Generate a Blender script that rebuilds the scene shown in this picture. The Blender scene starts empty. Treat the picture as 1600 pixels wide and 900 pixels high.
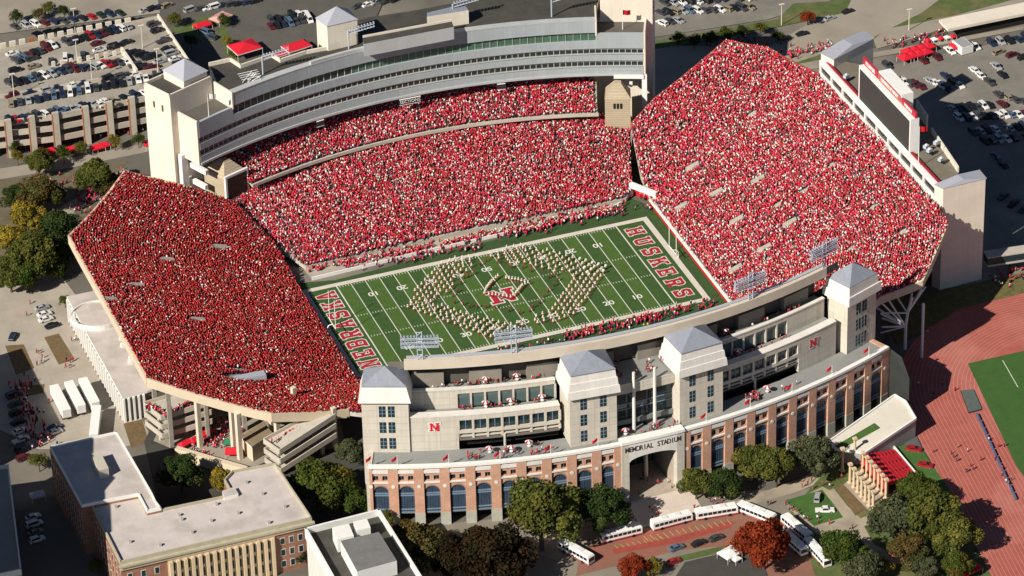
import bpy, bmesh, math, random
import numpy as np
from mathutils import Vector, Matrix
from mathutils.geometry import tessellate_polygon
random.seed(7); rng = np.random.default_rng(11)
S = bpy.context.scene
COL = S.collection
# ------------------------------------------------------------------ camera (solved from the pitch markings)
D_, AZ, PT, RO, FL = 1300., .34055, .56175, -.02751, 6686.
fw = np.array([math.sin(AZ)*math.cos(PT), math.cos(AZ)*math.cos(PT), -math.sin(PT)])
_r = np.cross(fw, [0, 0, 1]); _r /= np.linalg.norm(_r); _u = np.cross(_r, fw)
RT = _r*math.cos(RO)+_u*math.sin(RO); UP = -_r*math.sin(RO)+_u*math.cos(RO)
CAM = np.array([3.404, 3.085, 0])-fw*D_
def W(px, py, z=0.):
    d = fw*FL+RT*(px-800)-UP*(py-450)
    return CAM+d*((z-CAM[2])/d[2])
def w2(px, py, z=0.):
    w = W(px, py, z); return (float(w[0]), float(w[1]))
def onsurf(px, py, f, z=8.):
    for _ in range(80):
        w = W(px, py, z); z = .5*z+.5*f(w[0], w[1])
    return (float(w[0]), float(w[1]))
cd = bpy.data.cameras.new('camera'); co = bpy.data.objects.new('camera', cd); COL.objects.link(co)
co.matrix_world = Matrix(((RT[0], UP[0], -fw[0], CAM[0]), (RT[1], UP[1], -fw[1], CAM[1]), (RT[2], UP[2], -fw[2], CAM[2]), (0, 0, 0, 1)))
cd.sensor_width = 36; cd.lens = FL/1600*36; cd.clip_start = 50; cd.clip_end = 20000
S.camera = co
# ------------------------------------------------------------------ light
SAZ, SEL = math.radians(26), math.radians(35.8)      # the way the shadows fall, and the sun's height
wd = bpy.data.worlds.new("World"); S.world = wd; wd.use_nodes = True
nt = wd.node_tree; bg = nt.nodes['Background']; sk = nt.nodes.new('ShaderNodeTexSky')
sk.sky_type = 'NISHITA'; sk.sun_disc = False; sk.sun_elevation = SEL
sundir = Vector((-math.cos(SAZ)*math.cos(SEL), -math.sin(SAZ)*math.cos(SEL), math.sin(SEL)))
sk.sun_rotation = math.atan2(sundir.x, sundir.y)
nt.links.new(sk.outputs[0], bg.inputs[0]); sk.altitude = 1500; sk.air_density = .7; sk.dust_density = .2; bg.inputs[1].default_value = .05
sl = bpy.data.lights.new('sun', 'SUN'); sl.energy = 5.0; sl.angle = math.radians(.5); sl.color = (1, .93, .82)
so = bpy.data.objects.new('sun', sl); COL.objects.link(so); so.rotation_euler = (-sundir).to_track_quat('-Z', 'Y').to_euler()
S.view_settings.view_transform = 'Standard'; S.view_settings.look = 'None'; S.view_settings.gamma = 1
S.view_settings.exposure = .36
S.render.engine = 'CYCLES'
# ------------------------------------------------------------------ materials
def srgb(r, g, b):
    return tuple((c/255/12.92 if c/255 <= .04045 else ((c/255+.055)/1.055)**2.4) for c in (r, g, b))
MATS = {}
def mat(name, c, rough=.8, var=.0, scale=.3, bump=0, joints=None, brick=None, metal=0., spec=.3, objrand=0, streak=0, c2=None, c2s=.05, c2t=(.5, .62)):
    """c linear colour. var: noise variation; joints (w,h,dark): faint panel joints in UV; brick (c2, mortar, w, h)"""
    if name in MATS: return MATS[name]
    m = bpy.data.materials.new(name); m.use_nodes = True; n = m.node_tree; b = n.nodes['Principled BSDF']
    b.inputs['Roughness'].default_value = rough; b.inputs['Metallic'].default_value = metal
    b.inputs['Specular IOR Level'].default_value = spec
    L = n.links.new; N = n.nodes.new
    rgb = N('ShaderNodeRGB'); rgb.outputs[0].default_value = (*c, 1); out = rgb.outputs[0]
    geo = N('ShaderNodeNewGeometry')
    def mix(a, bb, fac, mode='MIX'):
        x = N('ShaderNodeMix'); x.data_type = 'RGBA'; x.blend_type = mode
        for inp, v in ((x.inputs[0], fac), (x.inputs[6], a), (x.inputs[7], bb)):
            if hasattr(v, 'links'): L(v, inp)
            elif isinstance(v, tuple): inp.default_value = (*v, 1)
            else: inp.default_value = v
        return x.outputs[2]
    if c2:
        no = N('ShaderNodeTexNoise'); no.inputs['Scale'].default_value = c2s; no.inputs['Detail'].default_value = 5
        L(geo.outputs['Position'], no.inputs['Vector'])
        mr = N('ShaderNodeMapRange'); mr.inputs[1].default_value = c2t[0]; mr.inputs[2].default_value = c2t[1]
        L(no.outputs[0], mr.inputs[0]); out = mix(out, c2, mr.outputs[0])
    if brick:
        uv = N('ShaderNodeUVMap'); bt = N('ShaderNodeTexBrick'); L(uv.outputs[0], bt.inputs['Vector'])
        bt.inputs['Color1'].default_value = (*c, 1); bt.inputs['Color2'].default_value = (*brick[0], 1); bt.inputs['Mortar'].default_value = (*brick[1], 1)
        bt.inputs['Scale'].default_value = 1; bt.inputs['Brick Width'].default_value = brick[2]; bt.inputs['Row Height'].default_value = brick[3]
        bt.inputs['Mortar Size'].default_value = brick[3]*.12; out = bt.outputs[0]
    if joints:
        uv = N('ShaderNodeUVMap'); bt = N('ShaderNodeTexBrick'); L(uv.outputs[0], bt.inputs['Vector']); bt.offset = 0
        k = joints[2]
        bt.inputs['Color1'].default_value = (1, 1, 1, 1); bt.inputs['Color2'].default_value = (.93, .93, .93, 1); bt.inputs['Mortar'].default_value = (k, k, k, 1)
        bt.inputs['Scale'].default_value = 1; bt.inputs['Brick Width'].default_value = joints[0]; bt.inputs['Row Height'].default_value = joints[1]
        bt.inputs['Mortar Size'].default_value = joints[3] if len(joints) > 3 else .07
        out = mix(out, bt.outputs[0], 1., 'MULTIPLY')
    if var:
        no = N('ShaderNodeTexNoise'); no.inputs['Scale'].default_value = scale; no.inputs['Detail'].default_value = 8; no.inputs['Roughness'].default_value = .65
        L(geo.outputs['Position'], no.inputs['Vector'])
        mr = N('ShaderNodeMapRange'); mr.inputs[1].default_value = .3; mr.inputs[2].default_value = .7
        mr.inputs[3].default_value = 1-var; mr.inputs[4].default_value = 1+var
        L(no.outputs[0], mr.inputs[0]); out = mix(out, mr.outputs[0], 1., 'MULTIPLY')
    if streak:
        mp = N('ShaderNodeMapping'); mp.inputs['Scale'].default_value = (1.2, 1.2, .07); L(geo.outputs['Position'], mp.inputs[0])
        no = N('ShaderNodeTexNoise'); no.inputs['Scale'].default_value = 1.; no.inputs['Detail'].default_value = 4; L(mp.outputs[0], no.inputs['Vector'])
        mr = N('ShaderNodeMapRange'); mr.inputs[1].default_value = .35; mr.inputs[2].default_value = .7; mr.inputs[3].default_value = 1.; mr.inputs[4].default_value = 1-streak
        L(no.outputs[0], mr.inputs[0]); out = mix(out, mr.outputs[0], 1., 'MULTIPLY')
    if objrand:
        oi = N('ShaderNodeObjectInfo'); mr = N('ShaderNodeMapRange'); mr.inputs[3].default_value = 1-objrand; mr.inputs[4].default_value = 1+objrand
        L(oi.outputs['Random'], mr.inputs[0]); out = mix(out, mr.outputs[0], 1., 'MULTIPLY')
    L(out, b.inputs['Base Color'])
    if bump:
        no = N('ShaderNodeTexNoise'); no.inputs['Scale'].default_value = 2.5; L(geo.outputs['Position'], no.inputs['Vector'])
        bp = N('ShaderNodeBump'); bp.inputs['Strength'].default_value = bump; L(no.outputs[0], bp.inputs['Height']); L(bp.outputs[0], b.inputs['Normal'])
    MATS[name] = m; return m
def matattr(name, rough=.9):
    m = bpy.data.materials.new(name); m.use_nodes = True; n = m.node_tree; b = n.nodes['Principled BSDF']
    a = n.nodes.new('ShaderNodeAttribute'); a.attribute_name = 'cloth'; n.links.new(a.outputs[0], b.inputs['Base Color'])
    b.inputs['Roughness'].default_value = rough; b.inputs['Specular IOR Level'].default_value = .15; return m
# ------------------------------------------------------------------ mesh builder
def tag(o, label=None, cat=None, group=None, kind=None):
    if label: o['label'] = label
    if cat: o['category'] = cat
    if group: o['group'] = group
    if kind: o['kind'] = kind
    return o
def thing(name, label, cat, loc=(0, 0, 0), rz=0, group=None):
    o = bpy.data.objects.new(name, None); COL.objects.link(o); o.location = loc; o.rotation_euler.z = rz
    o.empty_display_size = .5
    return tag(o, label, cat, group)
class MB:
    def __init__(s): s.v = []; s.f = []; s.m = []; s.mats = []; s.cen = None
    def mi(s, m):
        if m not in s.mats: s.mats.append(m)
        return s.mats.index(m)
    def add(s, vs, fs, m):
        b = len(s.v); s.v += [tuple(map(float, p)) for p in vs]; k = s.mi(m)
        for f in fs: s.f.append([b+i for i in f]); s.m.append(k)
        return s
    def quad(s, a, b, c, d, m): return s.add([a, b, c, d], [[0, 1, 2, 3]], m)
    def poly(s, pts, m): return s.add(pts, [list(range(len(pts)))], m)
    def hexa(s, p, m):   # 8 pts: bottom 4 ccw, top 4 ccw
        return s.add(p, [[3, 2, 1, 0], [4, 5, 6, 7], [0, 1, 5, 4], [1, 2, 6, 5], [2, 3, 7, 6], [3, 0, 4, 7]], m)
    def box(s, x0, x1, y0, y1, z0, z1, m):
        return s.hexa([(x0, y0, z0), (x1, y0, z0), (x1, y1, z0), (x0, y1, z0), (x0, y0, z1), (x1, y0, z1), (x1, y1, z1), (x0, y1, z1)], m)
    def obox(s, cx, cy, L, Wd, z0, z1, a, m, m2=None):   # oriented box: length L along angle a
        ca, sa = math.cos(a), math.sin(a)
        q = [(cx+ca*u-sa*v, cy+sa*u+ca*v) for u, v in ((-L/2, -Wd/2), (L/2, -Wd/2), (L/2, Wd/2), (-L/2, Wd/2))]
        return s.hexa([(*p, z0) for p in q]+[(*p, z1) for p in q], m)
    def prism(s, pts, z0, z1, m, mt=None, bottom=True):
        """pts 2D; z0,z1 numbers or lists"""
        n = len(pts); area = sum(pts[i][0]*pts[(i+1) % n][1]-pts[(i+1) % n][0]*pts[i][1] for i in range(n))
        if area < 0:
            pts = pts[::-1]
            if hasattr(z0, '__len__'): z0 = z0[::-1]
            if hasattr(z1, '__len__'): z1 = z1[::-1]
        Z0 = z0 if hasattr(z0, '__len__') else [z0]*n; Z1 = z1 if hasattr(z1, '__len__') else [z1]*n
        lo = [(p[0], p[1], z) for p, z in zip(pts, Z0)]; hi = [(p[0], p[1], z) for p, z in zip(pts, Z1)]
        s.add(lo+hi, [[i, (i+1) % n, n+(i+1) % n, n+i] for i in range(n)], m)
        tri = tessellate_polygon([[Vector((p[0], p[1], 0)) for p in pts]])
        def up(t):
            a, b, c = (pts[i] for i in t); return t if (b[0]-a[0])*(c[1]-a[1])-(b[1]-a[1])*(c[0]-a[0]) > 0 else t[::-1]
        T = [list(up(t)) for t in tri]
        s.add(hi, T, mt or m)
        if bottom: s.add(lo, [t[::-1] for t in T], m)
        return s
    def bar(s, a, b, r, m, n=4, r2=None):
        a = Vector(a); b = Vector(b); d = (b-a).normalized(); t = d.orthogonal().normalized(); u = d.cross(t); r2 = r if r2 is None else r2
        vs = []; 
        for p, q in ((a, r), (b, r2)):
            for i in range(n):
                k = 2*math.pi*(i+.5)/n; vs.append(p+(t*math.cos(k)+u*math.sin(k))*q)
        return s.add(vs, [[i, (i+1) % n, n+(i+1) % n, n+i] for i in range(n)]+[list(range(n))[::-1], list(range(n, 2*n))], m)
    def sheet(s, pts, z, m): 
        T = tessellate_polygon([[Vector((p[0], p[1], 0)) for p in pts]]); out = []
        for t in T:
            a, b, c = (pts[i] for i in t); out.append(list(t) if (b[0]-a[0])*(c[1]-a[1])-(b[1]-a[1])*(c[0]-a[0]) > 0 else list(t)[::-1])
        return s.add([(p[0], p[1], z) for p in pts], out, m)
    def arc(s, C, r0, r1, t0, t1, z0, z1, m, mt=None, n=None, sgn=-1):
        """ring segment solid about C; angle in deg from -y (sgn=-1) or +y (sgn=1); z may be (z_at_r0, z_at_r1)"""
        n = n or max(1, int(abs(t1-t0)/1.2))
        za = z0 if hasattr(z0, '__len__') else (z0, z0); zb = z1 if hasattr(z1, '__len__') else (z1, z1)
        vs = []
        for i in range(n+1):
            t = math.radians(t0+(t1-t0)*i/n); sn, cs = math.sin(t), math.cos(t)
            for r, a, b in ((r0, za[0], zb[0]), (r1, za[1], zb[1])):
                x, y = C[0]+r*sn, C[1]+sgn*r*cs
                vs += [(x, y, a), (x, y, b)]
        F = []; FT = []
        for i in range(n):
            a = 4*i; b = a+4   # a: r0lo r0hi r1lo r1hi
            F += [[a, a+1, b+1, b], [a+2, b+2, b+3, a+3], [a, b, b+2, a+2]]; FT.append([a+1, a+3, b+3, b+1])
        F += [[0, 2, 3, 1], [4*n, 4*n+1, 4*n+3, 4*n+2]]
        s.cen = (C[0], C[1], (r0+r1)/2)
        s.add(vs, F, m); s.add(vs, FT, mt or m); return s
    def mesh(s, name, fixn=True):
        me = bpy.data.meshes.new(name); me.from_pydata(s.v, [], s.f)
        for m in s.mats: me.materials.append(m)
        me.polygons.foreach_set('material_index', s.m)
        if fixn:
            bm = bmesh.new(); bm.from_mesh(me); bmesh.ops.remove_doubles(bm, verts=bm.verts, dist=1e-4)
            bmesh.ops.recalc_face_normals(bm, faces=bm.faces)
            uv = bm.loops.layers.uv.new('UVMap')
            for f in bm.faces:
                nn = f.normal
                if abs(nn.z) > .7:
                    for l in f.loops: l[uv].uv = (l.vert.co.x, l.vert.co.y)
                elif s.cen:
                    for l in f.loops: l[uv].uv = (s.cen[2]*math.atan2(l.vert.co.x-s.cen[0], abs(l.vert.co.y-s.cen[1])), l.vert.co.z)
                else:
                    t = Vector((-nn.y, nn.x)).normalized() if (abs(nn.x)+abs(nn.y)) > 1e-6 else Vector((1, 0))
                    for l in f.loops: l[uv].uv = (l.vert.co.x*t.x+l.vert.co.y*t.y, l.vert.co.z)
            bm.to_mesh(me); bm.free()
        return me
    def build(s, name, parent=None, loc=None, rz=0, fixn=True):
        o = bpy.data.objects.new(name, s.mesh(name, fixn)); COL.objects.link(o)
        if parent is not None: o.parent = parent
        if loc is not None: o.location = loc; o.rotation_euler.z = rz
        return o
def structure(name, mb, label=None):
    o = mb.build(name); o['kind'] = 'structure'
    if label: o['label'] = label
    return o
def pxpoly(pts, z=0.): return [w2(p[0], p[1], p[2] if len(p) > 2 else z) for p in pts]
def lerp(a, b, t): return tuple(a[i]+(b[i]-a[i])*t for i in range(len(a)))
def inpoly(x, y, P):
    """vectorised point in polygon"""
    x = np.asarray(x); y = np.asarray(y); c = np.zeros(x.shape, bool); n = len(P)
    for i in range(n):
        x0, y0 = P[i]; x1, y1 = P[(i+1) % n]
        k = ((y0 > y) != (y1 > y)) & (x < (x1-x0)*(y-y0)/((y1-y0) if y1 != y0 else 1e-9)+x0); c ^= k
    return c
def text(name, s, size, m, matrix, parent=None, extrude=.03, offset=0, bold=0, xs=1., font=None):
    cu = bpy.data.curves.new(name, 'FONT'); cu.body = s; cu.size = size; cu.extrude = extrude; cu.offset = offset
    cu.align_x = 'CENTER'; cu.align_y = 'CENTER'; cu.resolution_u = 3
    o = bpy.data.objects.new(name, cu); COL.objects.link(o)
    bpy.context.view_layer.update(); dg = bpy.context.evaluated_depsgraph_get()
    me = bpy.data.meshes.new_from_object(o.evaluated_get(dg)); COL.objects.unlink(o); bpy.data.objects.remove(o)
    me.materials.clear(); me.materials.append(m)
    if xs != 1.:
        for v in me.vertices: v.co.x *= xs
    ob = bpy.data.objects.new(name, me); COL.objects.link(ob); ob.matrix_world = matrix
    if parent is not None:
        ob.parent = parent; ob.matrix_parent_inverse = Matrix.Translation(-Vector(parent.location)) if parent.rotation_euler.z == 0 else parent.matrix_world.inverted()
    return ob
concrete = mat('concrete', (.50, .45, .37), .85, .12, .15, joints=(3.2, 1.6, .9, .05))
concrete_plain = mat('plain_concrete', (.43, .395, .34), .85, .14, .3)
concrete_dark = mat('weathered_concrete', (.3, .28, .24), .9, .2, .3)
precast = mat('cream_precast_panels', (.60, .55, .465), .8, .07, .2, joints=(4.4, 2.2, .80, .09), streak=.12)
precast_cap = mat('pale_precast_cap', (.74, .71, .655), .75, .05, .3, joints=(3., 50, .88, .06), streak=.08)
white_paint = mat('white_paint', (.78, .77, .73), .6, .04, .5)
brick_m = mat('orange_brick', (.56, .29, .19), .85, .14, .35, brick=((.49, .245, .155), (.56, .41, .31), .9, .3))
brick_old = mat('old_red_brick', (.30, .13, .085), .85, .15, .4, brick=((.24, .10, .06), (.34, .22, .16), .9, .3))
stone_m = mat('limestone_base', (.42, .42, .36), .85, .12, .5, joints=(1.6, .9, .85, .05))
roof_metal = mat('grey_blue_metal_roof', (.26, .28, .33), .5, .06, .4, spec=.5, joints=(.6, 60, .88, .04), streak=.1)
roof_flat = mat('grey_roof_membrane', (.28, .29, .27), .9, .1, .2)
roof_dark = mat('dark_gravel_roof', (.062, .058, .05), .95, .25, .25)
roof_white = mat('pale_pinkish_roof_membrane', (.56, .50, .47), .85, .09, .25, joints=(4.2, 15, .90, .07), c2=(.48, .43, .39), c2s=.12)
glass_dark = mat('dark_blue_green_glass', (.012, .028, .035), .12, spec=.6)
glass_blue = mat('blue_tinted_glass', (.045, .07, .11), .25, .25, .5, spec=.6)
band_blue = mat('steel_blue_transom', (.17, .24, .32), .5)
void = mat('dark_interior', (.015, .014, .012), .9)
shade_conc = mat('shaded_concrete', (.16, .145, .125), .9, .15, .3)  # darker concrete copy with shade put into its colour
red_cloth = mat('red_fabric', (.50, .008, .02), .8, .1, 1.)
steel_white = mat('white_steel', (.82, .81, .78), .5)
# ------------------------------------------------------------------ ground, field, stands, crowd
asph = mat('worn_asphalt', (.115, .105, .09), .95, .22, .06, c2=(.17, .155, .13), c2s=.02)
g = MB(); g.box(-4000, 4000, -2500, 6000, -.6, -.012, mat('ground_asphalt', (.13, .12, .10), .95, .2, .05, c2=(.20, .18, .15), c2s=.015)); structure('ground', g)
# turf with 5-yard mowing stripes
YD = .9144; HW = 24.385
tA = mat('turf_light_stripe', (.060, .118, .022), .95, .16, .5); tB = mat('turf_dark_stripe', (.040, .088, .020), .95, .16, .5)
tC = mat('turf_apron', (.038, .078, .022), .95, .2, .4)
apron = [(-57, 31), (-57, -34), (60.5, -38), (60.5, 31.5), (54, 42), (45, 33.5), (0, 31), (-45, 28)]
g = MB(); g.sheet(apron, .01, tC); structure('field_apron', g)
g = MB()
for i in range(20):
    x0 = -45.72+i*5*YD; g.sheet([(x0, -HW), (x0+5*YD, -HW), (x0+5*YD, HW), (x0, HW)], .02, tA if i % 2 == 0 else tB)
for sg in (-1, 1):
    a, b = sorted((sg*45.72, sg*54.86)); g.sheet([(a, -HW), (b, -HW), (b, HW), (a, HW)], .02, tB)
structure('football_field', g)
wl = mat('chalk_line_paint', (.62, .62, .56), .9, .1, 1.); wb = mat('white_field_border', (.60, .55, .48), .9, .08, .5)
g = MB()
B = 1.85
for p in ([(-54.86-B, HW), (54.86+B, HW), (54.86+B, HW+B), (-54.86-B, HW+B)], [(-54.86-B, -HW-B), (54.86+B, -HW-B), (54.86+B, -HW), (-54.86-B, -HW)],
          [(54.86, -HW), (54.86+B, -HW), (54.86+B, HW), (54.86, HW)], [(-54.86-B, -HW), (-54.86, -HW), (-54.86, HW), (-54.86-B, HW)]):
    g.sheet(p, .024, wb)
for i in range(21):
    x = -45.72+i*5*YD; w = .13 if 0 < i < 20 else .2; g.sheet([(x-w, -HW), (x+w, -HW), (x+w, HW), (x-w, HW)], .025, wl)
for i in range(1, 100):
    if i % 5:
        x = -45.72+i*YD
        for y in (-HW+.6, HW-.6, -HW+18.3, HW-18.3): g.sheet([(x-.09, y-.4), (x+.09, y-.4), (x+.09, y+.4), (x-.09, y+.4)], .025, wl)
structure('field_markings', g)
def ground_text(name, s, x, y, size, m, rot, z=.032, xs=1., offset=0):
    M = Matrix.Translation((x, y, z)) @ Matrix.Rotation(rot, 4, 'Z')
    o = text(name, s, size, m, M, extrude=.002, xs=xs, offset=offset); o['kind'] = 'structure'; return o
wn = mat('yard_number_paint', (.7, .7, .64), .9)
for k, n in enumerate(('10', '20', '30', '40', '50', '40', '30', '20', '10')):
    x = -45.72+(k+1)*10*YD
    ground_text('yard_number', n, x, -HW+8.2, 3.1, wn, 0, offset=.04, xs=1.15)
    ground_text('yard_number', n, x, HW-8.2, 3.1, wn, math.pi, offset=.04, xs=1.15)
# end-zone lettering: slab letters built from strokes in unit boxes, white edged red
G = {
 'N': [[(0,0),(.42,0),(.42,.16),(.32,.16),(.32,.62),(.7,0),(.9,0),(.9,.84),(1,.84),(1,1),(.58,1),(.58,.84),(.68,.84),(.68,.38),(.3,1),(0,1),(0,.84),(.1,.84),(.1,.16),(0,.16)]],
 'E': [[(0,0),(.92,0),(.92,.34),(.74,.34),(.74,.17),(.36,.17),(.36,.42),(.5,.42),(.5,.34),(.66,.34),(.66,.68),(.5,.68),(.5,.6),(.36,.6),(.36,.83),(.74,.83),(.74,.68),(.92,.68),(.92,1),(0,1),(0,.84),(.1,.84),(.1,.16),(0,.16)]],
 'B': [[(0,0),(.8,0),(.98,.14),(.98,.4),(.88,.5),(.98,.6),(.98,.86),(.8,1),(0,1),(0,.84),(.1,.84),(.1,.16),(0,.16)], [(.36,.17),(.68,.17),(.68,.42),(.36,.42)], [(.36,.58),(.68,.58),(.68,.83),(.36,.83)]],
 'R': [[(0,0),(.44,0),(.44,.16),(.36,.16),(.36,.4),(.46,.4),(.64,0),(1,0),(1,.16),(.88,.16),(.76,.42),(.96,.56),(.96,.86),(.8,1),(0,1),(0,.84),(.1,.84),(.1,.16),(0,.16)], [(.36,.57),(.66,.57),(.66,.83),(.36,.83)]],
 'A': [[(0,0),(.4,0),(.4,.16),(.34,.16),(.38,.28),(.62,.28),(.66,.16),(.6,.16),(.6,0),(1,0),(1,.16),(.92,.16),(.66,1),(.34,1),(.08,.16),(0,.16)], [(.43,.44),(.57,.44),(.5,.72)]],
 'S': [[(.05,0),(.78,0),(.95,.14),(.95,.44),(.78,.58),(.36,.62),(.32,.68),(.32,.8),(.68,.8),(.68,.66),(.93,.66),(.93,1),(.2,1),(.05,.86),(.05,.6),(.2,.46),(.62,.4),(.68,.34),(.68,.2),(.32,.2),(.32,.34),(.05,.34)]],
 'K': [[(0,0),(.42,0),(.42,.16),(.35,.16),(.35,.38),(.5,.48),(.64,.16),(.58,.16),(.58,0),(1,0),(1,.16),(.92,.16),(.68,.62),(.86,.84),(1,.84),(1,1),(.6,1),(.6,.84),(.66,.84),(.35,.6),(.35,.84),(.42,.84),(.42,1),(0,1),(0,.84),(.1,.84),(.1,.16),(0,.16)]],
 'H': [[(0,0),(.42,0),(.42,.16),(.35,.16),(.35,.42),(.65,.42),(.65,.16),(.58,.16),(.58,0),(1,0),(1,.16),(.9,.16),(.9,.84),(1,.84),(1,1),(.58,1),(.58,.84),(.65,.84),(.65,.6),(.35,.6),(.35,.84),(.42,.84),(.42,1),(0,1),(0,.84),(.1,.84),(.1,.16),(0,.16)]],
 'U': [[(.1,.16),(.26,0),(.74,0),(.9,.16),(.9,.84),(1,.84),(1,1),(.58,1),(.58,.84),(.65,.84),(.65,.2),(.35,.2),(.35,.84),(.42,.84),(.42,1),(0,1),(0,.84),(.1,.84)]]}
def glyph_mesh(name, ch, wd, ht, m, grow, T, z, solid=0.):
    """slab letter as a curve-filled shape (holes kept), offset outward by grow"""
    cu = bpy.data.curves.new(name, 'CURVE'); cu.dimensions = '2D'; cu.fill_mode = 'BOTH' if solid else 'FRONT'
    cu.extrude = solid
    for ring in G[ch]:
        sp = cu.splines.new('POLY'); sp.points.add(len(ring)-1); sp.use_cyclic_u = True
        hole = ring is not G[ch][0]
        n = len(ring); P = [(u*wd, v*ht) for u, v in ring]
        A = sum(P[i][0]*P[(i+1) % n][1]-P[(i+1) % n][0]*P[i][1] for i in range(n)); sg = 1 if A > 0 else -1
        if hole: sg = -sg
        for i, p in enumerate(P):
            a = Vector(P[i-1]); b = Vector(p); c = Vector(P[(i+1) % n]); d1 = (b-a).normalized(); d2 = (c-b).normalized()
            n1 = Vector((d1.y, -d1.x))*sg; n2 = Vector((d2.y, -d2.x))*sg; k = 1+n1.dot(n2); off = (n1+n2)/max(k, .5)*grow
            sp.points[i].co = (b.x+off.x, b.y+off.y, 0, 1)
    o = bpy.data.objects.new(name, cu); COL.objects.link(o); bpy.context.view_layer.update()
    me = bpy.data.meshes.new_from_object(o.evaluated_get(bpy.context.evaluated_depsgraph_get())); bpy.data.objects.remove(o)
    me.materials.clear(); me.materials.append(m)
    ob = bpy.data.objects.new(name, me); COL.objects.link(ob); ob.matrix_world = Matrix.Translation((0, 0, z)) @ T
    return ob
red_paint = mat('crimson_field_paint', (.36, .015, .03), .9, .1, 1.)
def letters(word, xc, ys, ye, wd, ht, face):
    """letters stacked along y; face=+1: top of the letters towards +x"""
    n = len(word)
    for i, ch in enumerate(word):
        y = ys+(ye-ys)*(i+.5)/n
        # local x -> along y ; local y -> along x
        if face > 0: T = Matrix.Translation((xc-ht/2, y+wd/2, 0)) @ Matrix.Rotation(-math.pi/2, 4, 'Z')
        else: T = Matrix.Translation((xc+ht/2, y-wd/2, 0)) @ Matrix.Rotation(math.pi/2, 4, 'Z')
        a = glyph_mesh('end_zone_letter_edge', ch, wd, ht, wl, .3, T, .028); a['kind'] = 'structure'
        b = glyph_mesh('end_zone_letter', ch, wd, ht, red_paint, 0, T, .033); b['kind'] = 'structure'
letters('HUSKERS', 50.3, 22.6, -22.6, 4.3, 5.6, 1)
letters('NEBRASKA', -50.3, -23.0, 23.2, 4.2, 6.2, -1)
T = Matrix.Translation((-5.2, -3.6, 0))
for nm, gr, z, mm in (('midfield_letter_edge', .45, .028, wl), ('midfield_letter', 0, .033, red_paint)):
    o = glyph_mesh(nm, 'N', 8.6, 7.2, mm, gr, T, z); o['kind'] = 'structure'
# ---- bowl surfaces
def fN(x, y): return 1.5+.458*math.hypot(x-60.5, max(0, abs(y)-30))*(1-.30*min(1, max(0, (-y-48)/34)))
def fS(x, y): return 1.5+.322*math.hypot(x+57, max(0, abs(y)-30))
def fW(x, y): return 1.5+.30*max(0., y-36.5)
def fE(x, y): return 1.5+.5*max(0, (-y)-36)
CE = (2., 80.); CW = (-1., -93.5)
def polW(R, t, z=None):
    t = math.radians(t); p = (CW[0]+R*math.sin(t), CW[1]+R*math.cos(t)); return p if z is None else (*p, z)
def polE(R, t, z=None):
    t = math.radians(t); p = (CE[0]+R*math.sin(t), CE[1]-R*math.cos(t)); return p if z is None else (*p, z)
PN = [onsurf(*p, fN) for p in [(986, 292), (986, 197), (1022, 158), (1135, 66), (1200, 78), (1280, 119), (1375, 221), (1481, 350), (1441, 441), (1376, 466)]]
PN[0] = (60.5, 40.5)
PN += [(78, -80), (60.5, -50)]
PS = [onsurf(*p, fS) for p in [(372, 316), (300, 296), (195, 271), (108, 372), (168, 482), (230, 595), (425, 650)]]
PS += [onsurf(545, 643, fS), (-62, -66), (-57, -36), (-57, 30)]
PS[0] = onsurf(366, 318, fS)
PS.append(onsurf(432, 385, fS))
PW_ = [(-52, 37), (0, 37.4), (57, 36.5), onsurf(984, 300, fW), onsurf(984, 205, fW), (66, 71), (62, 74)]
PW_[3] = (59.0, 39.5)
PW_ = [(-51.5, 36.6), (0, 37.3), (54, 36.6), (57.5, 40)]+[onsurf(983, 196, fW)]+[polW(176, 19.5), polW(178, 10), polW(178.5, 0), polW(178, -10), polW(174, -18.5), (-66, 76)]+[onsurf(372, 318, fW), onsurf(405, 352, fW), onsurf(434, 384, fW)]
seat_m = mat('concrete_bench_steps', (.36, .33, .28), .9, .2, .5)
def stand(name, P, f, label, side=concrete, thick=1.4, wallz=None):
    bm = bmesh.new(); vs = [bm.verts.new((x, y, 0)) for x, y in P]; bm.faces.new(vs)
    bmesh.ops.triangulate(bm, faces=bm.faces)
    xs = [p[0] for p in P]; ys = [p[1] for p in P]
    for x in np.arange(min(xs)+3, max(xs), 4): bmesh.ops.bisect_plane(bm, geom=bm.faces[:]+bm.edges[:]+bm.verts[:], plane_co=(x, 0, 0), plane_no=(1, 0, 0))
    for y in np.arange(min(ys)+3, max(ys), 4): bmesh.ops.bisect_plane(bm, geom=bm.faces[:]+bm.edges[:]+bm.verts[:], plane_co=(0, y, 0), plane_no=(0, 1, 0))
    bmesh.ops.recalc_face_normals(bm, faces=bm.faces)
    for fc in bm.faces:
        if fc.normal.z < 0: fc.normal_flip()
    r = bmesh.ops.extrude_face_region(bm, geom=bm.faces[:])
    top = [v for v in r['geom'] if isinstance(v, bmesh.types.BMVert)]; st = set(top)
    for v in bm.verts:
        z = f(v.co.x, v.co.y); v.co.z = z if v in st else max(0.02, z-thick)
    bmesh.ops.recalc_face_normals(bm, faces=bm.faces)
    for fc in bm.faces: fc.material_index = 0 if all(v in st for v in fc.verts) else 1
    me = bpy.data.meshes.new('seating'); bm.to_mesh(me); bm.free(); me.materials.append(seat_m); me.materials.append(side)
    root = thing(name, label, 'grandstand', (sum(xs)/len(xs), sum(ys)/len(ys), 0))
    o = bpy.data.objects.new('seating_deck', me); COL.objects.link(o); o.parent = root; o.location = -Vector(root.location)
    return root
def child(mb, name, root): 
    return mb.build(name, root, tuple(-c for c in root.location))
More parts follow.
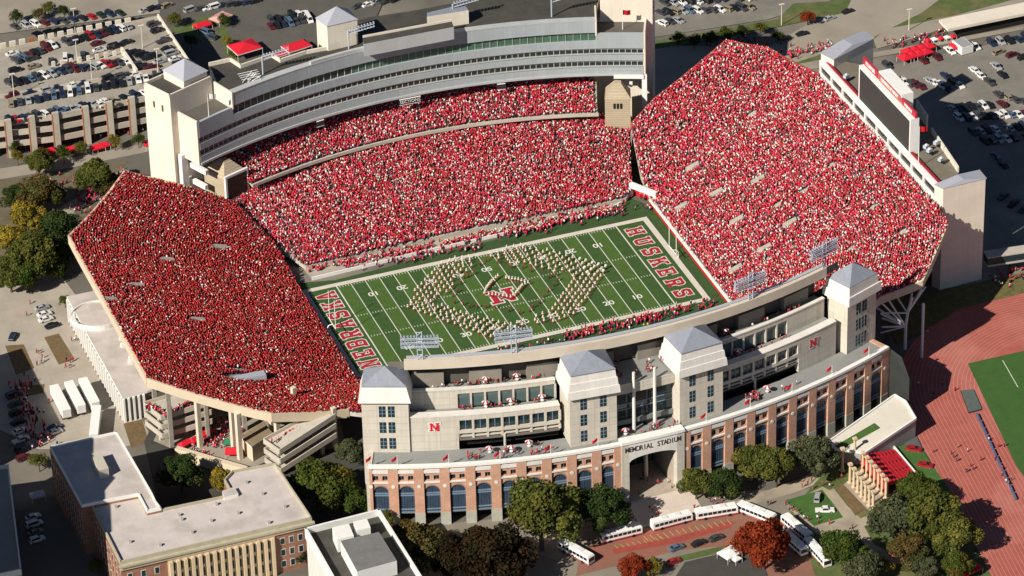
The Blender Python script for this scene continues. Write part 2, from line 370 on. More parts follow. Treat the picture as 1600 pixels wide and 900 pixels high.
NS = stand('north_grandstand', PN, fN, 'steep grandstand packed with fans under the big video board, right side')
SS = stand('south_grandstand', PS, fS, 'shaded grandstand packed with fans on concrete columns, left side', side=concrete_plain)
WS = stand('west_lower_grandstand', PW_, fW, 'long lower grandstand below the balcony on the far side of the field')
def rimwall(root, name, pts, f, h, w, m, z0=None):
    """parapet following the rim"""
    b = MB()
    for (x0, y0), (x1, y1) in zip(pts[:-1], pts[1:]):
        L = math.hypot(x1-x0, y1-y0); nx, ny = (y1-y0)/L*w/2, -(x1-x0)/L*w/2; n = max(1, int(L/5))
        for i in range(n):
            xa, ya = lerp((x0, y0), (x1, y1), i/n); xb, yb = lerp((x0, y0), (x1, y1), (i+1)/n); za, zb = f(xa, ya), f(xb, yb)
            zl = (za-1.9, zb-1.9) if z0 is None else (z0, z0)
            b.hexa([(xa-nx, ya-ny, zl[0]), (xa+nx, ya+ny, zl[0]), (xb+nx, yb+ny, zl[1]), (xb-nx, yb-ny, zl[1]),
                    (xa-nx, ya-ny, za+h), (xa+nx, ya+ny, za+h), (xb+nx, yb+ny, zb+h), (xb-nx, yb-ny, zb+h)], m)
    return child(b, name, root)
beam_m = mat('cream_rim_beam', (.62, .52, .38), .8, .06, .3)
rimwall(SS, 'rim_beam', PS[1:7]+[PS[7]], fS, .95, .7, beam_m)
rimwall(NS, 'rim_parapet', PN[1:6], fN, 1.0, .5, mat('dull_red_parapet', (.30, .06, .05), .8, .1, .5))
rimwall(NS, 'outer_wall', PN[1:6], fN, -.6, .4, concrete_dark, z0=0)
rimwall(NS, 'rim_beam', PN[7:11], fN, .7, .6, beam_m)
# front walls of the stands round the field
b = MB(); navy = mat('navy_wall_padding', (.018, .03, .075), .7, .1, 1.)
for y0, y1 in ((30, -40),): b.hexa([(-57.5, y1, 0), (-56.9, y1, 0), (-56.9, y0, 0), (-57.5, y0, 0), (-57.5, y1, 1.9), (-56.9, y1, 1.9), (-56.9, y0, 1.9), (-57.5, y0, 1.9)], navy)
child(b, 'padded_wall', SS)
b = MB(); b.box(60.3, 60.8, -44, 33, 0, 1.15, red_cloth); b.box(60.2, 60.9, -44, 33, 1.16, 1.75, white_paint)
b.box(63.4, 63.75, -44, 33, 1.6, 3.6, concrete); child(b, 'front_wall', NS)
b = MB()
ww = [(-51.5, 30.6), (-17, 32.2), (14, 32.8), (47, 33.8), (52, 36.)]
for p, q in zip(ww[:-1], ww[1:]): 
    L = math.hypot(q[0]-p[0], q[1]-p[1]); b.obox((p[0]+q[0])/2, (p[1]+q[1])/2, L, .35, 0, 1.1, math.atan2(q[1]-p[1], q[0]-p[0]), white_paint)
child(b, 'front_wall', WS)
b = MB(); b.sheet(ww+[(54, 37), (0, 37.6), (-52, 37)], .35, mat('cinder_walkway', (.40, .36, .30), .9, .1, .3)); structure('sideline_walkway', b)
# vomitories: concrete mouths in the decks
vomN = [(1083, 262), (1120, 303), (1185, 283), (1152, 346), (1235, 350), (1065, 325), (1195, 390), (1150, 422)]
for p in vomN:
    b = MB()
    x, y = onsurf(*p, fN); z = fN(x, y); b.hexa([(x-2.2, y-1., z-1), (x+2.4, y-1., z-1), (x+2.4, y+1., z-1), (x-2.2, y+1., z-1), (x-1.4, y-.9, z+.15), (x+1.7, y-.9, z+1.7), (x+2.0, y+.9, z+1.7), (x-2.2, y+1., z+.15)], seat_m)
    child(b, 'entry_portal', NS)
vomS = [(345, 388), (310, 502), (172, 470), (215, 448), (262, 408)]
for p in vomS:
    b = MB()
    x, y = onsurf(*p, fS); z = fS(x, y); b.hexa([(x-2.4, y-1.2, z-1), (x+2.2, y-1.2, z-1), (x+2.2, y+1.2, z-1), (x-2.4, y+1.2, z-1), (x-2.4, y-1.2, z+1.6), (x+2.2, y-1.2, z+.15), (x+2.2, y+1.2, z+.15), (x-2.4, y+1.2, z+1.6)], concrete_plain)
    child(b, 'entry_portal', SS)
b = MB(); x, y = onsurf(385, 592, fS); z = fS(x, y); b.prism([(x-5.5, y-1.), (x+5.5, y-2.), (x+5.5, y+.8), (x-5.5, y+1.3)], z-1, z+1.2, mat('pale_blue_tarpaulin', (.33, .36, .42), .7, .1, 1))
child(b, 'seat_tarpaulin', SS)
# ---- upper balcony of the west side
US = thing('west_balcony_grandstand', 'curved upper balcony of seats between lower grandstand and glass suites', 'grandstand', (*polW(176, 0), 0))
b = MB(); b.arc(CW, 170.6, 184.5, -19.6, 19.7, (14.2, 21.0), (15.1, 22.6), concrete_plain, seat_m, n=40, sgn=1); child(b, 'seating_deck', US)
b = MB(); b.arc(CW, 169.6, 170.2, -19.8, 19.8, 14.9, 15.9, concrete, n=40, sgn=1); child(b, 'balcony_rail', US)
b = MB(); b.arc(CW, 182.4, 182.8, -21.5, 19.7, 20.9, 23.0, concrete, n=40, sgn=1); b.arc(CW, 178.6, 179., -19.6, 19.8, 0, 16.5, void, n=40, sgn=1); child(b, 'back_wall', US)
def fU(x, y):
    R = math.hypot(x-CW[0], y-CW[1]); return 15.1+(R-170.6)*.545
# ------------------------------------------------------------------ crowd: one mesh
def extra_crowd():
    E_ = []
    def blob(poly, n, z=.05, zf=None):
        P = pxpoly(poly, z); xs = [p[0] for p in P]; ys = [p[1] for p in P]; k = 0
        while k < n:
            x, y = random.uniform(min(xs), max(xs)), random.uniform(min(ys), max(ys))
            if inpoly([x], [y], P)[0]: E_.append((x, y, z+.15)); k += 1
    def line(a, b, n, w, z=.05):
        A, B_ = w2(*a, z), w2(*b, z); L = math.hypot(B_[0]-A[0], B_[1]-A[1]); nx, ny = -(B_[1]-A[1])/L, (B_[0]-A[0])/L
        for i in range(n): t = random.random(); o = random.gauss(0, w/2); E_.append((A[0]+(B_[0]-A[0])*t+nx*o, A[1]+(B_[1]-A[1])*t+ny*o, z+.15))
    line((530, 418), (760, 372), 90, 3.2); line((760, 372), (975, 328), 110, 3.2); line((540, 412), (700, 383), 90, 1.6); line((700, 383), (800, 364), 100, 1.2); line((800, 364), (960, 330), 190, 2.6); line((480, 425), (545, 410), 40, 2)
    line((690, 376), (980, 318), 90, 4); line((560, 420), (760, 385), 60, 2.5); line((1030, 330), (1125, 450), 60, .8, .3)
    blob([(560, 400), (620, 385), (640, 390), (590, 408)], 18); blob([(990, 300), (1015, 330), (1030, 325)], 12)
    blob([(60, 655), (78, 620), (100, 690), (75, 700)], 0); line((26, 600), (66, 700), 110, 4); line((20, 300), (200, 270), 30, 6); line((105, 330), (190, 285), 70, 5)
    line((30, 232), (230, 200), 50, 4)
    blob([(300, 690), (330, 655), (380, 650), (385, 720)], 150); line((232, 636), (262, 652), 40, 1.2, 9.8); line((262, 650), (320, 620), 40, 2, 9.9); line((420, 695), (520, 650), 30, 1, 9.)
    blob([(285, 700), (300, 695), (330, 715), (315, 722)], 14)
    line((1230, 90), (1300, 72), 60, 3); line((1140, 60), (1230, 80), 10, 4); line((1390, 75), (1480, 50), 40, 4); line((1545, 440), (1600, 425), 40, 6); line((1380, 690), (1480, 560), 10, 10)
    line((1385, 870), (1500, 885), 30, 3); line((880, 531), (1058, 488), 170, 2.6); line((1060, 487), (1120, 474), 25, 2.5); line((630, 578), (880, 533), 30, 2); blob([(1070, 868), (1150, 850), (1160, 862), (1090, 880)], 6)
    return np.array(E_)
def crowd_points():
    out = []
    def rows(P, f, cx, kx, seg, name, dens, skip=()):
        # rows follow curves of equal distance from the front edge
        pass
    pts = []
    def fill(P, f, mode, holes, dens, row=.76, seat=.46, k=0):
        res = []
        if mode in 'NS':
            x0 = 60.5 if mode == 'N' else -57; sg = 1 if mode == 'N' else -1
            for i in range(1, 130):
                d = i*row
                yy = np.arange(-30, 30, seat); res.append(np.stack([np.full_like(yy, x0+sg*d), yy], 1))
                na = max(2, int(d*1.6/seat))
                for sy in (1, -1):
                    a = (np.arange(na)+.5)/na*1.6
                    res.append(np.stack([x0+sg*d*np.cos(a), sy*(30+d*np.sin(a))], 1))
        elif mode == 'W':
            for y in np.arange(37, 92, row): xx = np.arange(-80, 80, seat); res.append(np.stack([xx, np.full_like(xx, y)], 1))
        elif mode == 'U':
            for R in np.arange(171.2, 182, .74):
                t = np.arange(-21.3, 19.4, math.degrees(seat/R)); tr = np.radians(t); q = np.stack([CW[0]+R*np.sin(tr), CW[1]+R*np.cos(tr)], 1)
                res.append(q[(t > -19.5-(R-170)*.15)])
        q = np.concatenate(res); q = q+rng.normal(0, .13, q.shape)
        if P: q = q[inpoly(q[:, 0], q[:, 1], P)]
        # aisles: thin radial lanes with few people
        if mode in 'NS': aisle = (np.abs((q[:, 1]+200) % 9.5-4.7) < .28) & (np.abs(q[:, 1]) < 30)
        elif mode == 'W': aisle = np.abs((q[:, 0]+200) % 9.5-4.7) < .28
        else: aisle = np.zeros(len(q), bool)
        # patchy empty seats
        ph = np.sin(q[:, 0]*.31+k)*np.sin(q[:, 1]*.27+2*k)+.7*np.sin(q[:, 0]*.83+1.3*k)*np.sin(q[:, 1]*.71+k)
        keep = rng.random(len(q)) < np.where(aisle, .22, dens-.12*np.clip(ph-.7, 0, 1))
        for hx, hy, rx, ry in holes: keep &= ~(((q[:, 0]-hx)/rx)**2+((q[:, 1]-hy)/ry)**2 < 1)
        q = q[keep]; z = np.array([f(x, y) for x, y in q]); return np.c_[q, z]
    hN = [(*onsurf(*p, fN), 2.9, 1.4) for p in vomN]+[(*onsurf(p[0], p[1], fN), 1.6, 1.2) for p in [(1215, 322), (1175, 180), (1255, 300), (1330, 390), (1365, 325), (1300, 260), (1410, 365)]]
    hS = [(*onsurf(*p, fS), 2.9, 1.5) for p in vomS]+[(*onsurf(385, 592, fS), 7.4, 2.4), (*onsurf(372, 579, fS), 3.6, 1.2)]
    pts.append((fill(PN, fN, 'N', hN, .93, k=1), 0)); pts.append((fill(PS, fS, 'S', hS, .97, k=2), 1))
    pts.append((fill(PW_, fW, 'W', [], .92, k=3), 0)); pts.append((fill(None, fU, 'U', [], .92, k=4), 0))
    pts.append((extra_crowd(), 0))
    return pts
def build_crowd():
    pts = crowd_points(); P = np.concatenate([p for p, _ in pts])
    n = len(P); print('crowd', n)
    # person template: legs/seat block, torso (flared), head; + arms for some
    def ring(w, d, z): return [(-w, -d, z), (w, -d, z), (w, d, z), (-w, d, z)]
    T = ring(.17, .14, 0)+ring(.19, .13, .78)+ring(.245, .15, 1.12)+ring(.22, .13, 1.40)+ring(.09, .1, 1.47)+ring(.12, .13, 1.62)+ring(.075, .085, 1.76)
    T = np.array(T); F = []
    for k in range(6):
        if k == 0: pass
        for i in range(4): F.append([4*k+i, 4*k+(i+1) % 4, 4*k+4+(i+1) % 4, 4*k+4+i])
    F.append([24, 25, 26, 27]); F = np.array(F); fk = np.array([k for k in range(6) for _ in range(4)]+[6])
    sc = .95*rng.normal(1, .06, n)*np.where(rng.random(n) < .3, .82, 1.); rot = rng.uniform(-.5, .5, n)
    wsc = rng.uniform(.85, 1.2, n)
    co = np.empty((n, 28, 3))
    c, s = np.cos(rot)[:, None], np.sin(rot)[:, None]; X = T[None, :, 0]*wsc[:, None]; Y = T[None, :, 1]*wsc[:, None]
    lean = rng.normal(0, .05, (n, 2))
    co[:, :, 0] = X*c-Y*s+P[:, None, 0]+lean[:, :1]*T[None, :, 2]; co[:, :, 1] = X*s+Y*c+P[:, None, 1]+lean[:, 1:]*T[None, :, 2]
    co[:, :, 2] = T[None, :, 2]*sc[:, None]+P[:, None, 2]-.15
    faces = (F[None]+28*np.arange(n)[:, None, None]).reshape(-1, 4)
    reds = np.array([srgb(*c) for c in [(200, 16, 60), (184, 12, 52), (212, 34, 72), (160, 10, 44), (206, 20, 56), (210, 66, 108), (224, 74, 100)]])
    reds_shaded = np.array([srgb(*c) for c in [(160, 6, 36), (142, 6, 32), (178, 14, 44), (120, 6, 28), (168, 10, 38)]])  # the south stand's shade is put into darker shirt reds
    oth = np.array([srgb(*c) for c in [(238, 234, 228), (238, 236, 232), (225, 220, 212), (40, 38, 42), (28, 28, 32), (70, 66, 70), (150, 148, 146), (200, 190, 175), (60, 70, 100), (230, 150, 160), (110, 90, 75)]])
    po = np.array([.17, .11, .08, .18, .17, .08, .06, .07, .02, .08, .05]); po /= po.sum()
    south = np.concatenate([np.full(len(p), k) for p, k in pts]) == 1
    X_, Y_ = P[:, 0], P[:, 1]
    clump = np.sin(X_*.9+1.7*np.sin(Y_*.5))*np.sin(Y_*1.1+1.3*np.sin(X_*.6))+.8*np.sin(X_*.23+2*np.sin(Y_*.13))*np.sin(Y_*.19+X_*.07)
    isred = rng.random(n) < np.where(south, .88, .68)-.11*clump
    shirt = np.where(isred[:, None], np.where(south[:, None], reds_shaded[rng.integers(0, 5, n)], reds[rng.integers(0, len(reds), n)]), oth[rng.choice(len(oth), n, p=po)])*rng.uniform(.8, 1.1, (n, 1))
    skins = np.array([srgb(*c) for c in [(206, 156, 132), (190, 140, 115), (170, 122, 98), (110, 78, 60)]]); sk_ = skins[rng.choice(4, n, p=[.45, .3, .2, .05])]
    hats = np.array([srgb(*c) for c in [(200, 16, 34), (235, 232, 228), (70, 45, 30), (35, 28, 24), (150, 110, 70), (190, 20, 40)]])
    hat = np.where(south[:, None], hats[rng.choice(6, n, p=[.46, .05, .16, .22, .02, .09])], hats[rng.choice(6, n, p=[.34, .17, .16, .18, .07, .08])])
    pants = np.array([srgb(*c) for c in [(50, 55, 75), (35, 35, 38), (120, 105, 85), (60, 70, 100)]])[rng.integers(0, 4, n)]
    tab = np.stack([pants, shirt, shirt, shirt*.96, sk_, hat, hat], 1)        # per ring band
    tab[:, 1] = np.where((rng.random(n) < .25)[:, None], pants, shirt)
    fc = tab[:, fk].reshape(-1, 3)
    me = bpy.data.meshes.new('crowd'); nf = len(faces)
    me.vertices.add(n*28); me.vertices.foreach_set('co', co.reshape(-1).astype(np.float32))
    me.loops.add(nf*4); me.loops.foreach_set('vertex_index', faces.reshape(-1).astype(np.int32))
    me.polygons.add(nf); me.polygons.foreach_set('loop_start', (np.arange(nf)*4).astype(np.int32)); me.update(calc_edges=True)
    at = me.attributes.new('cloth', 'FLOAT_COLOR', 'FACE'); at.data.foreach_set('color', np.c_[fc, np.ones(nf)].reshape(-1).astype(np.float32))
    me.materials.append(matattr('clothing')); o = bpy.data.objects.new('crowd', me); COL.objects.link(o)
    tag(o, 'dense crowd of fans in red and white filling all the grandstands', 'crowd', kind='stuff')
build_crowd()
# ------------------------------------------------------------------ east stadium building
EB = thing('east_stadium_building', 'cream and brick stadium building with four pavilion towers and arched arcade facing the street', 'building', (*polE(190, 0), 0))
def eb(mb, name): return child(mb, name, EB)
TH0, TH1 = -23.6, 23.8; EN = 2.78    # entrance half angle
R0 = 195.
step = (TH1-EN)/10.
piers = [-(EN+step*i) for i in range(11)][::-1], [EN+step*i for i in range(11)]
pw = .40                                             # half pier angle
# brick skin pieces with real arched openings
def arch_wall(t0, t1):
    """spandrel between two piers: arch head, two small openings"""
    b = MB(); b.cen = (CE[0], CE[1], R0)
    n = 14; tc = (t0+t1)/2; hw = (t1-t0)/2; rise = 2.35; zs = 10.7; ztop = 19.3
    def P(t, z, R=R0-.3): return (*polE(R, t), z)
    # arch head strip up to z=14.2
    for i in range(n):
        a0 = math.pi*(1-i/n); a1 = math.pi*(1-(i+1)/n)
        ta, tb = tc+hw*math.cos(a0), tc+hw*math.cos(a1); za, zb = zs+rise*math.sin(a0), zs+rise*math.sin(a1)
        b.quad(P(ta, za), P(tb, zb), P(tb, 14.9), P(ta, 14.9), brick_m)
        b.quad(P(ta, za, R0-.8), P(tb, zb, R0-.8), P(tb, zb), P(ta, za), brick_m)
        # soldier-course ring, proud
        k = 1.12; kz = .42
        b.quad(P(ta, za, R0-.22), P(tb, zb, R0-.22), P(tc+(tb-tc)*1.0, zb+kz, R0-.22), P(tc+(ta-tc)*1.0, za+kz, R0-.22), mat('arch_ring_brick', (.30, .20, .14), .85, .1, 1))
    # zone with two square windows z 14.9-16.5
    cuts = [t0, t0+hw*.08, t0+hw*.74, t0+hw*1.26, t1-hw*.08, t1]
    for a, c in ((cuts[0], cuts[1]), (cuts[2], cuts[3]), (cuts[4], cuts[5])): b.quad(P(a, 14.9), P(c, 14.9), P(c, 16.5), P(a, 16.5), brick_m)
    b.quad(P(t0, 16.5), P(t1, 16.5), P(t1, ztop), P(t0, ztop), brick_m)
    eb(b, 'brick_spandrel')
    for a, c in ((cuts[1], cuts[2]), (cuts[3], cuts[4])):
        w = MB(); w.arc(CE, R0-.9, R0-.8, a, c, 14.9, 16.5, glass_dark, n=1); w.arc(CE, R0-.78, R0-.7, (a+c)/2-.012, (a+c)/2+.012, 14.9, 16.5, band_blue, n=1); w.arc(CE, R0-.85, R0-.3, a, c, 14.85, 14.95, brick_m, n=1); eb(w, 'small_window')
    s = MB(); s.arc(CE, R0-.5, R0+.12, t0, t1, 14.1, 14.6, precast_cap, n=2); eb(s, 'sill_band')
    s = MB(); s.arc(CE, R0-.35, R0+.1, t0, t1, 17.5, 18.6, precast_cap, n=2); eb(s, 'pale_panel')
def arch_window(t0, t1, open_below=True, green=False):
    tc = (t0+t1)/2; hw = (t1-t0)/2; R = R0-.6; n = 12; zb_ = 3.9
    gm = glass_blue
    w = MB()
    def P(t, z, R=R): return (*polE(R, t), z)
    for i in range(n):
        a0 = math.pi*(1-i/n); a1 = math.pi*(1-(i+1)/n); ta, tb = tc+hw*math.cos(a0), tc+hw*math.cos(a1)
        w.quad(P(ta, zb_), P(tb, zb_), P(tb, 10.7+2.35*math.sin(a1)), P(ta, 10.7+2.35*math.sin(a0)), gm)
    o = eb(w, 'arched_window')
    f = MB()
    for z0, z1 in ((9.6, 10.0), (10.3, 10.7), (3.9, 4.3), (4.9, 5.3)): f.arc(CE, R+.02, R+.16, t0, t1, z0, z1, band_blue, n=1)
    for k in range(1, 6): t = t0+(t1-t0)*k/6; f.arc(CE, R+.02, R+.1, t-.012, t+.012, 3.9, 10.7+2.35*math.sqrt(max(0, 1-((t-tc)/hw)**2)), mat('mullion_blue', (.04, .06, .09), .5), n=1)
    fo = f.build('window_frame', o)
    b = MB(); b.arc(CE, R0-4, R0-3.8, t0, t1, 0, 3.9, void, n=1); b.arc(CE, R0-4, R0-.6, t0, t1, 3.6, 3.88, shade_conc, n=1); eb(b, 'open_ground_storey')
pier_all = piers[0]+piers[1]
for side in (0, 1):
    ps = piers[side]
    for i in range(11):
        t = ps[i]; a, c = t-pw, t+pw
        if side == 0 and i == 10: a, c = t-pw*1.2, -EN+.1; a = -EN-pw*1.5; c = -EN
        if side == 1 and i == 0: a = EN; c = EN+pw*1.5
        if side == 0 and i == 0: a = TH0-.05; c = t+pw
        b = MB(); b.arc(CE, R0-1.4, R0+.18, a, c, 4.1, 19.3, brick_m, n=1); eb(b, 'brick_pier')
        b = MB(); b.arc(CE, R0-1.5, R0+.26, a-.02, c+.02, 0, 4.1, stone_m, n=1); eb(b, 'stone_plinth')
        b = MB(); x, y = polE(R0+.3, (a+c)/2); cx_, cy_ = polE(R0+.1, (a+c)/2)
        th = math.radians((a+c)/2); vs = []; nn = 12
        for rr in (0.,):
            for k in range(nn): 
                u = .55*math.cos(2*math.pi*k/nn); v = .55*math.sin(2*math.pi*k/nn); vs.append((x+u*math.cos(th), y+u*math.sin(th), 13.2+v))
            for k in range(nn): 
                u = .55*math.cos(2*math.pi*k/nn); v = .55*math.sin(2*math.pi*k/nn); vs.append((cx_+u*math.cos(th), cy_+u*math.sin(th), 13.2+v))
        b.add(vs, [list(range(nn))]+[[k, (k+1) % nn, nn+(k+1) % nn, nn+k] for k in range(nn)], precast_cap); eb(b, 'stone_medallion')
    for i in range(10):
        a = ps[i]+pw; c = ps[i+1]-pw
        if side == 0 and i == 9: c = -EN-pw*1.5
        if side == 1 and i == 0: a = EN+pw*1.5
        arch_wall(a, c); arch_window(a, c)
# coping and lower terrace
for a, c in ((TH0-.1, -EN), (EN, TH1+.4)):
    b = MB(); b.arc(CE, R0-1.0, R0+.35, a, c, 19.3, 20.05, white_paint, n=24); eb(b, 'parapet_coping')
terr = mat('grey_terrace_paving', (.25, .255, .245), .9, .08, .3)
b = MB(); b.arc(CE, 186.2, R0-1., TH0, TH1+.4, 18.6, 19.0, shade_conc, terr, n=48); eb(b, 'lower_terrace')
b = MB()
for t, sg in ((TH0-.05, -1), (TH1+.45, 1)):
    b = MB(); b.arc(CE, 178, R0+.1, t-.25, t+.2, 0, 19.3, precast if sg < 0 else brick_m, n=1)
    eb(b, 'end_wall')
b = MB(); b.arc(CE, 176, 177, TH0, TH1, 0, 35, void, n=30); b.arc(CE, 181, 181.5, TH0, TH1, 19, 28, void, n=30); eb(b, 'inner_core')
b = MB(); c0_ = polE(R0-.5, 24.45); b.prism([c0_, w2(1421, 592, 13.5), w2(1409, 558, 17.5), polE(181, 24.45)], 0, [19, 13.5, 17.5, 19.0], mat('annex_wall_painted_shade', (.03, .034, .032), .85, .15, .3)); eb(b, 'north_annex')  # annex shape guessed to fill the track shadow; wall colour carries its shade
# entrance portal
b = MB(); b.cen = None
def EP(t, z, R=R0+.5): return (*polE(R, t), z)
n = 20; zs, rise = 13.2, 1.8; ih = EN*.76
for i in range(n):
    u0, u1 = -1+2*i/n, -1+2*(i+1)/n; ta, tb = ih*u0, ih*u1
    za = zs+rise*math.sqrt(max(0, 1-u0**2*.999)); zb = zs+rise*math.sqrt(max(0, 1-u1**2*.999))
    b.quad(EP(ta, za), EP(tb, zb), EP(tb, 19.6), EP(ta, 19.6), precast_cap); b.quad(EP(ta, za, R0-2), EP(tb, zb, R0-2), EP(tb, zb), EP(ta, za), precast)
    b.quad(EP(ta, za, R0-2), EP(tb, zb, R0-2), EP(tb, 19.0, R0-2), EP(ta, 19.0, R0-2), precast)
eb(b, 'entrance_arch')
for s_ in (-1, 1):
    a, c = sorted((s_*ih, s_*EN)); b = MB(); b.arc(CE, R0-2, R0+.5, a, c, 0, 19.6, precast, precast_cap, n=1); eb(b, 'entrance_pier')
    a, c = sorted((s_*ih*1.01, s_*ih*1.14)); b = MB(); b.arc(CE, 178.6, R0-2, a, c, 0, 18.6, mat('shaded_lobby_wall', (.36, .31, .25), .85, .1, .3), n=1); eb(b, 'lobby_wall')
b = MB(); b.arc(CE, R0-2, R0+.75, -EN, EN, 19.6, 20.5, white_paint, n=8); eb(b, 'entrance_coping')
b = MB(); b.arc(CE, 178, 178.4, -EN, EN, 0, 18.6, glass_dark, n=4)
for t in (-1.9, -1.2, -.4, .4, 1.2, 1.9): b.arc(CE, 178.45, 178.6, t-.05, t+.05, 0, 18, band_blue, n=1)
for z in (6, 12): b.arc(CE, 178.45, 178.6, -EN, EN, z, z+.3, band_blue, n=2)
eb(b, 'lobby_glazing')
b = MB(); x, y = polE(187, .35); b.bar((x, y, 0), (x, y, 19), .55, precast, n=10); eb(b, 'lobby_column')
# lettering over the arch
dk = mat('dark_bronze_letters', (.05, .045, .04), .5)
s_ = 'MEMORIAL STADIUM'
for i, ch in enumerate(s_):
    if ch == ' ': continue
    t = (-EN*.88)+(2*EN*.88)*(i+.5)/len(s_); x, y = polE(R0+.52, t)
    M = Matrix.Translation((x, y, 17.55)) @ Matrix.Rotation(math.radians(t), 4, 'Z') @ Matrix.Rotation(math.pi/2, 4, 'X')
    text('facade_letter', ch, 2.3, dk, M, parent=EB, extrude=.06, xs=.78, offset=.025)
# steps / forecourt
b = MB(); b.arc(CE, 179, R0+3, -ih, ih, 0, .15, mat('entrance_paving', (.40, .34, .28), .9, .1, .4), n=6); structure('entrance_floor', b)
b = MB(); pv = mat('pale_pink_plaza_paving', (.62, .53, .46), .9, .05, .3, joints=(3.5, 3.5, .85, .08))
b.sheet(pxpoly([(986, 790), (983, 830), (1100, 800), (1082, 768)]), .16, pv); b.arc(CE, R0+.6, R0+3.6, -ih, ih, 0, .154, pv, n=5); structure('entrance_plaza', b)
# ---- curved office wings: left wing between T1 and T2, right wing between T3 and T4
def wing(tA, tB, w0, w1, tl, tr):
    """tA..tB whole wing, w0..w1 the windowed stretch"""
    b = MB()
    # blank stretch, full height 19..30.2
    for a, c in ((tA, w0), (w1, tB)):
        if abs(c-a) > .1: b.arc(CE, 184.5, 186.2, a, c, 19.0, 30.2, precast, n=max(2, int(abs(c-a)))) 
    b.arc(CE, 184.5, 186.2, w0, w1, 28.6, 30.2, precast, n=10); b.arc(CE, 184.5, 186.2, w0, w1, 24.2, 25.3, precast, n=10)
    eb(b, 'office_wall')
    b = MB(); b.arc(CE, 183.9, 186.35, tA, tB, 30.2, 30.5, precast_cap, n=24); b.arc(CE, 181.2, 183.9, tA, tB, 29.2, 29.5, shade_conc, terr, n=24); b.arc(CE, 183.7, 184, tA, tB, 29.5, 30.3, precast, n=24); eb(b, 'middle_terrace')
    b = MB(); b.arc(CE, 185.6, 185.7, w0, w1, 25.3, 28.6, glass_dark, n=12); b.arc(CE, 183.8, 184.0, w0, w1, 19, 24.2, void, n=12)
    b.arc(CE, 183.9, 185.9, w0, w1, 22.9, 23.2, precast, n=12); b.arc(CE, 184., 186., w0, w1, 21.8, 22.4, shade_conc, n=12); eb(b, 'recessed_glazing')
    nb = max(3, int(round((w1-w0)/1.28)))
    for i in range(nb+1):
        t = w0+(w1-w0)*i/nb; f = MB(); f.arc(CE, 184.5, 186.25, t-.1, t+.1, 25.3, 28.6, precast, n=1); eb(f, 'office_pier')
        f = MB(); f.arc(CE, 184.5, 186., t-.1, t+.1, 22.4, 24.2, precast, n=1); eb(f, 'office_pier')
        if i < nb:
            f = MB(); tm = t+(w1-w0)/nb/2; f.arc(CE, 185.7, 185.85, tm-.03, tm+.03, 25.3, 28.6, band_blue, n=1); f.arc(CE, 185.7, 185.85, t+.1, t+(w1-w0)/nb-.1, 28.3, 28.6, band_blue, n=1); eb(f, 'window_mullion')
    for t in (w0+(w1-w0)*.45, ): 
        x, y = polE(186, t); f = MB(); f.bar((x, y, 19), (x, y, 22.9), .35, precast, n=8); eb(f, 'terrace_post')
    # upper storey
    b = MB(); 
    for a, c in ((tA, w0), (w1, tB)):
        if abs(c-a) > .1: b.arc(CE, 180.5, 181.2, a, c, 29.2, 35.6, precast, n=max(2, int(abs(c-a))))
    b.arc(CE, 180.5, 181.2, w0, w1, 34.2, 35.6, precast, n=10); eb(b, 'upper_wall')
    b = MB(); b.arc(CE, 180.6, 180.7, w0, w1, 29.5, 34.2, mat('pale_green_glass', (.08, .12, .12), .2, spec=.6), n=12); eb(b, 'upper_glazing')
    for i in range(nb+1):
        t = w0+(w1-w0)*i/nb; f = MB(); f.arc(CE, 180.6, 181.2, t-.08, t+.08, 29.5, 34.2, precast, n=1); eb(f, 'upper_pier')
    b = MB(); b.arc(CE, 180.2, 181.35, tA, tB, 35.6, 36.0, precast_cap, n=24); b.arc(CE, 175.5, 180.2, tA, tB, 34.7, 34.95, shade_conc, terr, n=24); eb(b, 'upper_terrace')
wing(-20.4, -7.3, -16.1, -7.3, 0, 0)
wing(7.4, 20.4, 7.4, 16.0, 0, 0)
# centre bay between T2 and T3
b = MB(); b.arc(CE, 187.5, 188.3, -2.9, 2.9, 31.6, 34.6, precast, n=4); b.arc(CE, 176, 188.4, -2.9, 2.9, 34.6, 34.9, precast_cap, terr, n=4); eb(b, 'centre_bridge')
b = MB(); b.arc(CE, 186.3, 186.5, -2.9, 2.9, 19, 31.8, glass_dark, n=4)
for z in (25.2, 27.0): b.arc(CE, 186.5, 186.7, -2.9, 2.9, z, z+.22, band_blue, n=4)
b.arc(CE, 186.4, 187.2, -2.9, 2.9, 20.6, 22.0, mat('pale_spandrel_glass', (.2, .21, .2), .3), n=4)
eb(b, 'centre_glazing')
for tc in (-1.95, 0., 1.95):       # arched glazing heads
    f = MB()
    pr = None
    for k in range(13):
        a = math.pi*k/12; t = tc+.95*math.cos(a); q = (*polE(186.75, t), 29.0+2.2*math.sin(a))
        if pr: f.bar(pr, q, .1, band_blue)
        pr = q
    eb(f, 'arched_mullion')
for t in (-.95, .95):
    x, y = polE(188.9, t); f = MB(); f.bar((x, y, 19), (x, y, 38.6), .5, precast_cap, n=8, r2=.42); eb(f, 'tall_mast_column')
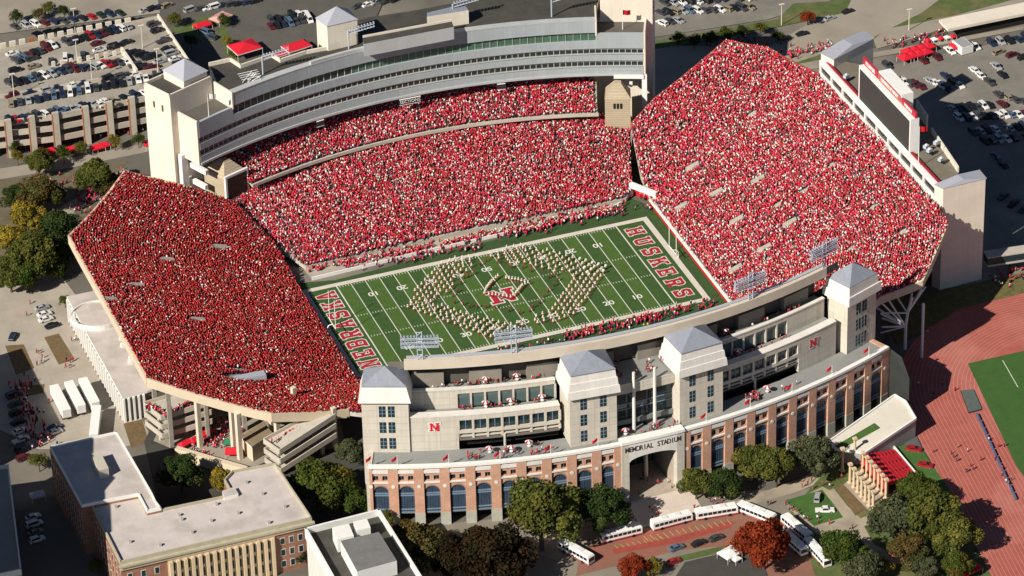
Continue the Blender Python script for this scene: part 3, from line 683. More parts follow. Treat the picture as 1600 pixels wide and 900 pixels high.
# ---- pavilion towers
def tower(tc, Rf, depth, hw, zb, ze, zcap, cols, rows, zw, nstep, apex, wz=5.3, wh=3.6):
    th = math.radians(tc); ox, oy = polE(Rf, tc); ca, sa = math.cos(th), math.sin(th)
    def Q(u, v, z): return (ox+u*ca+v*(-sa), oy+u*sa+v*ca, z)      # u along the front, v inwards
    b = MB(); 
    wb_ = hw+1.1                  # wider at the base of the cap
    b.hexa([Q(-wb_+.5, 0, zb), Q(wb_-.5, 0, zb), Q(wb_-.5, depth, zb), Q(-wb_+.5, depth, zb), Q(-wb_+.5, 0, zcap), Q(wb_-.5, 0, zcap), Q(wb_-.5, depth, zcap), Q(-wb_+.5, depth, zcap)], precast)
    eb(b, 'tower_shaft')
    hs = (ze-zcap)/nstep
    for k in range(nstep):
        f0 = 1-k/nstep; a = hw+1.5*f0-.05; e = 1.3*f0; c = a-.25; e2 = e-.22
        if nstep == 1: c = hw+.2; e2 = .1
        b = MB(); z0 = zcap+hs*k; z1 = z0+hs
        b.hexa([Q(-a, -e, z0), Q(a, -e, z0), Q(a, depth+e, z0), Q(-a, depth+e, z0), Q(-c, -e2, z1), Q(c, -e2, z1), Q(c, depth+e2, z1), Q(-c, depth+e2, z1)], precast_cap); eb(b, 'tower_cornice')
    b = MB(); o_ = .3; A = [Q(-hw-o_, -o_-.1, ze), Q(hw+o_, -o_-.1, ze), Q(hw+o_, depth+o_, ze), Q(-hw-o_, depth+o_, ze)]; B_ = [(*p[:2], ze+.28) for p in A]; ap = Q(0, depth/2, ze+apex)
    b.add(A+B_+[ap], [[3, 2, 1, 0], [0, 1, 5, 4], [1, 2, 6, 5], [2, 3, 7, 6], [3, 0, 4, 7], [4, 5, 8], [5, 6, 8], [6, 7, 8], [7, 4, 8]], roof_metal); eb(b, 'tower_roof')
    for u in cols:
        for k in range(rows):
            z1 = zw-k*wz; w = MB(); w.hexa([Q(u-.95, -.03, z1-wh), Q(u+.95, -.03, z1-wh), Q(u+.95, .1, z1-wh), Q(u-.95, .1, z1-wh), Q(u-.95, -.03, z1), Q(u+.95, -.03, z1), Q(u+.95, .1, z1), Q(u-.95, .1, z1)], glass_dark)
            wo = eb(w, 'tower_window'); f = MB()
            for uu, ww, za, zb2 in ([(0, .09, z1-wh, z1)]+[(None, 0, z, z+.13) for z in (z1-wh*.36, z1-wh*.69)]):
                if uu is not None: f.hexa([Q(u-ww, -.12, za), Q(u+ww, -.12, za), Q(u+ww, -.03, za), Q(u-ww, -.03, za), Q(u-ww, -.12, zb2), Q(u+ww, -.12, zb2), Q(u+ww, -.03, zb2), Q(u-ww, -.03, zb2)], band_blue)
                else: f.hexa([Q(u-.95, -.1, za), Q(u+.95, -.1, za), Q(u+.95, -.03, za), Q(u-.95, -.03, za), Q(u-.95, -.1, zb2), Q(u+.95, -.1, zb2), Q(u+.95, -.03, zb2), Q(u-.95, -.03, zb2)], band_blue)
            f.build('window_bars', wo)
    for u in ([min(cols)-1.7, max(cols)+1.7] if len(cols) > 1 else []):     # thin joint frame round the window bay
        pass
    return Q
# centres from the roof corners; front radius = eave front corner
tower(-22.3, 186.6, 8.2, 5.9, 0, 41.0, 36.2, [-.8, 1.7], 4, 34.4, 1, 4.2)
tower(-4.75, 191.0, 10.0, 6.2, 19, 42.6, 35.4, [-2.8, 2.9], 4, 34.4, 3, 4.2)
tower(5.0, 191.0, 10.0, 6.2, 19, 42.6, 35.4, [-2.8, 2.9], 4, 34.4, 3, 4.2)
tower(22.9, 188.4, 8.0, 5.4, 0, 41.4, 36.0, [-1.4, 1.1], 4, 34.4, 2, 4.4)
# ---- cantilevered rim and stand behind (field side slopes down to the field)
b = MB(); b.arc(CE, 180.2, 181.3, -20.6, 20.6, 42.9, 45.9, mat('smooth_cream_rim', (.60, .52, .42), .8, .08, .15), n=40); eb(b, 'rim_fascia')
b = MB(); b.arc(CE, 130, 180.2, -22, 22.4, (2.0, 42.6), (3.0, 45.0), shade_conc, seat_m, n=30); eb(b, 'stand_deck')
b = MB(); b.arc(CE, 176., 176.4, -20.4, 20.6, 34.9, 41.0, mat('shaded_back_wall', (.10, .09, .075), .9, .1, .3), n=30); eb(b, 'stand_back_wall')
for i in range(8):
    t = -18.6+i*5.2; f = MB(); f.arc(CE, 176.4, 178.2, t-1.45, t+1.45, 35.0, 39.6, mat('grey_service_room', (.24, .215, .18), .85, .1, .3), n=2); eb(f, 'service_room')
b = MB(); b.arc(CE, 179.0, 180.1, -20.4, 20.6, 45.9, 46.15, mat('rim_walkway_grey', (.4, .42, .46), .6), n=30); eb(b, 'rim_walkway')
# N emblems on the walls
red_sign = mat('bright_red_sign', (.62, .012, .02), .5); wht_sign = mat('white_sign', (.8, .78, .75), .6)
for t in (-18.15, 17.65):
    x, y = polE(186.3, t)
    base = Matrix.Translation((x, y, 0)) @ Matrix.Rotation(math.radians(t), 4, 'Z') @ Matrix.Rotation(math.pi/2, 4, 'X') @ Matrix.Translation((-1.5, 25.6, 0))
    for nm, gr, mm, off in (('emblem_outline', .28, wht_sign, .05), ('emblem_letter', 0, red_sign, .08)):
        o = glyph_mesh(nm, 'N', 3.0, 2.7, mm, gr, Matrix.Identity(4), 0); o.matrix_world = base @ Matrix.Translation((0, 0, off))
        o.parent = EB; o.matrix_parent_inverse = Matrix.Translation(-Vector(EB.location))
# ---- floodlight racks on the rim
lm = [None]
def light_rack(t, first=[None]):
    x, y = polE(180.9, t); th = math.radians(t)
    if first[0] is None:
        r = thing('floodlight_rack', '', 'floodlights', (0, 0, 0), group='floodlight racks on the cream rim of the near stand')
        b = MB()
        for u in (-.7, .7): b.bar((u, 0, -2.6), (u, 0, 9.2), .16, steel_grey)
        for k in range(9): b.bar((-.7, 0, -2+k*1.25), (.7, 0, -2+(k+1)*1.25 if k % 2 == 0 else -2+k*1.25), .1, steel_grey)
        for z in (-2.2, .5, 3.2, 6, 9): b.bar((-.7, 0, z), (.7, 0, z), .12, steel_grey)
        b.build('mast', r)
        for z in (4.4, 5.7, 7.0): 
            b = MB(); b.box(-5.3, 5.3, -.12, .12, z-.1, z+.1, steel_grey); b.box(-5.3, 5.3, -.5, -.35, z-.25, z-.12, steel_grey); b.build('lamp_bar', r)
            for k in range(12):
                b = MB(); b.bar((0, .1, .45), (0, .7, .28), .2, lamp_m, n=8, r2=.42)
                if lm[0] is None: lm[0] = b.mesh('lamp')
                o = bpy.data.objects.new('lamp', lm[0]); COL.objects.link(o); o.parent = r; o.location = (-5+k*10/11, 0, z)
        b = MB()
        for u in (-5.2, 5.2): b.bar((u, 0, 4.2), (u, 0, 7.5), .1, steel_grey)
        b.build('end_frame', r)
        first[0] = r
    else:
        src = first[0]; r = src.copy(); COL.objects.link(r)
        for ch in list(src.children): c = ch.copy(); COL.objects.link(c); c.parent = r
    r.location = (x, y, 45.9); r.rotation_euler.z = th; return r
steel_grey = mat('galvanised_steel', (.42, .46, .53), .5, .05, 1); lamp_m = mat('lamp_housing', (.28, .31, .36), .4, spec=.6)
for (px, lab) in ((657, 'leftmost floodlight rack on the cream rim, beside the southern pavilion tower'), (803, 'floodlight rack on the rim between the two left pavilion towers'),
             (1173, 'floodlight rack on the rim just right of the taller entrance tower'), (1288, 'floodlight rack on the rim beside the rightmost pavilion tower')):
    best = min(np.arange(-21, 21.5, .05), key=lambda t: abs((lambda P: (P@np.array(RT))*FL/(P@np.array(fw))+800)(np.array([*polE(180.9, t), 46.])-CAM)-px))
    light_rack(float(best))['label'] = lab
# ---- small red flags along the parapet
def flag_pole(t, R, z, label, first=[None]):
    if first[0] is None:
        r = thing('parapet_flag', '', 'flag', group='small red flags on the brick parapet'); b = MB(); b.bar((0, 0, 0), (0, 0, 3.4), .06, steel_white); b.build('pole', r)
        b = MB(); pts = []
        for i in range(5):
            for j in (0, 1): pts.append((-.42*i, .12*math.sin(i*1.9), 3.2-j*1.1-.22*i))
        b.add(pts, [[2*i, 2*i+1, 2*i+3, 2*i+2] for i in range(4)], red_cloth); b.build('flag_cloth', r); first[0] = r
    else:
        src = first[0]; r = src.copy(); COL.objects.link(r)
        for ch in list(src.children): c = ch.copy(); COL.objects.link(c); c.parent = r
    x, y = polE(R, t); r.location = (x, y, z); r['label'] = label
for i, t in enumerate((-23.4, -21.3, -17.1, -12.9, -8.7, -4.7, 4.9, 9.1, 13.3, 17.6, 21.9)):
    flag_pole(t, 194.6, 20.05, ('%s small red flag left of the entrance, from the parapet end' % ('first', 'second', 'third', 'fourth', 'fifth', 'sixth')[i]) if i < 6 else '%s small red flag along the parapet right of the entrance' % ('first', 'second', 'third', 'fourth', 'fifth')[i-6])
# ------------------------------------------------------------------ west stadium: glass suites, roof, towers
WB = thing('west_stadium_building', 'long curved grey glass suite building with flat roof and end towers beyond the field', 'building', (*polW(182, 0), 0))
def wb(mb, name): return child(mb, name, WB)
panel = mat('ribbed_grey_metal_panel', (.36, .405, .42), .5, .06, .2, joints=(1.5, 60, .84, .05), spec=.4)
panel2 = mat('smooth_grey_metal_fascia', (.44, .455, .455), .5, .05, .2, joints=(3, 60, .88, .05), spec=.4)
green_glass = mat('pale_green_suite_glass', (.07, .13, .095), .15, .25, .8, spec=.7)
suite_glass = mat('dark_suite_glass', (.025, .034, .03), .15, .3, 1.5, spec=.6)
tw = mat('cream_tower_concrete', (.74, .67, .56), .8, .05, .2, joints=(5, 3.4, .93, .06), streak=.06)
RF = 177.
deck_dark = mat('dark_terrace_deck', (.11, .10, .085), .9, .15, .3)
T0, T1 = -24.3, 24.5; TL, TR = -19.9, 19.7     # full face; the taller middle
for nm, z0, z1, t0, t1 in (('lower_fascia', 26., 28.5, T0, T1), ('middle_fascia', 30.9, 33.0, T0, T1), ('upper_fascia', 35.3, 38.0, T0, T1), ('end_fascia', 38.0, 40.6, T0, TL), ('end_fascia', 38.0, 40.6, TR, T1)):
    b = MB(); b.arc(CW, RF, RF+.9, t0, t1, (z0, z0), (z1, z1), panel, n=int((t1-t0)*1.0)+4, sgn=1)
    if nm == 'lower_fascia': b.arc(CW, RF-.35, RF, t0, t1, 25.6, 26.3, panel2, n=50, sgn=1)
    wb(b, nm)
divm = mat('pale_window_divider', (.48, .49, .48), .5)
for nm, z0, z1 in (('suite_windows', 28.5, 30.9), ('suite_windows', 33., 35.3)):
    b = MB(); b.arc(CW, RF+.65, RF+.95, T0, T1, z0, z1, suite_glass, n=50, sgn=1); b.arc(CW, RF+.15, RF+.75, T0, T1, z0-.05, z0+.12, mat('window_ledge', (.12, .12, .115), .8), n=50, sgn=1)
    root = wb(b, nm)
    n = 80
    for i in range(n+1):
        t = T0+(T1-T0)*i/n; f = MB(); f.arc(CW, RF+.5, RF+.8, t-.03, t+.03, z0, z1, divm, n=1, sgn=1); f.build('window_divider', root)
    f = MB(); f.arc(CW, RF+.3, RF+.75, T0, T1, z0+.12, z0+.42, panel2, n=50, sgn=1); f.arc(CW, RF+.55, RF+.75, T0, T1, z1-.6, z1-.42, divm, n=50, sgn=1); f.build('transom', root)
b = MB(); b.arc(CW, RF+.8, RF+1., TL, -6, 38., 41., suite_glass, n=20, sgn=1); b.arc(CW, RF+.8, RF+1., -6, TR, 38., 41.2, green_glass, n=24, sgn=1); gr = wb(b, 'press_box_windows')
for i in range(52):
    t = TL+(TR-TL)*i/51; f = MB(); f.arc(CW, RF+.6, RF+.9, t-.03, t+.03, 38, 41.1, panel2 if i < 22 else mat('pale_green_frame', (.3, .4, .33), .5), n=1, sgn=1); f.build('window_divider', gr)
b = MB(); b.arc(CW, RF-.1, RF+1., TL, TR, 41.1, 45.3, panel, n=40, sgn=1); b.arc(CW, RF-.2, RF+2.2, TL, TR, 45.3, 45.6, panel2, n=40, sgn=1); wb(b, 'roof_fascia')
b = MB(); b.arc(CW, RF-.15, RF+.9, -10.5, 2.8, 45.6, 46.6, panel2, n=14, sgn=1); wb(b, 'raised_fascia')
# soffit, mass, roof
b = MB(); b.arc(CW, RF, 186, T0, T1, 25.6, 25.9, shade_conc, n=40, sgn=1); wb(b, 'soffit')
b = MB(); b.arc(CW, 186, 199, T0, TL, 0, 40, tw, n=6, sgn=1); b.arc(CW, RF+1, 186, T0, TL, 26, 40, shade_conc, deck_dark, n=6, sgn=1); wb(b, 'south_end_block')
b = MB(); b.arc(CW, 186, 199, TR, T1, 0, 40, tw, n=6, sgn=1); b.arc(CW, RF+1, 186, TR, T1, 26, 40, shade_conc, deck_dark, n=6, sgn=1); wb(b, 'north_end_block')
b = MB(); b.arc(CW, RF+1, 184, TL, TR, 26, 45.2, shade_conc, roof_dark, n=40, sgn=1); wb(b, 'front_block')
b = MB(); rear = [w2(*p, 45.2) for p in [(327, 100), (360, 92.5), (376, 103), (425, 86), (438, 94), (478, 81), (497, 75), (503, 47), (575, 27), (655, 15), (760, -6), (945, -30)]]
b.prism([polW(184, t) for t in np.linspace(TR, TL, 36)]+rear, 0, 45.15, tw, roof_dark); wb(b, 'main_block')
# rear parapet with steps
b = MB(); par = [(-19.8, 196.8), (-16.2, 195.4), (-16.0, 189.6), (-12.8, 189.8), (-12.6, 185.9), (-7, 184.4)]
par = [(327, 100), (360, 92.5), (376, 103), (425, 86), (438, 94), (478, 81), (520, 73)]
pw3 = [w2(*p, 45.9) for p in par]
for p, q in zip(pw3[:-1], pw3[1:]): L = math.hypot(q[0]-p[0], q[1]-p[1]); b.obox((p[0]+q[0])/2, (p[1]+q[1])/2, L+.3, .5, 44, 46.4, math.atan2(q[1]-p[1], q[0]-p[0]), tw)
wb(b, 'rear_parapet')
b = MB(); b.obox(*polW(RF+9.6, T0-.12), 19.0, .6, 25.7, 41.2, math.radians(90-T0), tw); wb(b, 'south_gable')
b = MB(); b.obox(*polW(RF+9.6, T1+.12), 19.0, .6, 25.7, 41.2, math.radians(90-T1), tw); wb(b, 'north_gable')
for t, nm in ((TL, 'step_wall'), (TR, 'step_wall')):
    b = MB(); b.obox(*polW(RF+4.5, t), 9.4, .5, 40, 45.9, math.radians(90-t), tw); wb(b, nm)
# end towers
for sg, nm in ((-1, 'south_tower'), (1, 'north_tower')):
    b = MB(); a, c = sorted((sg*20.2, sg*25.3)); b.arc(CW, 186, 198, a, c, 0, 47.2, tw, roof_dark, n=1, sgn=1); o = wb(b, nm)
    f = MB()
    for r0, r1, aa, cc in ((186, 186.5, a, c), (197.5, 198, a, c)): f.arc(CW, r0, r1, aa, cc, 47.2, 48.2, tw, n=1, sgn=1)
    for tt in (a, c-.13): f.arc(CW, 186, 198, tt, tt+.13, 47.2, 48.2, tw, n=1, sgn=1)
    f.build('tower_parapet', o, None)
    aa, cc = sorted((sg*20.5, sg*23.3)); f = MB(); f.arc(CW, 186.8, 196.5, aa, cc, 47.2, 50.2, tw, n=1, sgn=1); f.build('penthouse', o)
    cen = polW(191.6, sg*21.9); cs = [polW(r_, t_) for r_, t_ in ((186.4, aa-.1), (196.9, aa-.1), (196.9, cc+.1), (186.4, cc+.1))]
    A = [(*p, 50.2) for p in cs]; f = MB(); f.add(A+[(*cen, 54.4)], [[0, 1, 4], [1, 2, 4], [2, 3, 4], [3, 0, 4], [3, 2, 1, 0]], mat('pale_grey_pyramid_roof', (.36, .37, .42), .5, .04, .4)); f.build('pyramid_roof', o)
    for k, tt in enumerate((a+.9, a+2.2) if sg < 0 else (a+1., a+2.2, )):
        f = MB(); f.arc(CW, 185.9, 186.0, tt+1.2, tt+1.45, 42.6, 45.4, void, n=1, sgn=1); f.build('slit_window', o)
    for r_ in (189.4, 193.3):
        te = a if sg < 0 else c; f = MB(); f.arc(CW, r_, r_+.8, te-.03 if sg < 0 else te, te if sg < 0 else te+.03, 41.0, 43.2, mat('small_window_brown', (.10, .06, .04), .5), n=1, sgn=1); f.build('side_window', o)
# buttress fins and braces at the south end
b = MB(); b.obox(*polW(184.6, -24.6), 1.6, 2.4, 0, 27, math.radians(90-T0), white_paint); b.obox(*polW(181, -23.8), 9, 1.2, 21.6, 23.2, math.radians(90-T0), white_paint); b.obox(*polW(182, -23.6), 8, 1.2, 15.5, 17., math.radians(90-T0), white_paint); wb(b, 'south_buttress')
b = MB(); b.obox(*polW(176.9, 23.0), 1.0, 9.5, 24.6, 25.9, math.radians(90-23), white_paint); b.obox(*polW(177.5, 24.6), 1.2, 1.6, 12, 25.8, math.radians(90-23), white_paint); b.obox(*polW(181, 23.2), 7, 1., 21, 22.4, math.radians(90-23), white_paint); wb(b, 'north_brace')
# concourse glazing behind the balcony
b = MB(); b.arc(CW, 184.6, 184.8, -20.5, 19.7, 22.2, 25.6, suite_glass, n=40, sgn=1)
for i in range(50):
    t = -20.5+40.2*i/49; b.arc(CW, 184.2, 184.6, t-.05, t+.05, 22.2, 25.6, panel2, n=1, sgn=1)
wb(b, 'concourse_glazing')
# big roof-top features
b = MB(); q = [w2(*p, 49.4) for p in ((567, 57), (705, 31.5), (709, 42), (568, 69))]
b.prism(q, 45.0, 49.4, panel2, roof_dark); wb(b, 'camera_deck')
b = MB(); 
q = [w2(*p, 49.0) for p in ((572, 55), (566, 66), (708, 38), (702, 25))]
o = [w2(*p, 49.8) for p in ((567, 57), (705, 31.5))]; L = math.hypot(o[1][0]-o[0][0], o[1][1]-o[0][1]); b.obox((o[0][0]+o[1][0])/2, (o[0][1]+o[1][1])/2, L, .35, 49.4, 50.1, math.atan2(o[1][1]-o[0][1], o[1][0]-o[0][0]), tw); wb(b, 'camera_deck_rail')
# blank stair tower behind, with hipped grey roof
ST = []
def hip_tower(pr, ze, zr, hz, name, label, z0=0):
    q = [w2(*p, ze) for p in pr]; cx = sum(p[0] for p in q)/4; cy = sum(p[1] for p in q)/4
    r = thing(name, label, 'tower', (cx, cy, 0)); b = MB(); b.prism(q, z0, ze, tw); child(b, 'shaft', r)
    b = MB(); e = [(cx+(p[0]-cx)*1.06, cy+(p[1]-cy)*1.06, ze) for p in q]
    if zr is None: b.add(e+[(cx, cy, ze+hz)], [[0, 1, 4], [1, 2, 4], [2, 3, 4], [3, 0, 4], [3, 2, 1, 0]], MATS['pale_grey_pyramid_roof'])
    else:
        m0 = lerp(e[0][:2], e[3][:2], .5); m1 = lerp(e[1][:2], e[2][:2], .5); a = lerp(m0, m1, zr); c = lerp(m0, m1, 1-zr)
        b.add(e+[(*a, ze+hz), (*c, ze+hz)], [[0, 1, 5, 4], [1, 2, 5], [2, 3, 4, 5], [3, 0, 4], [3, 2, 1, 0]], MATS['pale_grey_pyramid_roof'])
    child(b, 'hipped_roof', r); return r
hip_tower([(494, 28), (511, 41), (558, 30), (543, 14)], 54, None, 4.2, 'stair_tower', 'square cream stair tower with grey pyramid roof rising behind the dark roof')
pr = [(667, 20), (667, 26), (732, 16), (725, 6)]
q = [w2(*p, 50) for p in pr]; r = thing('rooftop_block', 'cream rooftop block at the top edge behind the glass suites', 'roof block', (q[0][0], q[0][1], 0)); b = MB(); b.prism(q, 44, 50, tw, roof_metal); child(b, 'walls', r)
# old corner pavilions either end of the west stand
def old_pavilion(quad, z0, ze, hr, label, screen=None, name='corner_pavilion'):
    q = [w2(*p, z0) for p in quad]; cx = sum(p[0] for p in q)/4; cy = sum(p[1] for p in q)/4
    r = thing(name, label, 'pavilion', (cx, cy, 0)); m_ = mat('tan_ribbed_concrete', (.46, .385, .27), .85, .08, .3, joints=(50, .8, .75, .1))
    b = MB(); b.prism(q, 0, ze, m_); child(b, 'walls', r)
    b = MB(); e = [(cx+(p[0]-cx)*1.02, cy+(p[1]-cy)*1.02) for p in q]; t = [(cx+(p[0]-cx)*.22, cy+(p[1]-cy)*.22) for p in q]
    n = 7
    for k in range(n):
        u, v = k/n, (k+.62)/n
        A = [lerp(e[i], t[i], u) for i in range(4)]; Bq = [lerp(e[i], t[i], v) for i in range(4)]
        b.hexa([(*p, ze+hr*k/n) for p in A]+[(*p, ze+hr*(k+1)/n) for p in Bq], m_)
    child(b, 'louvred_roof', r)
    return r, q
P1, q = old_pavilion([(321, 300), (353, 314), (386, 299), (354, 286)], 11.5, 19.2, 4.2, 'tan concrete pavilion with louvred roof and dark screen, left end of west stand')
a, c = q[1], q[2]; d = (c[0]-a[0], c[1]-a[1]); L = math.hypot(*d); ang = math.atan2(d[1], d[0])
b = MB(); mx, my = (a[0]+c[0])/2+.5*math.sin(ang), (a[1]+c[1])/2-.5*math.cos(ang); b.obox(mx, my, L+.6, .8, 11.0, 20.4, ang, white_paint); child(b, 'screen_frame', P1)
mx, my = (a[0]+c[0])/2+.95*math.sin(ang), (a[1]+c[1])/2-.95*math.cos(ang); b = MB(); b.obox(mx, my, L-.8, .1, 12.0, 19.6, ang, mat('dark_screen', (.012, .016, .015), .3)); child(b, 'screen', P1)
P2, q = old_pavilion([(945.5, 190), (985.5, 190), (985, 174), (947, 172)], 13., 21.2, 4.4, 'tan concrete pavilion with three small windows at the right end of the west stand')
for k in (-1, 0, 1):
    x0, y0 = lerp(q[0], q[1], .5+k*.13); ang = math.atan2(q[1][1]-q[0][1], q[1][0]-q[0][0]); b = MB(); b.obox(x0, y0-.02, .7, .3, 17.8, 19.6, ang, void); child(b, 'window', P2)
# fascia signs hanging under the lip
sgn_m = mat('dark_sign_panel', (.03, .03, .03), .5)
for (px, wdt, lab) in ((640, 7, 'long section sign hanging below the suites in the middle'), (500, 2.5, 'small section sign hanging below the suites at the left'), (783, 2.6, 'small section sign hanging below the suites at the right')):
    t = min(np.arange(-24, 24, .05), key=lambda t: abs((lambda P: (P@np.array(RT))*FL/(P@np.array(fw))+800)(np.array([*polW(176.6, t), 25.])-CAM)-px))
    x, y = polW(176.4, float(t)); r = thing('hanging_sign', lab, 'sign', (x, y, 24.3), rz=-math.radians(float(t)), group='signs under the suite fascia'); b = MB(); b.box(-wdt/2, wdt/2, -.15, .15, -.9, .9, sgn_m); b.build('panel', r); b = MB(); b.box(-wdt/2, wdt/2, -.2, .2, .9, 1.05, white_paint); b.box(-wdt/2, wdt/2, -.2, .2, -1.05, -.9, white_paint); b.build('frame', r)
    if wdt > 5: text('sign_lettering', 'SECTIONS', 1.5, white_paint, Matrix.Translation((x, y, 24.3)) @ Matrix.Rotation(-math.radians(float(t)), 4, 'Z') @ Matrix.Rotation(math.pi/2, 4, 'X') @ Matrix.Translation((0, 0, .18)), parent=r)
# field entrance gate in the far right corner
GT = thing('tunnel_gate', 'white concrete gate beam over the red tunnel mouth in the far right corner', 'gate', (*w2(1005, 312, 0), 0))
p0, p1 = w2(985, 306, 0), w2(1026, 322, 0); ang = math.atan2(p1[1]-p0[1], p1[0]-p0[0]); L = math.hypot(p1[0]-p0[0], p1[1]-p0[1])
b = MB(); b.obox((p0[0]+p1[0])/2, (p0[1]+p1[1])/2, L, 1.2, 3.3, 5.0, ang, white_paint); child(b, 'beam', GT)
for p in (p0, p1): b = MB(); b.obox(*p, 1.3, 1.3, 0, 3.3, ang, white_paint); child(b, 'post', GT)
b = MB(); b.obox((p0[0]+p1[0])/2+.6, (p0[1]+p1[1])/2+1.6, L*.8, .3, 0, 3.2, ang, red_cloth); child(b, 'red_curtain', GT)
b = MB()
for k in range(7): 
    x, y = lerp(p0, p1, .2+.1*k); b.obox(x, y-.62, .7, .05, 3.9, 4.4, ang, sgn_m)
child(b, 'lettering_blocks', GT)
# ------------------------------------------------------------------ north video board and suites
NB = thing('video_board_building', 'white suite wall with dark video board and red lettered panels above the north stand', 'scoreboard', (*w2(1370, 200, 33), 0))
deck_tan = mat('dark_tan_roof_deck', (.17, .15, .115), .95, .15, .3)
board_red = mat('dull_red_board_panel', (.40, .03, .045), .7, .15, 1.5)
def nb(mb, name): return child(mb, name, NB)
zr = 31.0
pA = w2(1281, 118, 29.5); pB = w2(1461, 313, 29.5)
dirx, diry = pB[0]-pA[0], pB[1]-pA[1]; LN = math.hypot(dirx, diry); ux, uy = dirx/LN, diry/LN; ox, oy = -uy, ux   # outward normal (towards +x)
if ox < 0: ox, oy = -ox, -oy
aN = math.atan2(uy, ux)
def NBp(s, o, z=None):
    p = (pA[0]+ux*s+ox*o, pA[1]+uy*s+oy*o); return p if z is None else (*p, z)
def nbox(s0, s1, o0, o1, z0, z1, m, mt=None, b=None):
    b = b or MB(); b.prism([NBp(s0, o0), NBp(s1, o0), NBp(s1, o1), NBp(s0, o1)], z0, z1, m, mt); return b
dq = [(1498, 270), (1456, 207), (1366, 104), (1303, 92)]; b = MB(); b.prism([NBp(-.5, 1.0), NBp(LN, 1.0)]+[w2(*p, 34.5) for p in dq], 0, 34.3, concrete_dark, deck_tan); nb(b, 'base_block')
b = MB(); p_, q_ = w2(1456, 207, 34.5), w2(1497, 268, 34.5); b.obox((p_[0]+q_[0])/2, (p_[1]+q_[1])/2, math.hypot(p_[0]-q_[0], p_[1]-q_[1]), .5, 34, 36.2, math.atan2(q_[1]-p_[1], q_[0]-p_[0]), tw); nb(b, 'roof_parapet')
b = MB(); p_, q_ = w2(1424, 160, 34.5), w2(1457, 208, 34.5); b.obox((p_[0]+q_[0])/2, (p_[1]+q_[1])/2, math.hypot(p_[0]-q_[0], p_[1]-q_[1])*.5, .5, 34, 38.2, math.atan2(q_[1]-p_[1], q_[0]-p_[0]), tw); nb(b, 'roof_screen_wall')
nb(nbox(-.5, LN, -.1, 1.0, 28.6, 30.6, white_paint), 'sill_beam'); nb(nbox(-.5, LN, 0, 1.2, 33.3, 34.8, white_paint), 'top_beam')
nb(nbox(-.5, LN, .55, .7, 30.6, 33.3, suite_glass), 'suite_glazing')
for i in range(11): nb(nbox(-.5+(LN-.2)*i/10, -.5+(LN-.2)*i/10+.7, .05, 1.1, 30.6, 33.3, white_paint), 'suite_pier')
nb(nbox(-.5, LN, 1.2, 1.9, 34.3, 35.3, mat('dark_red_rail_banner', (.28, .02, .03), .7, .1, 1)), 'rail_banner')
# screen
def along(px, py, z):
    w = W(px, py, z); return (w[0]-pA[0])*ux+(w[1]-pA[1])*uy, (w[0]-pA[0])*ox+(w[1]-pA[1])*oy
sA, oA = along(1331, 106, 46.2); sB, oB = along(1409, 192, 46.2); print('screen', sA, oA, sB, oB, LN, pA, pB)
so_ = .9
nb(nbox(sA, sB, so_, so_+2.9, 34.2, 46.6, white_paint), 'screen_cabinet')
nb(nbox(sA+.9, sB-.6, so_-.12, so_, 35.2, 45.8, mat('unlit_led_screen', (.042, .046, .043), .5)), 'screen')
nb(nbox(sA-.6, sA+(sB-sA)*.28, so_+1.6, so_+2.2, 46.6, 49.0, board_red), 'left_red_panel')
nb(nbox(sA+(sB-sA)*.72, sB, so_+1.6, so_+2.2, 46.6, 48.6, board_red), 'right_red_panel')
nb(nbox(sA+(sB-sA)*.29, sA+(sB-sA)*.73, so_+1.6, so_+5.6, 42, 49.7, white_paint), 'rear_cabinet')
nb(nbox(sA+(sB-sA)*.3, sA+(sB-sA)*.72, so_+1.45, so_+1.6, 46.7, 49.2, mat('dull_red_letter_panel', (.42, .10, .09), .7, .2, 3)), 'lettered_panel')
rotN = Matrix.Rotation(aN if ux*0+1 else 0, 4, 'Z')
def board_text(s, sc, oc, z, size, m, xs=1.):
    # faces the stand: local x runs along -u or +u so that it reads from the field
    d = Vector((ux, uy, 0)); nrm = Vector((-ox, -oy, 0)); up = Vector((0, 0, 1)); xa = up.cross(nrm)
    M = Matrix((( xa.x, up.x, nrm.x, NBp(sc, oc)[0]), (xa.y, up.y, nrm.y, NBp(sc, oc)[1]), (xa.z, up.z, nrm.z, z), (0, 0, 0, 1)))
    text('board_lettering', s, size, m, M, parent=NB, extrude=.06, xs=xs, offset=.02)
LS = sB-sA
board_text('HUSKER', sA+LS*.13, so_+1.55, 47.8, 1.8, wht_sign, 1.0); board_text('VISION', sA+LS*.86, so_+1.55, 47.6, 1.5, wht_sign, 1.1)
board_text('MEMORIAL STADIUM', sA+LS*.51, so_+1.4, 47.95, 1.6, wht_sign, .8)
# elevator towers either end
hip_tower([(1283, 82), (1303, 92.5), (1365, 60), (1348, 49)], 37.5, .12, 1.2, 'elevator_tower', 'slab-like grey elevator tower left of the video board')
ET = hip_tower([(1461, 288), (1474, 294.5), (1540, 279), (1529, 266)], 35.8, .12, 1.2, 'elevator_tower', 'tall slab-like cream elevator tower at the right end of the north stand')
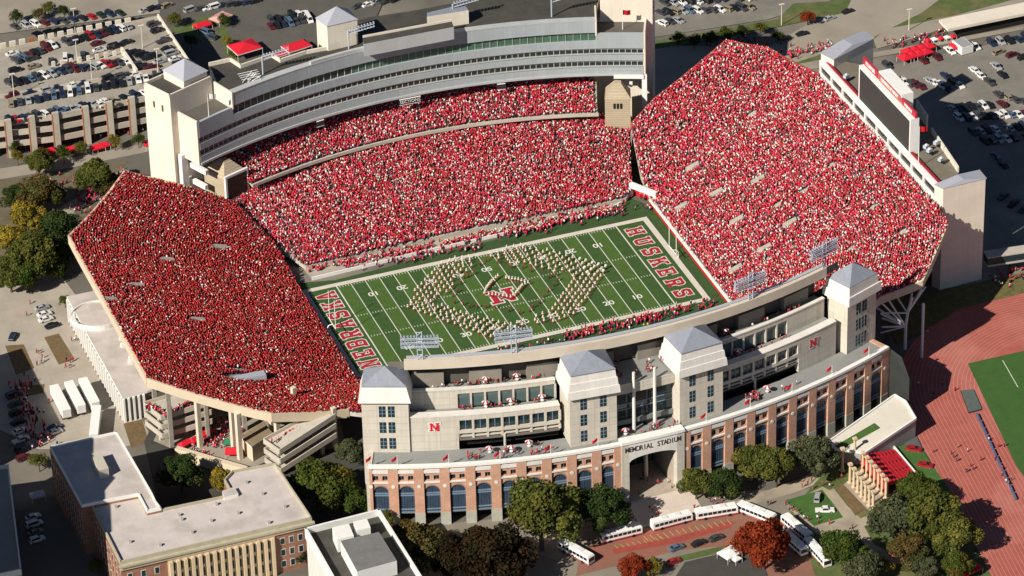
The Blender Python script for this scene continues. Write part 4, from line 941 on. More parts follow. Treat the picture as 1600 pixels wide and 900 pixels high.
# steel frame below the corner of the north stand
TR_ = thing('steel_truss', 'white steel columns and braces under the near corner of the north stand', 'steel frame', (*w2(1420, 540, 0), 0))
def v3(px, py, z): return tuple(W(px, py, z))
def trbar(p, q, r=.4): b = MB(); b.bar(p, q, r, steel_white, n=6); child(b, 'steel_brace', TR_)
nodes = [w2(1415, 512, 11), w2(1419, 490, 15)]
n1 = v3(1415, 510, 8.); n2 = v3(1418, 489, 12.5); foot = (n1[0], n1[1], 0)
trbar(foot, n1, .5); trbar(n1, n2, .45); top = (n2[0]+1.5, n2[1]+.3, 17.5); trbar(n2, top, .45)
for tx, ty, tz in ((1376, 472, 19), (1400, 462, 17), (1440, 452, 17), (1456, 420, 20), (1376, 490, 13), (1378, 511, 9), (1388, 468, 18), (1425, 458, 17), (1370, 481, 14)): trbar(n1 if ty > 465 else n2, v3(tx, ty, tz), .28); 
for tx, ty, tz in ((1376, 489, 14), (1378, 497, 10), (1446, 448, 17), (1376, 520, 6)): trbar(n2 if ty < 495 else n1, v3(tx, ty, tz), .26)
c3 = v3(1443, 470, 20); trbar((c3[0], c3[1], 0), (c3[0], c3[1], 19), .45)
# ------------------------------------------------------------------ surroundings: paving, lawns, track, buildings
_lay = [0]
def sheet(name, pts, m, z=None, lab=None, raw=False):
    _lay[0] += 1; zz = (.004*_lay[0]) if z is None else z
    b = MB(); b.sheet(pts if raw else pxpoly(pts, zz), zz, m); return structure(name, b, lab)
tan_conc = mat('tan_concrete_paving', (.39, .345, .285), .9, .12, .12, joints=(5, 5, .88, .09), c2=(.36, .31, .25), c2s=.04)
tan_pave = mat('tan_plaza_paving', (.37, .315, .235), .9, .12, .2, c2=(.29, .25, .19), c2s=.08)
grass = mat('dry_lawn', (.085, .115, .035), .95, .25, .3, c2=(.13, .125, .05), c2s=.06)
grass2 = mat('green_lawn', (.055, .12, .025), .95, .2, .4)
brown_bed = mat('brown_planting_bed', (.15, .10, .05), .95, .25, .6)
road_lt = mat('pale_worn_road', (.30, .265, .215), .92, .1, .08, c2=(.24, .21, .17), c2s=.03)
lot_m = mat('parking_asphalt', (.19, .175, .15), .92, .18, .12, c2=(.235, .215, .185), c2s=.02)
dark_asph = mat('dark_asphalt', (.06, .057, .05), .95, .2, .2)
dirt = mat('leaf_litter_ground', (.13, .11, .07), .95, .3, .3)
# left lot
sheet('parking_lot', [(-60, 425), (95, 430), (125, 470), (240, 690), (180, 700), (60, 702), (-60, 640)], tan_conc)
for p in ([(69, 527), (92, 521), (117, 561), (92, 570)], [(8, 540), (37, 538), (54, 575), (25, 586)], [(40, 603), (70, 600), (68, 614), (42, 619)], [(110, 508), (117, 506), (196, 652), (190, 655)], [(193, 662), (222, 655), (232, 690), (205, 700)]): sheet('planting_bed', p, brown_bed)
sheet('woodland_floor', [(-60, 285), (60, 275), (200, 250), (170, 300), (120, 350), (100, 430), (-60, 420)], dirt)
sheet('street', [(-60, 290), (110, 262), (240, 235), (240, 222), (110, 247), (-60, 272)], road_lt)
sheet('footpath', [(85, 330), (150, 290), (195, 262), (205, 268), (160, 305), (95, 345)], road_lt)
sheet('courtyard', [(225, 690), (240, 660), (420, 690), (600, 700), (590, 800), (430, 830), (250, 800)], dark_asph)
# bottom and plaza
sheet('street', [(560, 830), (900, 800), (1000, 790), (1100, 770), (1340, 760), (1340, 960), (560, 960)], mat('grey_street', (.22, .195, .155), .92, .12, .1))
sheet('plaza', [(800, 850), (900, 825), (985, 830), (1100, 801), (1250, 748), (1320, 705), (1330, 735), (1240, 770), (1150, 795), (1090, 805), (1000, 822), (930, 842), (870, 875)], tan_pave)
redroad = mat('red_brick_road', (.235, .115, .08), .9, .1, .2, c2=(.30, .10, .07), c2s=.05)
sheet('brick_road', [(925, 850), (1000, 828), (1150, 795), (1210, 800), (1250, 850), (1290, 900), (1180, 900), (1165, 850), (1060, 860), (940, 890), (900, 900), (905, 870)], redroad)
sheet('bus_lane', [(955, 858), (1060, 838), (1135, 815), (1150, 815), (1140, 825), (1060, 848), (960, 866)], mat('bright_red_lane', (.30, .06, .045), .9, .15, .4))
sheet('traffic_island', [(1055, 870), (1150, 848), (1160, 856), (1070, 876)], grass)
yl = mat('yellow_road_paint', (.42, .27, .09), .9, .1, 1)
for i in range(14):
    x, y = lerp((1005, 838), (1135, 812), i/13); sheet('stall_line', [(x, y), (x+1.6, y-.4), (x+9, y+7), (x+7.4, y+7.4)], yl)
for i in range(10):
    x, y = lerp((960, 852), (1040, 836), i/9); sheet('stall_line', [(x, y), (x+1.5, y-.3), (x+7, y+5), (x+5.5, y+5.4)], yl)
for i in range(7):
    x, y = lerp((1138, 843), (1158, 840), i/6); sheet('stall_line', [(x, y), (x+1.6, y), (x-4, y+9), (x-5.4, y+9)], mat('orange_road_paint', (.5, .12, .04), .9))
sheet('car_park', [(1070, 878), (1180, 852), (1200, 900), (1050, 910)], dark_asph)
sheet('park_lawn', [(1320, 700), (1420, 730), (1600, 900), (1600, 960), (1290, 960), (1260, 850), (1235, 800)], grass)
sheet('path', [(1228, 790), (1285, 760), (1300, 768), (1345, 810), (1365, 800), (1372, 815), (1350, 822), (1365, 850), (1400, 868), (1480, 880), (1480, 890), (1395, 880), (1345, 850), (1335, 835), (1285, 838), (1268, 828)], tan_pave)
sheet('lawn', [(1226, 782), (1285, 765), (1318, 808), (1272, 822)], grass2)
sheet('planting_bed', [(1305, 762), (1325, 752), (1357, 795), (1337, 806)], brown_bed)
sheet('plaza', [(1290, 768), (1303, 763), (1337, 808), (1322, 815)], tan_pave)
# top right: roads and lots
sheet('street', [(1020, 70), (1210, 75), (1420, -20), (1480, -20), (1330, 60), (1210, 115), (1000, 230), (960, 230)], road_lt)
sheet('street', [(1180, 85), (1380, -30), (1520, -30), (1440, 30), (1300, 95), (1230, 112)], road_lt)
sheet('verge', [(1220, 105), (1290, 92), (1600, 18), (1600, -40), (1500, -25), (1440, 20), (1360, 60)], grass)
sheet('footpath', [(1210, 108), (1365, 82), (1600, 40), (1600, 46), (1366, 90), (1215, 118)], road_lt)
sheet('plaza', [(1365, 62), (1385, 45), (1450, 33), (1500, 22), (1600, -5), (1600, 8), (1480, 42), (1420, 62), (1370, 76)], road_lt)
sheet('car_park', [(1300, 110), (1400, 100), (1660, 45), (1660, 500), (1540, 470), (1480, 430)], lot_m)
sheet('car_park', [(1010, 60), (1200, 30), (1300, 0), (1250, -60), (1010, -60)], lot_m)
sheet('verge', [(1015, 78), (1080, 68), (1215, 40), (1215, 30), (1130, 45), (1015, 65)], grass)
sheet('verge', [(1200, 45), (1320, 20), (1330, 0), (1240, 5)], grass)
# east/right : track and field
trk = mat('red_running_track', (.37, .10, .075), .85, .12, .25, c2=(.42, .14, .11), c2s=.05); lane = mat('lane_line_paint', (.52, .28, .24), .85)
TO = np.array(w2(1432, 680)); TD = np.array(w2(1477, 765))-TO; TD /= np.linalg.norm(TD); TNm = np.array((-TD[1], TD[0]))   # along the straight, across
if TNm[0] < 0: TNm = -TNm
print('track dir', TD, TNm)
def tp(s, o): p = TO+TD*s+TNm*o; return (float(p[0]), float(p[1]))
Cc = 55.; S0 = float(np.dot(np.array(w2(1600, 455))-TO, TD))+Cc; print('S0', S0)   # distance across from the outer edge to the turn centre line
def ring_pts(o, n=26, s0=None, a1=math.pi*.98):
    r = Cc-o; pts = []; s0 = S0 if s0 is None else s0
    for i in range(n+1):
        a = a1*i/n; pts.append(tp(s0-r*math.sin(a), Cc-r*math.cos(a)))
    return pts
sheet('running_track', [tp(200, 0)]+ring_pts(0)+[tp(S0, 2*Cc), tp(200, 2*Cc)], trk, raw=True)
for i in range(20):
    o = .3+i*1.22; b = MB(); zz = .004*(_lay[0]+1)+.002; pts = [tp(200, o)]+ring_pts(o, 30, None, math.pi*.6); w_ = .05
    pts2 = [tp(200, o+w_*2)]+ring_pts(o+w_*2, 30, None, math.pi*.6)
    for p, q, p2, q2 in zip(pts[:-1], pts[1:], pts2[:-1], pts2[1:]): b.quad((*p, zz), (*q, zz), (*q2, zz), (*p2, zz), lane)
    structure('lane_line', b)
_lay[0] += 2
sheet('infield_turf', [w2(1512, 569), w2(1640, 540), w2(1660, 830), w2(1587, 728)], mat('infield_turf', (.045, .105, .022), .95, .12, .3), raw=True)
for a, c in (((1566, 563), (1590, 605)),):
    sheet('pitch_line', [a, (a[0]+1.2, a[1]), (c[0]+1.2, c[1]), c], wl)
sheet('lawn', [(1395, 700), (1433, 690), (1500, 790), (1470, 780)], grass2)
sheet('verge', [(1378, 470), (1480, 452), (1600, 425), (1600, 458), (1500, 482), (1440, 520), (1400, 540)], mat('dry_brush', (.12, .11, .04), .95, .35, .5))
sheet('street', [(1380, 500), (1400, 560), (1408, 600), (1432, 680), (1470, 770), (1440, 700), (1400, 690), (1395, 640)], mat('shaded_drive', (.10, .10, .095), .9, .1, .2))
# ---------------------------------------------------------------- buildings
def building(name, label, cat, loc): return thing(name, label, cat, loc)
# field house with long pale roof
FH = building('field_house', 'long low white-roofed building with raised oval skylight ring beside the left grandstand', 'building', (*w2(190, 560, 8.5), 0))
poly = pxpoly([(104, 463), (150, 454), (172, 450), (262, 600), (230, 611), (191, 621)], 8.6)
pl = [(p[0], p[1]) for p in poly]
b = MB(); b.prism(pl, 7.9, 8.6, white_paint, roof_white); child(b, 'roof', FH)
cx_ = sum(p[0] for p in pl)/6; cy_ = sum(p[1] for p in pl)/6
inn = [(cx_+(p[0]-cx_)*.985, cy_+(p[1]-cy_)*.985) for p in pl]
b = MB(); b.prism(inn, 0, 7.9, mat('recessed_grey_wall', (.22, .21, .19), .8, .1, .3)); child(b, 'wall', FH)
A0, A1 = pl[0], pl[5]; 
for i in range(23):
    x, y = lerp(A0, A1, (i+.3)/22.8); b = MB(); b.obox(x+.1, y, .6, .9, 0, 7.9, math.atan2(A1[1]-A0[1], A1[0]-A0[0]), white_paint); child(b, 'pilaster', FH)
for i in range(5):
    x, y = lerp(A1, pl[4], (i+.2)/5); b = MB(); b.obox(x, y, .6, .9, 0, 7.9, 0, white_paint); child(b, 'pilaster', FH)
oc = w2(152, 493, 8.8); b = MB(); n = 36; ra, rb = 8.2, 8.2
for i in range(n):
    a0, a1 = 2*math.pi*i/n, 2*math.pi*(i+1)/n
    if not (math.radians(-200) < 0): continue
    def hh(a): return 8.6+.5+1.1*max(0, -math.sin(a+.5))
    q = [(oc[0]+r*math.cos(a), oc[1]+r*math.sin(a)) for r, a in ((ra-.35, a0), (ra, a0), (ra, a1), (ra-.35, a1))]
    b.hexa([(*q[0], 8.6), (*q[1], 8.6), (*q[2], 8.6), (*q[3], 8.6), (*q[0], hh(a0)), (*q[1], hh(a0)), (*q[2], hh(a1)), (*q[3], hh(a1))], white_paint)
child(b, 'oval_skylight_ring', FH)
for p in ((190, 530), (192, 541), (205, 561), (204, 567)):
    x, y = w2(*p, 8.7); b = MB(); b.box(x-.6, x+.6, y-.6, y+.6, 8.6, 9.7, white_paint); child(b, 'roof_vent', FH)
# south stand support columns and ramps
for i, (px, py) in enumerate([(244, 640), (313, 699), (366, 703), (375.5, 718), (425.5, 680), (434.5, 696), (462, 668), (524, 700)]):
    x, y = w2(px, py); z = fS(x, y)-1.5; b = MB(); b.obox(x, y, 1.3, 1.3, 0, max(z, 14), .3, mat('cream_column', (.62, .55, .44), .8, .06, .4)); child(b, 'column', SS)
for i in range(1, 6):
    for y in (-40, -24, -8, 8, 24, 40): 
        x = -62-i*11; b = MB(); b.obox(x, y, 1.2, 1.2, 0, fS(x, y)-1.2, 0, concrete_dark); child(b, 'column', SS)
def ramp(name, label, quad, zs, rails=True):
    """quad px corners (a,b,c,d), with (za, zb) at the ab end and cd end per deck"""
    za0 = zs[0][0]; q = [w2(quad[0][0], quad[0][1], zs[0][0]), w2(quad[1][0], quad[1][1], zs[0][0]), w2(quad[2][0], quad[2][1], zs[0][1]), w2(quad[3][0], quad[3][1], zs[0][1])]
    r = thing(name, label, 'ramp', (*q[0], 0))
    for za, zb in zs:
        b = MB(); b.prism(q, [za-.5, za-.5, zb-.5, zb-.5], [za, za, zb, zb], concrete_plain); child(b, 'deck', r)
        b = MB()
        for (p, zp), (s, zq) in (((q[0], za), (q[1], za)), ((q[1], za), (q[2], zb)), ((q[3], zb), (q[0], za))):
            L = math.hypot(s[0]-p[0], s[1]-p[1]); nx, ny = (s[1]-p[1])/L*.15, -(s[0]-p[0])/L*.15
            b.hexa([(p[0]-nx, p[1]-ny, zp-.6), (p[0]+nx, p[1]+ny, zp-.6), (s[0]+nx, s[1]+ny, zq-.6), (s[0]-nx, s[1]-ny, zq-.6), (p[0]-nx, p[1]-ny, zp+1.1), (p[0]+nx, p[1]+ny, zp+1.1), (s[0]+nx, s[1]+ny, zq+1.1), (s[0]-nx, s[1]-ny, zq+1.1)], concrete)
        child(b, 'parapet', r)
    for k in range(4):
        x, y = lerp(lerp(q[1], q[2], (k+.3)/4), lerp(q[0], q[3], (k+.3)/4), .35); zt = zs[0][0]+(zs[0][1]-zs[0][0])*(k+.3)/4; b = MB(); b.obox(x, y, .9, .9, 0, zt-.4, .3, concrete_plain); child(b, 'column', r)
    return r
ramp('access_ramp', 'stacked concrete access ramp under the left grandstand beside the field house', [(225, 633), (252, 654), (330, 630), (303, 608)], [(9.6, 10.6), (6.4, 7.4), (3.2, 4.2)])
ramp('access_ramp', 'stacked sloping concrete ramp beside the southern pavilion tower', [(412, 690), (437, 707), (524, 651), (503, 640)], [(8.5, 12.5), (5.2, 9.2), (1.9, 5.9)])
r = thing('concession_building', 'tan flat-roofed concession building under the left grandstand', 'building', (*w2(400, 690), 0)); q = pxpoly([(376, 684), (411, 659), (426, 678), (393, 699)], 5.5)
b = MB(); b.prism(q, 5.3, 5.7, white_paint, mat('tan_roof', (.24, .19, .12), .9, .1, .3)); child(b, 'roof', r); b = MB(); b.prism([(p[0]+.3, p[1]+.3) for p in q], 0, 5.3, beam_m); child(b, 'wall', r)
a, c = w2(275, 697, 4), w2(385, 729, 4); b = MB(); b.obox((a[0]+c[0])/2, (a[1]+c[1])/2, math.hypot(c[0]-a[0], c[1]-a[1]), 1.6, 0, 3.6, math.atan2(c[1]-a[1], c[0]-a[0]), beam_m); tag(b.build('boundary_wall'), 'thick cream boundary wall below the left grandstand, in front of the courtyard trees', 'wall')
sheet('concourse_floor', [w2(240, 690), w2(275, 705), w2(390, 735), w2(440, 710), w2(540, 700), w2(520, 600), w2(300, 560)], mat('concourse_floor', (.30, .27, .22), .9, .1, .3), raw=True)
# L-shaped classroom building
LB = building('classroom_building', 'L-shaped red brick classroom building with wide pale flat roofs at lower left', 'building', (*w2(250, 830, 16), 0))
def roofed(root, px, z, wallm, roofm, par=.7, name='wing', coping=white_paint, z0=0):
    q = pxpoly(px, z); b = MB(); b.prism(q, z0, z-.5, wallm); child(b, name+'_wall', root)
    b = MB(); b.prism(q, z-.5, z, coping, roofm); child(b, name+'_roof', root)
    b = MB(); n = len(q)
    ar = sum(q[i][0]*q[(i+1) % n][1]-q[(i+1) % n][0]*q[i][1] for i in range(n)); sgn_ = 1 if ar > 0 else -1
    for i in range(n):
        p, s = q[i], q[(i+1) % n]; L = math.hypot(s[0]-p[0], s[1]-p[1]); nx, ny = -(s[1]-p[1])/L*.2*sgn_, (s[0]-p[0])/L*.2*sgn_; 
        b.obox((p[0]+s[0])/2+nx, (p[1]+s[1])/2+ny, L, .4, z, z+par, math.atan2(s[1]-p[1], s[0]-p[0]), coping)
    child(b, name+'_parapet', root); return q
QA = roofed(LB, [(77.5, 699), (182.5, 676), (237.5, 771), (244, 785), (252, 795), (230, 800), (216, 773.5), (127.5, 791)], 16.5, brick_old, roof_white, .5, 'rear_wing')
QB = roofed(LB, [(142.5, 791), (216, 774.5), (230, 803), (363, 775), (350, 752), (363, 738.5), (430, 726), (487.5, 812), (188, 881)], 15.3, brick_old, roof_white, .8, 'front_wing', mat('green_grey_cornice', (.42, .38, .28), .7, .1, .5))
# front facade details along (188,881)-(487,812)
fa, fb = QB[8], QB[7]; Lf = math.hypot(fb[0]-fa[0], fb[1]-fa[1]); af = math.atan2(fb[1]-fa[1], fb[0]-fa[0]); nxf, nyf = math.sin(af), -math.cos(af)
def fbox(s0, s1, d0, d1, z0, z1, m, nm, par=None):
    b = MB(); ca, sa = math.cos(af), math.sin(af); P_ = [(fa[0]+ca*s+nxf*d, fa[1]+sa*s+nyf*d) for s, d in ((s0, d0), (s1, d0), (s1, d1), (s0, d1))]; b.prism(P_, z0, z1, m); return child(b, nm, LB)
crm = mat('cream_stone_trim', (.60, .48, .32), .8, .08, .4); wtrim = mat('white_window_frame', (.6, .57, .5), .6)
fbox(-.3, Lf+.3, 0, .5, 13.2, 14.3, crm, 'cornice'); fbox(-.5, Lf+.5, 0, 1.0, 14.3, 14.9, MATS['green_grey_cornice'], 'cornice')
c0, c1 = Lf*.24, Lf*.80
fbox(c0, c1, 0, .25, 0, 13.2, crm, 'stone_front')
for i in range(15):
    s = c0+.8+(c1-c0-1.6)*i/14; fbox(s-.45, s+.45, .25, 1.1, 0, 12.6, crm, 'stone_pier')
    if i < 14:
        w = (c1-c0-1.6)/14
        for z in (9.2, 5.4, 1.6):
            fbox(s+.8, s+w-.8, .25, .32, z, z+2.6, glass_dark, 'window')
for i in range(4):
    for s in (Lf*.815+i*Lf*.047+.6, ):
        for z in (9.3, 5.5, 1.7): fbox(s, s+1.5, 0, .06, z, z+2.3, wtrim, 'window'); fbox(s+.2, s+1.3, .06, .1, z+.2, z+2.1, glass_dark, 'window_pane')
for i in range(3):
    for s in (Lf*.03+i*Lf*.07, ):
        for z in (9.3, 5.5, 1.7): fbox(s, s+1.5, 0, .06, z, z+2.3, wtrim, 'window'); fbox(s+.2, s+1.3, .06, .1, z+.2, z+2.1, glass_dark, 'window_pane')
# side facade, rear wing, looking to the street (left)
for (p, s_, n_, zt) in ((QA[0], QA[7], 13, 16.5), (QB[0], QB[8], 9, 15.3)):
    for i in range(n_):
        for z in (11, 7.2, 3.4):
            a = lerp(p, s_, (i+.35)/n_); c = lerp(p, s_, (i+.7)/n_); L = math.hypot(c[0]-a[0], c[1]-a[1]); an = math.atan2(c[1]-a[1], c[0]-a[0]); b = MB(); b.obox((a[0]+c[0])/2-.02, (a[1]+c[1])/2, L*.8, .16, z, z+2.3, an, wtrim); o = child(b, 'window', LB); b = MB(); b.obox((a[0]+c[0])/2-.06, (a[1]+c[1])/2, L*.66, .16, z+.2, z+2.1, an, glass_dark); b.build('window_pane', o)
q = pxpoly([(142, 713), (157, 709), (170, 735), (155, 739)], 18.8); b = MB(); b.prism(q, 16.5, 19.6, mat('cream_penthouse', (.5, .46, .38), .8, .06, .5)); child(b, 'roof_penthouse', LB)
for p in ((150, 745), (172, 775), (215, 742), (120, 720), (300, 830), (330, 812), (372, 800), (410, 770), (420, 815), (445, 790), (250, 850), (385, 752), (195, 764), (231, 789), (280, 803), (284, 810), (338, 786), (203, 845), (181, 790)):
    x, y = w2(*p, 16); b = MB(); b.box(x-.35, x+.35, y-.35, y+.35, 15.2, 16.2, mat('roof_vent_metal', (.4, .38, .36), .5)); child(b, 'roof_vent', LB)
q = pxpoly([(345, 760), (371, 756), (382, 772), (353, 777)], 15); q = pxpoly([(347, 764), (366, 758), (372, 768), (350, 774)], 17); b = MB(); b.prism(q, 12, 16.4, white_paint, roof_white); child(b, 'stair_bulkhead', LB)
# white mechanical building bottom centre
MBD = building('white_service_building', 'white office building with walled rooftop plant and dark penthouse roof at bottom centre', 'building', (*w2(560, 860, 17), 0))
q = pxpoly([(478, 826), (592, 797), (660, 905), (540, 935)], 17); b = MB(); b.prism(q, 0, 15.2, mat('white_fin_wall', (.75, .73, .68), .7, .04, .4, joints=(1.4, 60, .6, .25)), roof_dark); child(b, 'wall', MBD)
for i in range(4):
    p, s = q[i], q[(i+1) % 4]; L = math.hypot(s[0]-p[0], s[1]-p[1]); b = MB(); b.obox((p[0]+s[0])/2, (p[1]+s[1])/2, L+.5, .6, 13.8, 17.2, math.atan2(s[1]-p[1], s[0]-p[0]), white_paint); child(b, 'parapet', MBD)
for pts, z1 in (([(519, 824), (545, 818), (553, 837), (527, 843)], 19.5), ([(552, 815), (573, 810), (579, 824), (558, 829)], 19.5)):
    pp = pxpoly(pts, z1); b = MB(); b.prism(pp, 15.2, z1, white_paint); child(b, 'rooftop_unit', MBD)
pp = pxpoly([(532, 845), (592, 831), (620, 876), (558, 893)], 19.8); b = MB(); b.prism(pp, 15.2, 19.8, white_paint, mat('grey_penthouse_roof', (.17, .165, .16), .9, .15, .4)); child(b, 'penthouse', MBD)
# flank walls of tall neighbour off to the left, and low building at left edge
NBR = building('tall_office_building', 'tall pale office block standing at the left edge', 'building', (*w2(-60, 700, 50), 0))
sh = [(-44, 640), (-46, 665), (-26, 672), (-30, 690), (-12, 705), (-30, 725), (-30, 790), (-190, 830), (-220, 680)]
b = MB(); b.prism([tuple(np.array(w2(p[0]-24, p[1]-4, 50))) for p in sh], 0, 50, precast, roof_flat); child(b, 'tower_block', NBR)
NB2 = building('shading_block', 'wide office block off the left edge shading the street', 'building', (*w2(-160, 560, 30), 0)); b = MB(); b.prism([w2(*p, 30) for p in [(-150, 500), (-86, 632), (-250, 672), (-320, 550)]], 0, 30, precast, roof_flat); child(b, 'block', NB2)  # unseen block, added to cast the shadow over the left street
LBD = building('low_white_building', 'low building with white parapet at the bottom left edge', 'building', (*w2(0, 800, 14), 0)); roofed(LBD, [(-90, 745), (14, 731), (34, 895), (-60, 915)], 14, precast, roof_flat, 1.2)
# ---------------------------------------------------------------- parking garage top left
GA = building('parking_garage', 'open-sided concrete parking garage with cars on its roof at upper left', 'parking garage', (*w2(120, 170, 12), 0))
gz = 12.
qg = pxpoly([(-60, 200), (85, 183), (236, 152), (300, 106), (247, 27), (-60, 92)], gz); deckm = mat('garage_deck_concrete', (.345, .31, .26), .9, .14, .2, joints=(6, 6, .9, .08), c2=(.27, .245, .205), c2s=.04)
b = MB(); b.prism(qg, gz-.8, gz, concrete_plain, deckm); child(b, 'top_deck', GA)
for z in (4., 8.): b = MB(); b.prism(qg, z-.7, z, concrete_plain); child(b, 'deck', GA)
def wall_line(root, p, s, z0, z1, w, m, nm, out=0):
    L = math.hypot(s[0]-p[0], s[1]-p[1]); a = math.atan2(s[1]-p[1], s[0]-p[0]); b = MB(); b.obox((p[0]+s[0])/2+math.sin(a)*out, (p[1]+s[1])/2-math.cos(a)*out, L, w, z0, z1, a, m); return child(b, nm, root)
g0, g1, g2, g3, g4, g5 = qg
for z in (gz, 8., 4.):
    wall_line(GA, g0, g1, z-.9, z+1.1, .35, concrete, 'parapet', .2); wall_line(GA, g1, g2, z-.9, z+1.1, .35, concrete, 'parapet', .2)
wall_line(GA, g2, g3, gz, gz+1.1, .4, concrete, 'parapet'); wall_line(GA, g3, g4, gz, gz+1.3, .5, tw, 'parapet'); wall_line(GA, g3, g4, 0, gz, .4, concrete_dark, 'side_wall')
brk = mat('rust_brick_column_face', (.36, .14, .07), .85, .1, .5)
for px in (-25, 12, 49, 86, 133, 170, 205):
    pz = 183+(85-px)*.15 if px < 85 else 183-(px-85)*.205; x, y = w2(px, pz, gz); b = MB(); b.obox(x, y-.5, 2.0, 1.0, 0, gz+2.0, -.05, concrete); c = child(b, 'column', GA); b = MB(); b.obox(x-1.12, y-.5, .22, 1.02, 0, gz+1.6, -.05, brk); c = child(b, 'brick_column_face', GA)
wall_line(GA, w2(-60, 163, gz), w2(250, 110, gz), gz, gz+1.0, .4, concrete, 'mid_parapet'); wall_line(GA, w2(190, 76, gz+1), w2(214, 115, gz), gz, gz+1.6, .8, tw, 'ramp_wall')
wall_line(GA, w2(80, 108, gz), w2(192, 87, gz), gz, gz+.5, .4, concrete, 'ramp_kerb')
for i in range(9):
    x, y = w2(84+i*13.6, 105-i*2.3, gz); b = MB(); b.obox(x, y, 1.1, .7, gz, gz+2.1, 0, tw); child(b, 'ramp_pier', GA)
for i in range(15):
    x, y = w2(-10+i*15, 78-i*3.0, gz); b = MB(); b.obox(x, y, 2.0, .6, gz-.2, gz+1.9, 0, tw if i != 4 else brk); child(b, 'edge_block', GA)
wall_line(GA, g5, g4, gz, gz+.6, .3, concrete, 'rear_kerb')
# lot behind
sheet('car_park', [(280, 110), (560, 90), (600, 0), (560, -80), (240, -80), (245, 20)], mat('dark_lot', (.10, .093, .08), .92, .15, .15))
sheet('verge', [(262, 45), (330, 22), (345, 38), (300, 60)], grass); sheet('verge', [(338, 45), (352, 40), (375, 95), (358, 98)], grass)
sheet('street', [(-60, 60), (250, 20), (240, -40), (-60, 0)], road_lt)
# ---------------------------------------------------------------- memorial columns, red bleachers, wedge building at right
WBD = building('wedge_building', 'white wedge-shaped building with green strip lawn on its roof at the right end', 'building', (*w2(1370, 665, 5), 0))
q = [w2(1296, 690, 4.5), w2(1398, 618, 6.5), w2(1415, 628, 6.5), w2(1431, 655, 6.5), w2(1352, 708, 4.5), w2(1305, 703, 4.5)]
b = MB(); b.prism(q, 0, [4.5, 6.5, 6.5, 6.5, 4.5, 4.5], mat('grey_wedge_wall', (.33, .32, .29), .8, .06, .3), mat('cream_roof_terrace', (.62, .58, .5), .8, .06, .3)); child(b, 'body', WBD)
b = MB(); ring_ = [q[0], q[1], q[2], q[3], q[4], q[5]]; zz_ = [4.5, 6.5, 6.5, 6.5, 4.5, 4.5]
for i in range(6):
    (p, zp), (s, zs_) = (ring_[i], zz_[i]), (ring_[(i+1) % 6], zz_[(i+1) % 6]); L = math.hypot(s[0]-p[0], s[1]-p[1]); nx, ny = (s[1]-p[1])/L*.2, -(s[0]-p[0])/L*.2
    b.hexa([(p[0]-nx, p[1]-ny, zp-.3), (p[0]+nx, p[1]+ny, zp-.3), (s[0]+nx, s[1]+ny, zs_-.3), (s[0]-nx, s[1]-ny, zs_-.3), (p[0]-nx, p[1]-ny, zp+.5), (p[0]+nx, p[1]+ny, zp+.5), (s[0]+nx, s[1]+ny, zs_+.5), (s[0]-nx, s[1]-ny, zs_+.5)], white_paint)
child(b, 'roof_kerb', WBD)
gp = [(1305, 696, 4.9), (1366, 661, 5.9), (1374, 668, 6.0), (1316, 700, 4.9)]; b = MB(); b.prism([w2(*p) for p in gp], 4.0, [4.82, 5.9, 6.02, 4.82], grass2); child(b, 'roof_lawn', WBD)
CO = thing('stone_colonnade', 'two rows of freestanding tan stone columns beside red bleachers', 'colonnade', (*w2(1340, 760), 0))
colm = mat('tan_stone_column', (.60, .47, .31), .85, .1, .6)
def column(px, py, h):
    x, y = w2(px, py); b = MB(); b.box(x-.65, x+.65, y-.65, y+.65, 0, .6, colm); b.bar((x, y, .6), (x, y, h-.6), .44, colm, n=10, r2=.38); b.box(x-.58, x+.58, y-.58, y+.58, h-.6, h, colm)
    o = child(b, 'column', CO); return o
for i in range(7): x, y = lerp((1328, 756), (1364, 799), i/6); column(x, y, 7.)
for i in range(7): x, y = lerp((1348, 738), (1384, 780), i/6); column(x, y, 7.)
column(1316, 737, 8.2); column(1335, 724, 8.8)
sheet('colonnade_floor', [(1318, 757), (1345, 735), (1388, 778), (1362, 803)], tan_conc)
BL = thing('red_bleachers', 'bank of empty bright red bleachers facing the running track', 'bleachers', (*w2(1385, 735), 0))
q = [w2(1345, 713, 4.5), w2(1396, 703, .8), w2(1430, 742, .8), w2(1384, 757, 4.5)]
for k in range(9):
    u, v = k/9, (k+1)/9; z = 4.6-3.8*u; b = MB(); b.prism([lerp(q[0], q[1], u), lerp(q[0], q[1], v), lerp(q[3], q[2], v), lerp(q[3], q[2], u)], 0 if k == 0 else z-1, z, mat('red_bench_paint', (.48, .02, .03), .5, .08, .8)); child(b, 'bench_row', BL)
b = MB(); 
for k in range(3):
    A_, B_2 = lerp(q[0], q[3], .1+.3*k), lerp(q[1], q[2], .1+.3*k); b.hexa([(A_[0], A_[1]-.3, 4.5), (A_[0], A_[1]+.3, 4.5), (B_2[0], B_2[1]+.3, .9), (B_2[0], B_2[1]-.3, .9), (A_[0], A_[1]-.3, 4.75), (A_[0], A_[1]+.3, 4.75), (B_2[0], B_2[1]+.3, 1.1), (B_2[0], B_2[1]-.3, 1.1)], mat('dark_aisle', (.10, .02, .02), .8))
child(b, 'aisles', BL)
b = MB(); A_, B_2 = w2(1396, 702), w2(1436, 750); L = math.hypot(A_[0]-B_2[0], A_[1]-B_2[1]); b.obox((A_[0]+B_2[0])/2, (A_[1]+B_2[1])/2, L, .3, 0, 1.4, math.atan2(B_2[1]-A_[1], B_2[0]-A_[0]), white_paint); child(b, 'front_rail', BL)
